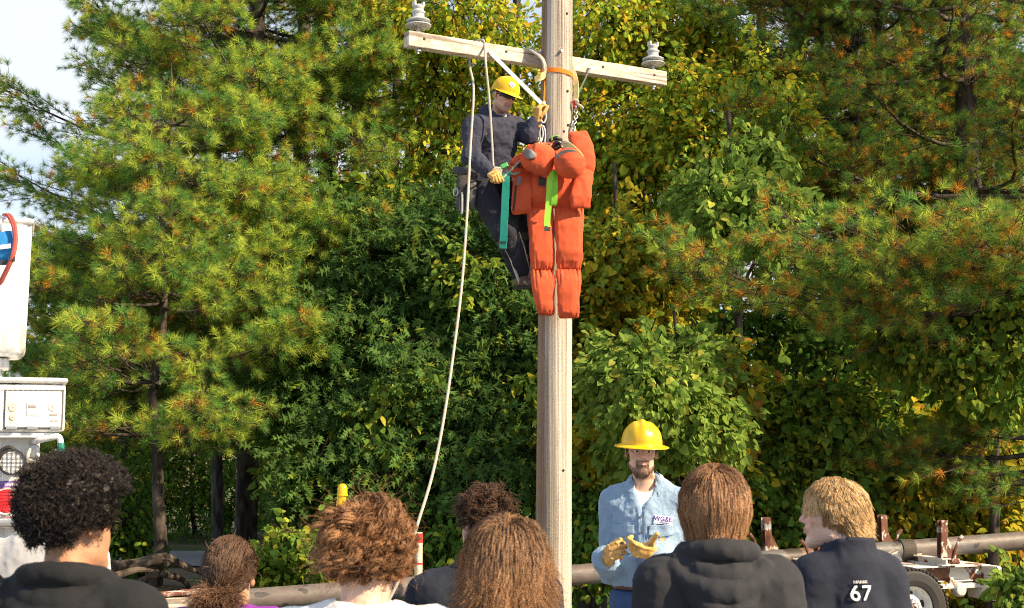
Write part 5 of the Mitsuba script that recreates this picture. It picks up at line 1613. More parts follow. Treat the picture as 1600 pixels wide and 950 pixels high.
# front end at the left
put('front_bracket', xf(rbox(0.34, 0.20, 0.16, 0.008), frame(lerp(PA, PB, 0.0) + np.array([-0.10, 0, -0.02]), x=LD, z=np.array([0, 0, 1.0]))), 'mat_timber', tr, False, label='tan end block of the long pipe')
put('front_plate', xf(rbox(0.52, 0.22, 0.02, 0.004), frame(lerp(PA, PB, 0.0) + np.array([-0.14, 0, 0.085]), x=U(LD + [0, 0, 0.05]), y=CN)), 'mat_rust', tr, False)
put('drop_leg', tube([lerp(PA, PB, 0.03), lerp(PA, PB, 0.03) * [1, 1, 0]], 0.04, 10), 'mat_rust', tr, 40)
bmk = thing('timber_beam', 'pale wooden beam lying under the long pipe left of the pole', 'beam')
qa, qb = at(560, 944, 10.9), at(790, 934, 11.6)
put('beam', xf(rbox(np.linalg.norm(qb - qa), 0.18, 0.12, 0.008), frame((qa + qb) / 2 - [0, 0, 0.06], x=qb - qa, z=np.array([0, 0, 1.0]))), 'mat_timber', bmk, False)
for t in (0.15, 0.85):
    p = lerp(qa, qb, t)
    put('block', xf(rbox(0.16, 0.3, p[2] - 0.125, 0.01), trans([p[0], p[1], (p[2] - 0.125) / 2])), 'mat_timber', bmk, False)

# ----------------------------------------------------------------------------- posts, stump, log, roots and rocks
yp = thing('marker_post', 'slim yellow marker post with domed cap behind the auburn curls', 'post')
pa_, pbq = at(535, 770, 12.0), at(513, 912, 12.0)
vd = (pbq - pa_) / (pa_[2] - pbq[2])
ft = pa_ + vd * (pa_[2] + 0.05)
put('post', trimesh.graph.smooth_shade(tube([ft, pa_], 0.040, 20), angle=0.6, facet_minarea=None), 'mat_gloss', yp, True, (0.78, 0.42, 0.01))
put('cap', trimesh.graph.smooth_shade(xf(lathe([(0.0, 0.082), (0.022, 0.078), (0.038, 0.062), (0.044, 0.035), (0.044, -0.01), (0.048, -0.014), (0.048, -0.028), (0.0, -0.028)], 24), frame(pa_, z=-vd, x=np.array([1.0, 0, 0]))), angle=0.6, facet_minarea=None), 'mat_gloss', yp, True, (0.80, 0.46, 0.01))
wp = thing('marker_post', 'white marker post with red bands just right of the auburn curls', 'post')
pa_ = at(654, 832, 12.0)
pf = np.array([pa_[0], 12.0, 0])
put('post', trimesh.graph.smooth_shade(cyl(pf, pa_, 0.036, 20), angle=0.6, facet_minarea=None), 'mat_gloss', wp, True, (0.66, 0.62, 0.50))
for py0, py1 in ((833, 848), (879, 882), (899, 906)):
    a, b = at(654, py0, 12.0), at(654, py1, 12.0)
    put('band', trimesh.graph.smooth_shade(cyl(b, a, 0.0375, 20), angle=0.6, facet_minarea=None), 'mat_gloss', wp, True, (0.60, 0.05, 0.05))
sk_ = thing('tree_stump', 'dark sawn tree stump left of the slender pine trunk', 'stump')
sb = foot(217, 15.6)
th = np.arange(40) * 2 * np.pi / 40
rows = []
for z, k in ((-0.1, 1.35), (0.05, 1.15), (0.2, 1.02), (0.60, 0.97), (0.62, 0.93)):
    r = 0.14 * k * (1 + 0.16 * (meshkit.noise(np.stack([np.cos(th) * 3, np.sin(th) * 3, th * 0 + z * 0.4], -1), 3) - 0.5))
    rows.append(np.stack([sb[0] + r * np.cos(th), sb[1] + r * np.sin(th), th * 0 + sb[2] + z + 0.1], -1))
V = np.vstack(rows + [np.mean(rows[-1], 0)[None]])
i = np.arange(40)
F = [np.concatenate([np.stack([k * 40 + i, k * 40 + (i + 1) % 40, k * 40 + 40 + (i + 1) % 40], 1), np.stack([k * 40 + i, k * 40 + 40 + (i + 1) % 40, k * 40 + 40 + i], 1)]) for k in range(4)]
F.append(np.stack([160 + i, 160 + (i + 1) % 40, i * 0 + 200], 1))
put('stump', trimesh.Trimesh(V, np.vstack(F), process=False), 'mat_bark', sk_, 40)
lg = thing('fallen_log', 'fallen dark log leaning against the foot of the slender pine', 'log')
put('log', tube(spline([at(166, 884, 13.9), at(205, 884, 14.0), at(240, 876, 14.0), at(262, 872, 14.05)], 14), [.06] * 3 + [.065] * 8 + [.06] * 3, 12), 'mat_bark', lg, 40)
for k, pts in enumerate([[(258, 880), (290, 884), (320, 900)], [(255, 896), (285, 906), (300, 926)], [(245, 896), (225, 905), (205, 912)], [(262, 870), (300, 890), (340, 895)], [(180, 900), (215, 890), (240, 893)]]):
    put('tree_root', tube(spline([at(px, py, 14.0 - 0.15 * k + 0.2 * j) for j, (px, py) in enumerate(pts)], 10), np.linspace(0.04, 0.018, 10), 8), 'mat_bark', None, 40, label=('dark root running right from the slender pine towards the bun-haired girl', 'lowest dark root, curving down right of the slender pine', 'short dark root curving left below the fallen log', 'highest dark root, right of the slender pine before the road', 'dark root left of the slender pine, in front of the fallen log')[k], cat='root', group='roots over the dirt mound')
for k, (px, py, y, r, lb) in enumerate([(925, 934, 13.9, 0.17, 'dark grey angular rock, left of the two beside the pole'), (955, 938, 13.7, 0.20, 'dark grey angular rock, right of the two, behind the speaker')]):
    m = trimesh.creation.icosphere(3, r)
    v = np.asarray(m.vertices)
    m.vertices = v * (1 + 0.5 * (meshkit.noise(v * 9 + k, 5) - 0.5))[:, None] * [1.1, 0.9, 1.1]
    m.apply_translation(at(px, py, y) - [0, 0, 0.03])
    put('rock', m, 'mat_matte', None, False, (0.11, 0.11, 0.115), label=lb, cat='rock', group=None)
# ----------------------------------------------------------------------------- the students, seen from behind
def standing(px, y, **k):
    p = at(px, 690, y)
    return np.array([p[0], y, 0.0])


def top_z(py, y):
    return at(800, py, y)[2]


def student(label, px, y, crown_py, hair_up, skin, hair_base, garment, colour, trousers, shoes, yaw=0, pitch=0, roll=0, heading=0, width=1.0, depth=1.0, hs=0.97, h=0.008, fold=0.007, seed=0, fine=False, skin_extra={}, head=(0, 0.02), extra=None, part='hoodie', drop=0.0):
    """One student with body, top, trousers and shoes; returns the key and the frame."""
    H = top_z(crown_py, y) - hair_up + drop
    k = thing('person', label, 'person', 'students watching with their backs to the camera')
    b = Body(H, standing(px, y), heading, yaw, pitch, roll, width, depth, hs, head)
    b.hc[2] -= drop
    m = b.skin_mesh(fine, 0.004 if fine else 0.007)
    col = skin_colors(b, m, skin, hair=hair_base, seed=seed, **skin_extra)
    hm = hands_of(b, skin)
    m2 = join([place(b, m)] + [place(b, x) for x in hm])
    put('body', m2, 'mat_skin', k, True, np.vstack([col] + [np.tile(np.array(skin), (len(x.vertices), 1)) for x in hm]))
    f = lambda p: garment(b, p)
    ztop = b.neck[2] + 0.14
    g = dress(b, f, (-0.36, -0.26, 0.84 * b.k), (0.36, 0.34, ztop), h, fold, 0.10, seed)
    if extra:
        g = extra(b, g) or g
    put(part, place(b, g), 'mat_cloth', k, True, colour)
    lower_half(b, k, trousers, shoes, seed)
    return k, b, g


def put_hair(k, b, parts, label=None):
    m, c = merge_strands(parts)
    v = b.from_head(np.asarray(m.vertices))
    put('hair', place(b, trimesh.Trimesh(v, m.faces, process=False)), 'mat_hair', k, True, c, label)


def hoodie(b, p, t=0.020, hood=1.0, folds=True, zip_=False):
    d = smin(b.torso(p, t), b.arms(p, t, 0.056, 0.047, 0.036), 0.035)
    N = b.neck
    d = smin(d, ellipsoid(p, N + [0, 0.02, -0.035], (0.105, 0.095, 0.055)), 0.03)
    # neck opening
    d = smax(d, -capsule(p, N + [0, 0.012, 0.0], N + [0, 0.035, 0.3], 0.070, 0.085), 0.012)
    if hood:
        # the hood lies bunched behind the neck: a roll round the neck and hanging swags below it
        th = np.linspace(0.15 * np.pi, -1.15 * np.pi, 11)
        rl = [N + np.array([0.095 * math.cos(a), 0.005 + 0.082 * math.sin(a), 0.018 + 0.020 * (math.sin(a) < 0) * -math.sin(a) - 0.03 * max(math.sin(a), 0)]) for a in th]
        for i in range(len(rl) - 1):
            d = smin(d, capsule(p, rl[i], rl[i + 1], 0.026 * hood), 0.004)
        for j, (dz, w, r, yy) in enumerate([(-0.030, 0.105, 0.030, -0.095), (-0.075, 0.115, 0.034, -0.118), (-0.125, 0.100, 0.032, -0.122), (-0.168, 0.066, 0.026, -0.118)]):
            u = np.linspace(-1, 1, 9)
            pts = [N + np.array([w * x, yy * hood + 0.075 * abs(x)**2.2, dz * (1 - 0.75 * x * x) + 0.004 * math.sin(5 * x + j * 2) + 0.012 * x * (j - 1)]) for x in u]
            for i in range(8):
                d = smin(d, capsule(p, pts[i], pts[i + 1], r * 0.9), 0.003)
    return d


def jacket(b, p, t=0.017, collar=0.030, cr=0.070):
    d = smin(b.torso(p, t), b.arms(p, t, 0.054, 0.045, 0.036), 0.03)
    N = b.neck
    d = smax(d, -capsule(p, N + [0, 0.012, -0.01], N + [0, 0.035, 0.3], 0.066, 0.08), 0.01)
    c = ring_collar(p, N + [0, 0.008, 0], cr, cr * 0.98, 0.012, collar, 0.006, tilt=-0.35)
    return smin(d, c, 0.018)


def tee(b, p, t=0.012):
    d = b.torso(p, t)
    for e in (-1, 1):
        d = smin(d, capsule(p, b.sh[e], b.sh[e] * 0.45 + b.el[e] * 0.55, 0.058 + t, 0.055 + t), 0.03)
    N = b.neck
    return smax(d, -capsule(p, N + [0, 0.015, -0.005], N + [0, 0.03, 0.3], 0.068, 0.078), 0.008)


R_ = np.random.default_rng
# A: tall boy with a round dark head of tight curls, black hoodie
ka, ba, ga = student('student with large round head of tight black curls, in black hoodie', 116, 3.25, 702, 0.062, (0.42, 0.22, 0.13), (0.012, 0.008, 0.007), lambda b, p: hoodie(b, p, 0.020, 0.85), (0.006, 0.0075, 0.0105), (0.03, 0.03, 0.04), (0.4, 0.4, 0.4), yaw=-24, width=0.96, seed=1, heading=-8)


def afro(rng):
    n = 2900
    d = skull_dirs(rng, n, lambda d: ~(((d[:, 1] > 0.30) & (d[:, 2] < 0.35)) | (d[:, 2] < -0.66) | ((np.abs(d[:, 0]) > 0.55) & (d[:, 2] < -0.34) & (d[:, 1] > -0.45))))
    n = len(d)
    full = 0.038 + 0.030 * np.clip(d[:, 2] + 0.35, 0, 1) + 0.016 * np.clip(np.abs(d[:, 0]), 0, 1) + 0.020 * (meshkit.noise(d * 4.0, 3) - 0.5)
    k = 11
    u = np.linspace(0, 1, k)[None, :]
    root = HEADC + d * HEADR
    lay = rng.uniform(0.35, 1.0, n)[:, None]
    a = U(np.cross(d, rng.normal(size=(n, 3))))
    bb = np.cross(d, a)
    s = (lay * 0.25 + 0.75 * u) * full[:, None] * rng.uniform(0.9, 1.08, (n, 1))
    ph = rng.uniform(0, 6.28, (n, 1))
    f = rng.uniform(2.2, 3.6, (n, 1))
    am = 0.0062 * rng.uniform(0.6, 1.4, (n, 1))
    dr_ = rng.normal(0, 0.014, (n, 1)) * u**2
    P = root[:, None] + d[:, None] * s[..., None] + a[:, None] * (am * np.sin(6.283 * f * u + ph) + dr_)[..., None] + bb[:, None] * (am * np.cos(6.283 * f * u + ph))[..., None]
    m = rng.random((n, 1))
    c = np.array([0.006, 0.005, 0.0045]) * (1 - m) + np.array([0.026, 0.020, 0.019]) * m
    st = strand_mesh(P, 0.0014 * rng.uniform(0.7, 1.3, n), c, c * 1.3, 0.5)
    core = trimesh.creation.icosphere(5)
    e = np.asarray(core.vertices)
    on = (~(((e[:, 1] > 0.30) & (e[:, 2] < 0.35)) | (e[:, 2] < -0.6) | ((np.abs(e[:, 0]) > 0.6) & (e[:, 2] < -0.28) & (e[:, 1] > -0.4)))).astype(float)
    fl = 0.038 + 0.030 * np.clip(e[:, 2] + 0.35, 0, 1) + 0.016 * np.clip(np.abs(e[:, 0]), 0, 1) + 0.020 * (meshkit.noise(e * 4.0, 3) - 0.5)
    v = HEADC + e * HEADR * 0.95 + e * (on * fl * (0.50 + 0.4 * meshkit.fbm(e * 14, 3, 2)))[:, None]
    return [st, ((v, np.asarray(core.faces)), np.tile([[0.008, 0.006, 0.006]], (len(v), 1)))]


put_hair(ka, ba, afro(R_(5)))

# B: grey sweatshirt, head hidden behind the curls
kb, bb_, gb = student('student in light grey sweatshirt, mostly hidden behind the black curls', 66, 5.0, 735, 0.012, (0.45, 0.28, 0.19), (0.05, 0.03, 0.02), lambda b, p: smin(smin(b.torso(p, 0.022), b.arms(p, 0.022), 0.03), ring_collar(p, b.neck, 0.072, 0.07, 0.0, 0.014, 0.007), 0.01), (0.42, 0.43, 0.45), (0.03, 0.03, 0.05), (0.2, 0.2, 0.2), h=0.009, width=1.1, seed=2, part='sweatshirt')
put_hair(kb, bb_, [flow_hair(R_(6), 1500, 7, 0.05, lift=0.008, dark=(0.02, 0.012, 0.008), light=(0.06, 0.035, 0.02), rad=0.0018)])

# C: only a wisp of hair at the lower left corner
kc, bc, gc = student('brown-haired student cut off at the lower left corner of the view', -34, 3.5, 893, 0.02, (0.5, 0.33, 0.25), (0.05, 0.03, 0.02), lambda b, p: tee(b, p), (0.25, 0.22, 0.3), (0.03, 0.03, 0.05), (0.2, 0.2, 0.2), h=0.012, seed=3, part='shirt')
put_hair(kc, bc, [flow_hair(R_(7), 1800, 9, 0.20, lift=0.02, dark=(0.05, 0.03, 0.018), light=(0.2, 0.12, 0.07), rad=0.0018)])

# D: girl with a bushy low bun, purple top
kd, bd, gd = student('girl with brown hair tied in a bushy low bun, in purple top', 362, 4.4, 841, 0.008, (0.42, 0.24, 0.16), (0.05, 0.028, 0.016), lambda b, p: tee(b, p, 0.012), (0.17, 0.025, 0.27), (0.03, 0.03, 0.05), (0.3, 0.3, 0.3), width=0.92, seed=4, part='top', hs=0.96)
bun = np.array([-0.022, -0.132, -0.058])
hd = [flow_hair(R_(8), 2600, 10, 0.19, lift=0.006, clump=0.25, gather=bun, jitter=0.05, dark=(0.035, 0.020, 0.012), light=(0.13, 0.075, 0.045), rad=0.0013, cliplen=0.15, radial=0.2),
      flow_hair(R_(81), 220, 8, 0.06, lift=0.02, clump=0.1, jitter=0.6, grav=0.2, dark=(0.06, 0.035, 0.02), light=(0.22, 0.13, 0.08), rad=0.0007)]
rr = R_(9)
n = 1500
dd = U(rr.normal(size=(n, 3)) * [1.5, 0.8, 0.75] + [0, -0.2, -0.12])
u = np.linspace(0, 1, 9)[None, :, None]
ph = rr.uniform(0, 6.28, (n, 1))
a_ = U(np.cross(dd, rr.normal(size=(n, 3))))
Ln = 0.084 * rr.uniform(0.6, 1.15, n)[:, None, None] * (0.75 + 0.45 * np.abs(dd[:, 0]))[:, None, None]
Pb = bun + np.array([0, 0.02, 0]) + dd[:, None] * Ln * u + a_[:, None] * (0.009 * np.sin(6.28 * 2.6 * u[..., 0] + ph))[..., None] + np.array([0, 0, -0.018]) * u**2
mm = rr.random((n, 1))
cb = np.array([0.06, 0.03, 0.018]) * (1 - mm) + np.array([0.23, 0.13, 0.075]) * mm
hd.append(strand_mesh(Pb, 0.0012, cb, cb * 1.2))
core = trimesh.creation.icosphere(3)
hd.append(((np.asarray(core.vertices) * [0.050, 0.030, 0.035] + bun + [0, 0.02, -0.01], np.asarray(core.faces)), np.tile([[0.05, 0.028, 0.016]], (len(core.vertices), 1))))
put_hair(kd, bd, hd)

# E: boy with thick auburn curls, white shirt
ke, be, ge = student('boy with thick wavy auburn hair and bare pale neck, in white T-shirt', 574, 3.1, 762, 0.050, (0.66, 0.44, 0.34), (0.055, 0.022, 0.010), lambda b, p: tee(b, p, 0.012), (0.74, 0.74, 0.75), (0.05, 0.06, 0.1), (0.3, 0.3, 0.3), width=1.0, hs=0.90, drop=0.028, pitch=8, seed=5, part='t_shirt', yaw=-10)
lowm = lambda d: ~(((d[:, 1] > 0.30) & (d[:, 2] < 0.4)) | (d[:, 2] < -0.78))
put_hair(ke, be, [flow_hair(R_(10), 3300, 17, lambda d: 0.060 + 0.085 * np.clip(d[:, 2] + 0.45, 0, 1), lift=0.032, clump=0.80, guides=150, curl=0.012, cf=2.6, mask=lowm, radial=1.1, grav=1.0, jitter=0.30, hug=1.5, zcut=-0.040, dark=(0.040, 0.018, 0.010), light=(0.42, 0.225, 0.105), rad=0.0013, tip=1.4, cliplen=0.4),
                  flow_hair(R_(101), 1800, 9, 0.075, lift=0.022, clump=0.5, curl=0.010, cf=1.3, mask=lowm, hug=1.0, zcut=-0.035, dark=(0.035, 0.013, 0.006), light=(0.12, 0.05, 0.02), rad=0.0019),
                  flow_hair(R_(102), 420, 10, 0.13, lift=0.055, clump=0.0, curl=0.012, cf=1.5, mask=lowm, radial=1.2, grav=0.5, jitter=0.5, hug=1.0, zcut=-0.06, dark=(0.12, 0.05, 0.02), light=(0.42, 0.22, 0.10), rad=0.00035)])

# F: boy with short dark curls, navy jacket, behind
kf, bf, gf = student('boy with short dark brown curls looking left, in navy jacket with collar up', 757, 4.2, 757, 0.024, (0.58, 0.38, 0.29), (0.035, 0.020, 0.012), lambda b, p: jacket(b, p, 0.020, 0.034, 0.076), (0.010, 0.015, 0.028), (0.03, 0.03, 0.05), (0.2, 0.2, 0.2), yaw=22, heading=6, width=0.98, hs=0.89, seed=6, part='jacket', head=(0.0, 0.02))
fm = lambda d: ~(((d[:, 1] > 0.35) & (d[:, 2] < 0.3)) | ((np.abs(d[:, 0]) > 0.6) & (d[:, 2] < -0.15) & (d[:, 1] > -0.35)) | (d[:, 2] < -0.70))
put_hair(kf, bf, [flow_hair(R_(11), 2600, 10, lambda d: 0.035 + 0.045 * np.clip(d[:, 2] + 0.3, 0, 1), lift=0.020, clump=0.7, guides=260, curl=0.006, cf=2.0, mask=fm, radial=0.8, grav=0.4, jitter=0.8, dark=(0.025, 0.013, 0.008), light=(0.13, 0.072, 0.042), rad=0.0012, tip=1.2),
                  flow_hair(R_(111), 1200, 6, 0.03, lift=0.006, clump=0.2, mask=fm, dark=(0.02, 0.01, 0.006), light=(0.06, 0.03, 0.02), rad=0.0018)])

# G: long light-brown hair flicking out, nearest of all
kg, bg, gg = student('nearest student, long light brown hair flicking out at the ends', 792, 3.15, 809, 0.018, (0.6, 0.4, 0.3), (0.09, 0.05, 0.026), lambda b, p: tee(b, p, 0.014), (0.09, 0.10, 0.12), (0.03, 0.03, 0.05), (0.2, 0.2, 0.2), width=0.95, seed=7, part='shirt')
put_hair(kg, bg, [flow_hair(R_(12), 5600, 11, 0.285, lift=0.020, clump=0.42, guides=150, wave=0.005, wf=1.2, flip=1.7, hug=4.0, radial=0.7, jitter=0.07, dark=(0.070, 0.036, 0.018), light=(0.33, 0.19, 0.10), rad=0.0009, tip=1.7, cliplen=0.55),
                  flow_hair(R_(121), 1500, 9, 0.22, lift=0.010, clump=0.5, jitter=0.1, dark=(0.05, 0.025, 0.012), light=(0.16, 0.09, 0.045), rad=0.0020)])

# H: straight bob, charcoal hoodie
kh, bh, gh = student('student with straight brown chin-length bob, in charcoal grey hoodie', 1117, 3.75, 731, 0.014, (0.6, 0.4, 0.3), (0.07, 0.035, 0.018), lambda b, p: hoodie(b, p, 0.024, 1.0), (0.020, 0.022, 0.028), (0.04, 0.05, 0.08), (0.2, 0.2, 0.2), width=0.84, seed=8, h=0.006, fold=0.008, yaw=-6, hs=0.90, drop=0.02)
put_hair(kh, bh, [flow_hair(R_(13), 5200, 9, 0.250, lift=0.014, clump=0.26, guides=140, wave=0.002, wf=0.8, radial=0.6, jitter=0.035, flip=0.5, hug=3.0, zcut=-0.072, dark=(0.075, 0.036, 0.018), light=(0.47, 0.265, 0.135), rad=0.0010, tip=1.3, cliplen=0.12),
                  flow_hair(R_(131), 1500, 9, 0.19, lift=0.008, clump=0.4, zcut=-0.05, jitter=0.06, dark=(0.06, 0.03, 0.015), light=(0.18, 0.09, 0.045), rad=0.0019)])

# I: blonde in a navy team jacket, looking left
ki, bi, gi_ = student('blonde student looking left, in navy jacket with white number on the back', 1318, 4.4, 743, 0.020, (0.66, 0.44, 0.35), (0.40, 0.25, 0.11), lambda b, p: jacket(b, p, 0.018, 0.028, 0.074), (0.011, 0.016, 0.032), (0.03, 0.03, 0.05), (0.2, 0.2, 0.2), yaw=66, heading=14, width=0.71, hs=0.88, drop=0.02, seed=9, fine=True, part='jacket', head=(-0.035, 0.03), skin_extra=dict(lips=(0.5, 0.22, 0.19), brow=(0.35, 0.22, 0.12), eyes=True))
put_hair(ki, bi, [flow_hair(R_(14), 4600, 10, lambda d: 0.135 + 0.075 * np.clip(-d[:, 1], 0, 1) - 0.06 * np.clip(-d[:, 0], 0, 1) * np.clip(d[:, 1] + 0.5, 0, 1), fringe=0.45, lift=0.011, clump=0.30, guides=140, wave=0.003, wf=1.2, zcut=-0.075, flip=1.0, radial=0.7, jitter=0.06, mask=lambda d: ~(((d[:, 1] > 0.42) & (d[:, 2] < 0.32)) | ((np.abs(d[:, 0]) > 0.55) & (d[:, 2] < -0.05) & (d[:, 1] > -0.15)) | (d[:, 2] < -0.72)), dark=(0.32, 0.20, 0.09), light=(0.72, 0.53, 0.28), rad=0.0013, tip=1.2, cliplen=0.35),
                  flow_hair(R_(141), 1500, 8, 0.13, lift=0.010, clump=0.4, jitter=0.08, dark=(0.24, 0.13, 0.05), light=(0.42, 0.27, 0.12), rad=0.0019)])
sf = surface(gi_, -1, True)
num = meshkit.text_mesh('67', 0.043, 0.002, True)
num.apply_translation([-num.bounds[:, 0].mean(), -0.021, 0])
NX, NZ = -0.018, bi.neck[2] - 0.106
put('number', place(bi, drape(num.subdivide_to_size(0.02), sf, NX, NZ, -1, lift=0.004)), 'mat_matte', ki, False, (0.75, 0.75, 0.75), 'white number on the back')
lt = meshkit.text_mesh('MAHAR', 0.009, 0.001, True)
lt.apply_translation([-lt.bounds[:, 0].mean(), 0, 0])
put('lettering', place(bi, drape(lt, sf, NX, NZ + 0.030, -1, lift=0.006)), 'mat_matte', ki, False, (0.65, 0.65, 0.65))
# ----------------------------------------------------------------------------- the two men in yellow hard hats
def hard_hat(full=True, a=0.106, b=0.128, h=0.120, zr=0.040):
    """Hard hat in the head's frame: ridged dome, brim all round or a peak in front; a closed shell."""
    nt, n = 72, 22
    th = np.arange(nt) * 2 * np.pi / nt  # 0 = front (+y)
    c, s = np.sin(th), np.cos(th)
    rows = []

    def dome(t, off):
        r, z = math.sin(t)**0.92, math.cos(t)**0.86 if t < np.pi / 2 - 1e-6 else 0
        x, y = c * (a + off) * r, s * (b + off) * r
        rid = np.exp(-((x / 0.017)**4)) * 0.008 + 0.004 * np.exp(-(((np.abs(x) - 0.045) / 0.012)**2)) * (0.4 + 0.6 * z)
        k = 1 + rid * min(1, 1.5 * z) / 0.12
        return np.stack([x * (1 + 0.3 * (k - 1)), y * (1 + 0.35 * (k - 1)), zr + (h + off) * z * k], -1)

    for t in np.linspace(0.02, np.pi / 2, n):
        rows.append(dome(t, 0.0))
    base = rows[-1]
    ext = np.full(nt, 0.036) + 0.010 * np.clip(s, 0, 1)**2 if full else 0.006 + 0.050 * np.clip(s, 0, 1)**1.6
    drop = np.full(nt, 0.012) if full else 0.004 + 0.014 * np.clip(s, 0, 1)**1.6
    o = np.stack([c, s], -1)
    o = U(o * [b, a])

    def brim(f, dz):
        v = base.copy()
        v[:, :2] += o * (ext * f)[:, None]
        v[:, 2] -= drop * f**1.2 + dz
        return v

    for f, dz in [(0.12, 0.001), (0.5, 0.001), (0.95, 0.0), (1.02, 0.002), (1.0, 0.005), (0.95, 0.005), (0.5, 0.0045), (0.05, 0.004)]:
        rows.append(brim(f, dz))
    for t in np.linspace(np.pi / 2, 0.02, 12):
        v = dome(t, -0.0035)
        if t > np.pi / 2 - 1e-3:
            v[:, 2] -= 0.003
        rows.append(v)
    V = np.vstack(rows)
    i = np.arange(nt)
    F = []
    for k in range(len(rows) - 1):
        p, q = k * nt + i, k * nt + (i + 1) % nt
        F += [np.stack([p, p + nt, q + nt], 1), np.stack([p, q + nt, q], 1)]
    N = len(V)
    V = np.vstack([V, rows[0].mean(0)[None], rows[-1].mean(0)[None]])
    F += [np.stack([i * 0 + N, i, (i + 1) % nt], 1), np.stack([i * 0 + N + 1, (len(rows) - 1) * nt + (i + 1) % nt, (len(rows) - 1) * nt + i], 1)]
    return trimesh.Trimesh(V, np.vstack(F), process=False)


YELLOW = (0.68, 0.42, 0.006)


def put_hat(key, b, full, M, tilt=0.0):
    m = hard_hat(full)
    R = np.eye(4)
    R[:3, :3] = rot(0, tilt, 0)
    m.apply_transform(R)
    v = b.from_head(np.asarray(m.vertices))
    hk_ = put('hard_hat', xf(trimesh.Trimesh(v, m.faces, process=False), M), 'mat_gloss', key, True, YELLOW, 'yellow hard hat with a full brim' if full else 'yellow hard hat with peak and round stickers')
    return hk_, R


SK = (0.62, 0.39, 0.29)
GL = np.array((0.60, 0.36, 0.11))


def glove_col(m, seed, base=GL):
    v = np.asarray(m.vertices)
    g = meshkit.fbm(v * 38, 4, seed)
    d = np.clip((g - 0.52) * 4, 0, 1)[:, None]
    return base * (0.8 + 0.4 * meshkit.noise(v * 90, seed))[:, None] * (1 - d * 0.75)


# ---- the speaker, facing the camera
IH = 1.868
ki_ = thing('person', 'bearded man facing camera in yellow full-brim hard hat and light blue work shirt', 'person')
I = Body(IH, standing(1008, 7.0), 166, 14, 1, -2, 1.0, 1.05, 0.99, head=(0.015, 0.03))
Minv = np.linalg.inv(I.M)
loc = lambda px, py, y: (Minv @ np.append(at(px, py, y), 1))[:3]
I.sh = {e: np.array([e * 0.160 * I.k, -0.012, 1.395 * I.k]) for e in (-1, 1)}
I.el = {1: loc(958, 893, 7.06), -1: loc(1063, 893, 7.06)}
I.wr = {1: loc(945, 874, 6.80), -1: loc(1024, 864, 6.74)}
m = I.skin_mesh(True, 0.003)
put('body', place(I, m), 'mat_skin', ki_, True, skin_colors(I, m, SK, hair=(0.05, 0.03, 0.02), lips=(0.46, 0.23, 0.18), beard=((0.11, 0.065, 0.045), 0.9), brow=(0.06, 0.035, 0.024), eyes=True))
# short beard and sideburns as fine strands
rb = R_(31)
vq = I.to_head(np.asarray(m.vertices))
nq = vnormals(m) @ I.Rh
jaw = (vq[:, 1] > 0.0) & (vq[:, 2] < np.where(np.abs(vq[:, 0]) < 0.034, -0.040, -0.074 + 0.35 * np.clip(0.055 - vq[:, 1], -0.03, 0.05))) & (vq[:, 2] > -0.135) & ~((np.abs(vq[:, 2] + 0.0590) < 0.0105) & (np.abs(vq[:, 0]) < 0.024)) & (np.abs(vq[:, 0]) < 0.075)
side_ = (np.abs(vq[:, 0]) > 0.058) & (vq[:, 1] > 0.0) & (vq[:, 1] < 0.03) & (vq[:, 2] > -0.05) & (vq[:, 2] < 0.04)
ids = rb.choice(np.nonzero(jaw | side_)[0], 1300)
u = np.linspace(0, 1, 4)[None, :, None]
dirs = U(nq[ids] * 0.55 + [0, 0, -0.9] + rb.normal(size=(len(ids), 3)) * 0.25)
Pb = vq[ids][:, None] + dirs[:, None] * u * (0.009 * rb.uniform(0.5, 1.1, len(ids)))[:, None, None]
cc = np.array([0.06, 0.036, 0.024]) * rb.uniform(0.6, 2.0, (len(ids), 1))
bm, bc_ = strand_mesh(Pb, 0.00055, cc, cc * 1.15)
put('beard', place(I, trimesh.Trimesh(I.from_head(bm[0]), bm[1], process=False)), 'mat_hair', ki_, True, bc_)
hmask = lambda d: (d[:, 2] < 0.30) & ~((d[:, 1] > 0.25) | ((np.abs(d[:, 0]) > 0.6) & (d[:, 2] < -0.3) & (d[:, 1] > -0.4)) | (d[:, 2] < -0.7))
hm2, hc2 = flow_hair(R_(32), 900, 5, 0.022, lift=0.004, clump=0.2, mask=hmask, dark=(0.03, 0.018, 0.012), light=(0.08, 0.05, 0.035), rad=0.0012)
put('hair', place(I, trimesh.Trimesh(I.from_head(hm2[0]), hm2[1], process=False)), 'mat_hair', ki_, True, hc2)
put_hat(ki_, I, True, I.M, 3)


def shirt(p):
    d = I.torso(p, 0.016)
    d = smin(d, ellipsoid(p, (0, 0.01, 1.10 * I.k), np.array([0.172, 0.128, 0.10]) * 1.03), 0.05)
    d = smin(d, I.arms(p, 0.014, 0.050, 0.047, 0.040), 0.03)
    N = I.neck
    d = smax(d, -capsule(p, N + [0, 0.05, -0.035], N + [0, 0.065, 0.3], 0.062, 0.08), 0.010)
    v = smax(np.abs(p[:, 0]) - 0.055 * np.clip((p[:, 2] - (N[2] - 0.165)) / 0.15, 0, 1.3), -(p[:, 1] - 0.055), 0.003)
    d = smax(d, -np.maximum(v, (N[2] - 0.165) - p[:, 2]), 0.004)
    return smax(d, 1.005 * I.k - p[:, 2], 0.01)


sm = dress(I, shirt, (-0.42, -0.26, 0.98), (0.42, 0.48, 1.70), 0.006, 0.013, 0.085, 14, (1, 1, 0.5))
SH = (0.215, 0.315, 0.445)
fade = (0.9 + 0.25 * meshkit.fbm(np.asarray(sm.vertices) * 11, 3, 4))[:, None]
shk = put('shirt', place(I, sm), 'mat_cloth', ki_, True, np.array(SH) * fade, 'light blue denim work shirt with rolled cuffs')
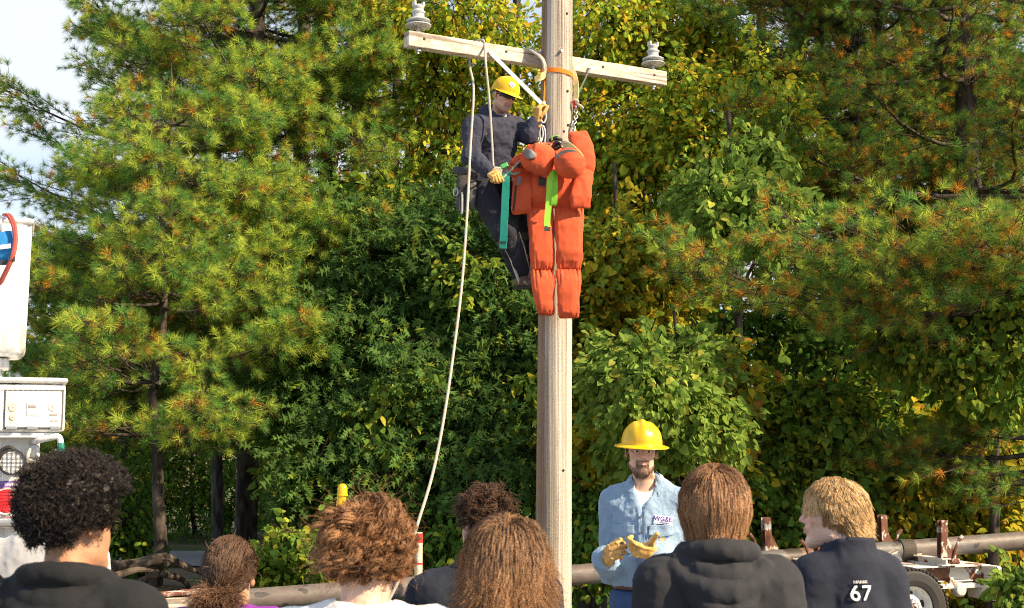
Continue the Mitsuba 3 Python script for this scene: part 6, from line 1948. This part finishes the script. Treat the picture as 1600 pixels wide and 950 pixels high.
# white undershirt in the open neck
um = nets(lambda p: smax(I.torso(p, 0.006), -capsule(p, I.neck + [0, 0.045, -0.005], I.neck + [0, 0.06, 0.3], 0.055, 0.08), 0.006), (-0.16, -0.12, 1.30), (0.16, 0.18, 1.62), 0.008)
put('undershirt', place(I, relax(um, 1)), 'mat_cloth', ki_, True, (0.78, 0.78, 0.78), 'white undershirt')
sfI = surface(sm, 1)
# collar: two stiff leaves
for e in (-1, 1):
    N = I.neck
    a = [N + [e * 0.010, -0.058, 0.050], N + [e * 0.058, -0.030, 0.056], N + [e * 0.072, 0.020, 0.040], N + [e * 0.056, 0.072, 0.002]]
    o_ = [N + [e * 0.012, -0.088, 0.012], N + [e * 0.090, -0.040, 0.012], N + [e * 0.104, 0.030, 0.000], N + [e * 0.078, 0.098, -0.062]]
    A, O = spline(a, 14), spline(o_, 14)
    V = np.stack([A, lerp(A, O, 0.5) + [0, 0, 0.010], O], 1)
    nrm = np.array([0, 0, 0.004])
    V = np.concatenate([V, V - nrm - (V - N) * [0.03, 0.03, 0]], 1).reshape(-1, 3)
    F = []
    for k in range(13):
        for c0, c1 in ((0, 1), (1, 2), (2, 5), (5, 4), (4, 3), (3, 0)):
            q = [k * 6 + c0, k * 6 + c1, k * 6 + 6 + c1, k * 6 + 6 + c0]
            F += [[q[0], q[1], q[2]], [q[0], q[2], q[3]]]
    F += [[0, 3, 1], [1, 3, 4], [1, 4, 2], [2, 4, 5]] + [[78 + x for x in t3] for t3 in ([0, 1, 3], [1, 4, 3], [1, 2, 4], [2, 5, 4])]
    ms = trimesh.Trimesh(V, np.array(F), process=False)
    put('collar', place(I, ms), 'mat_cloth', shk, True, np.array(SH) * 1.02)
put('placket', place(I, drape(cloth_patch(0.034, 0.36, 0.003, 14), sfI, 0.0, 1.185 * I.k, 1, lift=0.004)), 'mat_cloth', shk, True, np.array(SH) * 1.03)
for j in range(5):
    put('button', place(I, drape(disc(0.0065), sfI, 0.002, (1.335 - 0.075 * j) * I.k, 1, lift=0.010)), 'mat_gloss', shk, False, (0.10, 0.12, 0.16))
for e in (-1, 1):
    put('pocket', place(I, drape(cloth_patch(0.115, 0.125, 0.003, 12, 0.12), sfI, e * 0.098, 1.222 * I.k, 1, lift=0.003)), 'mat_cloth', shk, True, np.array(SH) * 0.97)
    put('pocket_flap', place(I, drape(cloth_patch(0.122, 0.048, 0.004, 12, 0.55), sfI, e * 0.098, 1.272 * I.k, 1, lift=0.009)), 'mat_cloth', shk, True, np.array(SH) * 1.04)
PX, PZ = -0.105, 1.318 * I.k
pk = put('name_patch', place(I, drape(cloth_patch(0.086, 0.040, 0.002, 10), sfI, PX, PZ, 1, -0.12, 0.006)), 'mat_matte', shk, False, (0.76, 0.76, 0.78), 'white embroidered patch with purple letters')
tm = meshkit.text_mesh('WG&E', 0.022, 0.001, True)
tm.apply_translation([-tm.bounds[:, 0].mean(), -0.005, 0])
tm2 = meshkit.text_mesh('GAS & ELECTRIC', 0.0055, 0.001, True)
tm2.apply_translation([-tm2.bounds[:, 0].mean(), -0.016, 0])
put('lettering', place(I, drape(trimesh.util.concatenate([tm, tm2]).subdivide_to_size(0.01), sfI, PX, PZ, 1, -0.12, 0.0092)), 'mat_matte', shk, False, (0.10, 0.05, 0.36))
put('logo_patch', place(I, drape(cloth_patch(0.026, 0.028, 0.002, 6), sfI, -0.100, 1.225 * I.k, 1, -0.1, 0.008)), 'mat_matte', shk, False, (0.55, 0.33, 0.13))
aa = np.linspace(0.3, 5.6, 14)
swl = tube(np.stack([0.0075 * np.cos(aa) * (1 - aa / 12), 0.008 * np.sin(aa) * (1 - aa / 12), 0 * aa], -1), 0.0012, 5)
put('logo', place(I, drape(swl, sfI, -0.100, 1.225 * I.k, 1, -0.1, 0.0115)), 'mat_matte', shk, False, (0.75, 0.55, 0.3))
lower_half(I, ki_, (0.035, 0.075, 0.19), (0.12, 0.08, 0.05), 15)
ZB = 1.008 * I.k
blt = nets(lambda p: smax(np.abs(I.torso(p, 0.012)) - 0.006, np.abs(p[:, 2] - ZB) - 0.021, 0.003), (-0.24, -0.2, ZB - 0.05), (0.24, 0.2, ZB + 0.05), 0.005)
bk_ = put('belt', place(I, relax(blt, 1, 0.4)), 'mat_leather', ki_, True, (0.075, 0.035, 0.02), 'brown leather belt')
sfB = surface(blt, 1)
bu = trimesh.util.concatenate([trimesh.creation.box((0.046, 0.006, 0.004), trans([0, 0.018, 0.002])), trimesh.creation.box((0.046, 0.006, 0.004), trans([0, -0.018, 0.002])), trimesh.creation.box((0.006, 0.030, 0.004), trans([0.02, 0, 0.002])), trimesh.creation.box((0.006, 0.030, 0.004), trans([-0.02, 0, 0.002])), trimesh.creation.box((0.024, 0.004, 0.003), trans([-0.008, 0, 0.005]))])
put('buckle', place(I, drape(bu, sfB, 0.015, ZB, 1, 0, 0.007)), 'mat_metal', bk_, False)


def glove(key, M, curl, thumb, mirror=False, seed=0, base=GL, cuff=0.055, label=None, spread=0.05):
    g = hand_mesh(curl, thumb, 0.0122, cuff, 1.04, 0.0032, spread)
    if mirror:
        g = trimesh.Trimesh(np.asarray(g.vertices) * [1, -1, 1], np.asarray(g.faces)[:, ::-1], process=False)
    g = crumple(g, 0.0022, 0.022, seed)
    return put('glove', xf(g, M), 'mat_leather', key, True, glove_col(g, seed, base), label)


# his right hand (left in the photograph), back towards us, fingers closing on the other hand's finger
w0 = at(945, 876, 6.78)
Xd = at(966, 847, 6.60) - w0
glove(ki_, frame(w0, x=Xd, z=np.array([-0.50, -0.80, 0.25])), (46, 50, 54, 58), ((0.8, 0.35, -0.5), (0.9, 0.05, -0.5)), False, 3, GL * [0.92, 0.90, 0.92], cuff=0.012, label='tan leather work glove, back of the hand')
# his left hand, palm up, thumb raised, forefinger held out
w1 = at(1018, 863, 6.71)
Xd = at(982, 858, 6.60) - w1
glove(ki_, frame(w1, x=Xd, z=np.array([0.10, -0.75, -0.62])), ((12, 18, 12), (52, 60, 40), (62, 66, 45), (70, 70, 45)), ((0.55, 0.85, 0.05), (0.42, 0.95, 0.12), (0.25, 1.0, 0.1)), True, 4, GL * [1.08, 1.08, 1.05], label='tan leather work glove, thumb up')

# ---- the climber
kc_ = thing('person', 'lineman in yellow hard hat, sunglasses and navy hoodie climbing the pole', 'person')
hc = at(787, 151, 10.15)
Cb = Body(1.8, (0, 0, 0), 0, 218, 16, -6, 1, 1, 0.97)
Cb.M, Cb.hc = np.eye(4), hc
NK = at(777, 186, 10.23)
shc = {1: at(741, 199, 10.06), -1: at(809, 201, 10.42)}
elc = {1: at(735, 243, 9.98), -1: at(828, 211, 10.22)}
wrc = {1: at(761, 265, 9.90), -1: at(838, 186, 10.22)}
PEL = at(762, 284, 10.34)
CH = at(772, 222, 10.26)
WD = U(shc[-1] - shc[1])
UPc = U(NK - PEL)
UPc = U(UPc - WD * np.dot(UPc, WD))
FWc = U(np.cross(UPc, WD))
FWc = FWc if FWc[1] < 0 else -FWc
MB = np.stack([WD, FWc, UPc], 1)


def ctorso(p, t=0.0):
    d = ellipsoid(p, CH, np.array([0.172, 0.125, 0.215]) + t, MB)
    d = smin(d, ellipsoid(p, lerp(CH, PEL, 0.6), np.array([0.150, 0.118, 0.16]) + t, MB), 0.06)
    d = smin(d, ellipsoid(p, PEL, np.array([0.165, 0.125, 0.12]) + t, MB), 0.06)
    for e in (-1, 1):
        d = smin(d, capsule(p, NK - UPc * 0.03, shc[e], 0.062 + t, 0.055 + t), 0.045)
    return d


def cskin(p):
    d = head_sdf(Cb.to_head(p), True) * Cb.hs
    d = smin(d, capsule(p, Cb.from_head(np.array([[0, -0.022, -0.06]]))[0], NK - UPc * 0.02, 0.052, 0.060), 0.022)
    return smin(d, ellipsoid(p, NK - UPc * 0.10, (0.12, 0.08, 0.10), MB), 0.03)


m = relax(nets(cskin, hc - [0.2, 0.2, 0.42], hc + [0.2, 0.2, 0.16], 0.0035), 1, 0.4)
wst = capsule  # forearm skin shows between cuff and glove
fa = tube([lerp(elc[-1], wrc[-1], 0.5), wrc[-1]], [0.036, 0.029], 12)
put('body', join([m, fa]), 'mat_skin', kc_, True, np.vstack([skin_colors(Cb, m, (0.60, 0.37, 0.27), hair=(0.03, 0.02, 0.015), lips=(0.45, 0.19, 0.16), beard=((0.12, 0.08, 0.06), 0.55), brow=(0.05, 0.03, 0.02)), np.tile([[0.52, 0.31, 0.22]], (len(fa.vertices), 1))]))
hatk, HR = put_hat(kc_, Cb, False, np.eye(4), 4)


def on_hat(x, z, dist=0.3):
    """Sticker frame on the front or side of the hat, in head coordinates."""
    import trimesh.proximity
    return None


hm3 = hard_hat(False)
hm3.apply_transform(HR)
for ang, zz_, r, cols, lb in ((-16, 0.098, 0.024, [(0.72, 0.72, 0.72), (0.10, 0.11, 0.14), (0.55, 0.56, 0.58)], 'round white and black emblem sticker'), (62, 0.100, 0.020, [(0.40, 0.30, 0.42), (0.55, 0.48, 0.5)], 'faded grey and pink sticker')):
    a = math.radians(ang)
    dv = np.array([math.sin(-a), math.cos(a), 0.0])
    org = np.array([0, 0, zz_])
    hit = hm3.ray.intersects_location([org + dv * 0.4], [-dv])[0]
    hp = hit[np.argmax(hit @ dv)]
    hn = U(dv + [0, 0, 0.50])
    for j, c in enumerate(cols):
        rr_ = r * (1 - 0.24 * j)
        ds_ = trimesh.creation.icosphere(3, 1.0)
        ds_.apply_scale([rr_, rr_, 0.0035 + 0.0012 * j])
        ds_.apply_transform(frame(hp, z=hn, x=np.cross([0, 0, 1.0], hn)))
        put('sticker', trimesh.Trimesh(Cb.from_head(np.asarray(ds_.vertices)), ds_.faces, process=False), 'mat_matte', hatk, True, c, lb if j == 0 else None)


def shades(q):
    d = np.abs(ellipsoid(q, (0, 0.010, 0.004), (0.0745, 0.0985, 0.10))) - 0.0016
    s = np.abs(q[:, 0])
    z = np.abs(q[:, 2] - 0.004) - (0.0215 - 0.10 * np.clip(s - 0.03, 0, 1) - 0.010 * (s < 0.009))
    d = smax(d, z, 0.004)
    return smax(d, 0.035 - q[:, 1], 0.003)


gm = nets(shades, (-0.09, 0.02, -0.04), (0.09, 0.13, 0.05), 0.0025)
for e in (-1, 1):
    gm = join([gm, strap([[e * 0.068, 0.042, 0.008], [e * 0.077, 0.015, 0.007], [e * 0.080, -0.012, 0.004]], 0.006, 0.003, np.array([0, 0, 1.0]))])
put('sunglasses', trimesh.Trimesh(Cb.from_head(np.asarray(gm.vertices)), gm.faces, process=False), 'mat_gloss', kc_, True, (0.012, 0.012, 0.013), 'black wrap-around sunglasses')

NV = (0.028, 0.033, 0.060)


def choodie(p):
    d = ctorso(p, 0.020)
    for e in (-1, 1):
        d = smin(d, chain(p, [shc[e], elc[e], wrc[e] if e > 0 else lerp(elc[e], wrc[e], 0.72)], [0.070, 0.060, 0.047], 0.03), 0.055)
    d = smax(d, -capsule(p, NK + UPc * 0.01 + FWc * 0.02, NK + UPc * 0.3 + FWc * 0.06, 0.064, 0.09), 0.01)
    th = np.linspace(-0.15 * np.pi, 1.15 * np.pi, 10)
    rl = [NK + WD * (0.095 * math.cos(a)) - FWc * (0.085 * math.sin(a) + 0.01) + UPc * (0.015 + 0.045 * math.sin(a)) for a in th]
    for k in range(9):
        d = smin(d, capsule(p, rl[k], rl[k + 1], 0.034), 0.014)
    fr = [NK + WD * x * 0.085 + FWc * (0.105 - 0.06 * x * x) + UPc * (-0.060 + 0.075 * x * x) for x in np.linspace(-1, 1, 7)]
    for k in range(6):
        d = smin(d, capsule(p, fr[k], fr[k + 1], 0.018), 0.010)
    return smax(d, -((p - PEL) @ UPc) + 0.045, 0.012)


cm = dress(Cb, choodie, PEL + [-0.5, -0.62, -0.2], PEL + [0.62, 0.35, 0.75], 0.0075, 0.016, 0.10, 24, (1, 1, 0.6))
put('hoodie', cm, 'mat_cloth', kc_, True, NV, 'navy blue hooded sweatshirt')
tm_ = relax(nets(lambda p: smax(smin(ctorso(p, 0.004), capsule(p, NK - UPc * 0.05, NK + UPc * 0.015 + FWc * 0.008, 0.066, 0.066), 0.01), -((p - NK) @ UPc) - 0.12, 0.01), NK - 0.22, NK + 0.2, 0.008), 1)
put('undershirt', tm_, 'mat_cloth', kc_, True, (0.36, 0.37, 0.39), 'grey undershirt')
hpc = {1: at(750, 292, 10.24), -1: at(782, 292, 10.44)}
knc = {1: at(788, 362, 10.10), -1: at(822, 350, 10.32)}
anc = {1: at(812, 424, 10.26), -1: at(832, 415, 10.44)}


def cpants(p):
    d = ellipsoid(p, PEL - UPc * 0.01, (0.168, 0.130, 0.11), MB)
    for e in (-1, 1):
        d = smin(d, chain(p, [hpc[e], knc[e], anc[e]], [0.108, 0.080, 0.066], 0.03), 0.03)
    return smax(d, ((p - PEL) @ UPc) - 0.07, 0.01)


pm = dress(Cb, cpants, PEL + [-0.3, -0.5, -0.95], PEL + [0.6, 0.4, 0.2], 0.009, 0.015, 0.10, 25, (1, 1, 0.6))
put('trousers', pm, 'mat_cloth', kc_, True, (0.011, 0.0125, 0.024), 'dark navy work trousers')
for e, ft in ((1, at(826, 446, 10.28)), (-1, at(842, 436, 10.46))):
    a = anc[e]
    bt = nets(lambda p: smin(capsule(p, a - [0, 0, 0.02], a + [0.012, 0, -0.075], 0.050, 0.046), capsule(p, a + [0.0, 0, -0.085], a + [0.115, -0.05, -0.095], 0.042, 0.036), 0.03), a - [0.12, 0.16, 0.18], a + [0.22, 0.14, 0.08], 0.008)
    bk2 = put('boot', relax(bt, 1), 'mat_leather', kc_, True, (0.10, 0.06, 0.04), 'brown leather climbing boot')
    put('sole', strap([a + [-0.04, 0.015, -0.128], a + [0.05, -0.02, -0.132], a + [0.15, -0.065, -0.132]], 0.08, 0.016, np.array([0.4, 1.0, 0])), 'mat_matte', bk2, False, (0.02, 0.02, 0.02))
    s0 = lerp(knc[e], anc[e], 0.16)
    dleg = U(anc[e] - knc[e])
    put('climber_pad', tube([s0 - dleg * 0.055, s0, s0 + dleg * 0.055], [0.090, 0.094, 0.088], 20, False), 'mat_leather', kc_, True, (0.035, 0.040, 0.042), 'black leather shin pad of the climbing irons')
    put('climbing_iron', join([strap([s0 + [-0.06, -0.07, 0], lerp(s0, a, 0.6) + [-0.035, -0.075, 0], a + [0.0, -0.062, -0.10]], 0.028, 0.006, np.array([0.3, 0.5, 0.2])), tube([a + [0.03, -0.062, -0.085], a + [0.10, -0.05, -0.14]], [0.008, 0.002], 6)]), 'mat_metal', kc_, False)
    put('ankle_strap', tube([a + [0, 0, 0.035], a + [0, 0, 0.008]], 0.062, 18, False), 'mat_matte', kc_, True, (0.03, 0.03, 0.03))
bz = 0.045
bt = nets(lambda p: smax(np.abs(ctorso(p, 0.026)) - 0.012, np.abs((p - PEL) @ UPc - bz) - 0.036, 0.005), PEL - 0.3, PEL + 0.32, 0.0065)
bc3 = put('tool_belt', relax(bt, 1, 0.4), 'mat_leather', kc_, True, (0.05, 0.052, 0.055), 'wide black body belt of a lineman')
bt2 = nets(lambda p: smax(np.abs(ctorso(p, 0.030)) - 0.012, np.abs((p - PEL) @ UPc - bz - 0.062) - 0.030, 0.005) + 10.0 * np.clip(((p - PEL) @ WD) + 0.02, 0, 1), PEL - 0.3, PEL + 0.34, 0.0065)
put('back_pad', relax(bt2, 1, 0.4), 'mat_leather', bc3, True, (0.36, 0.36, 0.34), 'light grey back pad of the belt')


def cpt(px, py, y=10.12):
    return at(px, py, y)


put('d_ring', torus_link(cpt(757, 268, 10.03), WD, UPc, 0.065, 0.036, 0.009), 'mat_metal', bc3, True)
put('pouch', pillow([cpt(727, 262, 10.2), cpt(726, 285, 10.2), cpt(724, 308, 10.22), cpt(722, 328, 10.24)], [.09, .11, .11, .10], [.06, .07, .06, .05], 3, amp=0.003), 'mat_leather', bc3, True, (0.06, 0.062, 0.065), 'black leather tool pouch')
put('pouch', pillow([cpt(738, 282, 10.12), cpt(737, 300, 10.12), cpt(735, 326, 10.14)], [.06, .07, .06], [.05, .05, .04], 4, amp=0.003), 'mat_leather', bc3, True, (0.08, 0.082, 0.085))
for j, (a, bq) in enumerate([((716, 280), (718, 330)), ((722, 300), (722, 334)), ((731, 292), (729, 334)), ((733, 250), (734, 262))]):
    put('tool', tube([cpt(*a, 10.10), cpt(*bq, 10.12)], 0.011, 8), 'mat_metal' if j % 2 else 'mat_gloss', bc3, 40 if j % 2 else True, None if j % 2 else (0.03, 0.03, 0.03))
put('pouch', pillow([cpt(708, 266, 10.2), cpt(720, 267, 10.14), cpt(732, 268, 10.1)], [.05, .06, .05], [.05, .05, .04], 8, side=(0, 0, 1), amp=0.002), 'mat_leather', bc3, True, (0.03, 0.03, 0.032))
put('carabiner', torus_link(cpt(712, 300, 10.1), np.array([0, 0, 1.0]), np.array([1, 0, 0]), 0.03, 0.018, 0.005), 'mat_metal', bc3, True)
w0 = at(762, 266, 9.90)
glove(kc_, frame(w0, x=at(781, 278, 9.82) - w0, z=np.array([-0.1, -0.75, 0.65])), (58, 62, 66, 66), ((0.8, 0.45, -0.5), (0.8, -0.1, -0.6)), False, 7, GL * 1.05, 0.05, 'tan leather glove gripping the white rope')
w1 = at(838, 189, 10.21)
glove(kc_, frame(w1, x=at(840, 160, 10.17) - w1, z=np.array([-0.75, -0.62, 0.1])), (48, 54, 58, 62), ((0.8, 0.4, -0.5), (0.85, 0.0, -0.5)), True, 8, GL * 1.05, 0.03, 'tan leather glove raised to the hook')

ts = thing('strap', 'teal webbing strap hanging from the climber\'s belt', 'strap')
put('webbing', strap(spline([at(795, 270, 9.98), at(791, 275, 9.94), at(790, 300, 9.93), at(788, 345, 9.93), at(786, 388, 9.95)], 20), 0.056, 0.006, np.array([1, -0.2, 0])), 'mat_cloth', ts, False, (0.012, 0.24, 0.19))
put('buckle', strap([at(786, 377, 9.925), at(786, 381, 9.925)], 0.045, 0.008, np.array([1, -0.2, 0])), 'mat_matte', ts, False, (0.01, 0.03, 0.03))
put('adjuster', xf(rbox(0.06, 0.02, 0.035, 0.006), frame(at(788, 259, 10.0), x=np.array([1, 0, 0.4]), z=np.array([0, 0, 1.0]))), 'mat_gloss', ts, False, (0.10, 0.42, 0.12), 'bright green adjuster')
ln_ = thing('lanyard', 'thin grey rope lanyard from climber\'s belt to the dummy', 'rope')
put('rope', join([tube(spline([at(786, 278, 9.93), at(800, 264, 9.97), at(818, 246, 10.0)], 10), 0.008, 7), tube(spline([at(790, 268, 9.98), at(803, 272, 10.0), at(815, 268, 10.05)], 10), 0.010, 7)]), 'mat_matte', ln_, True, (0.26, 0.31, 0.29))
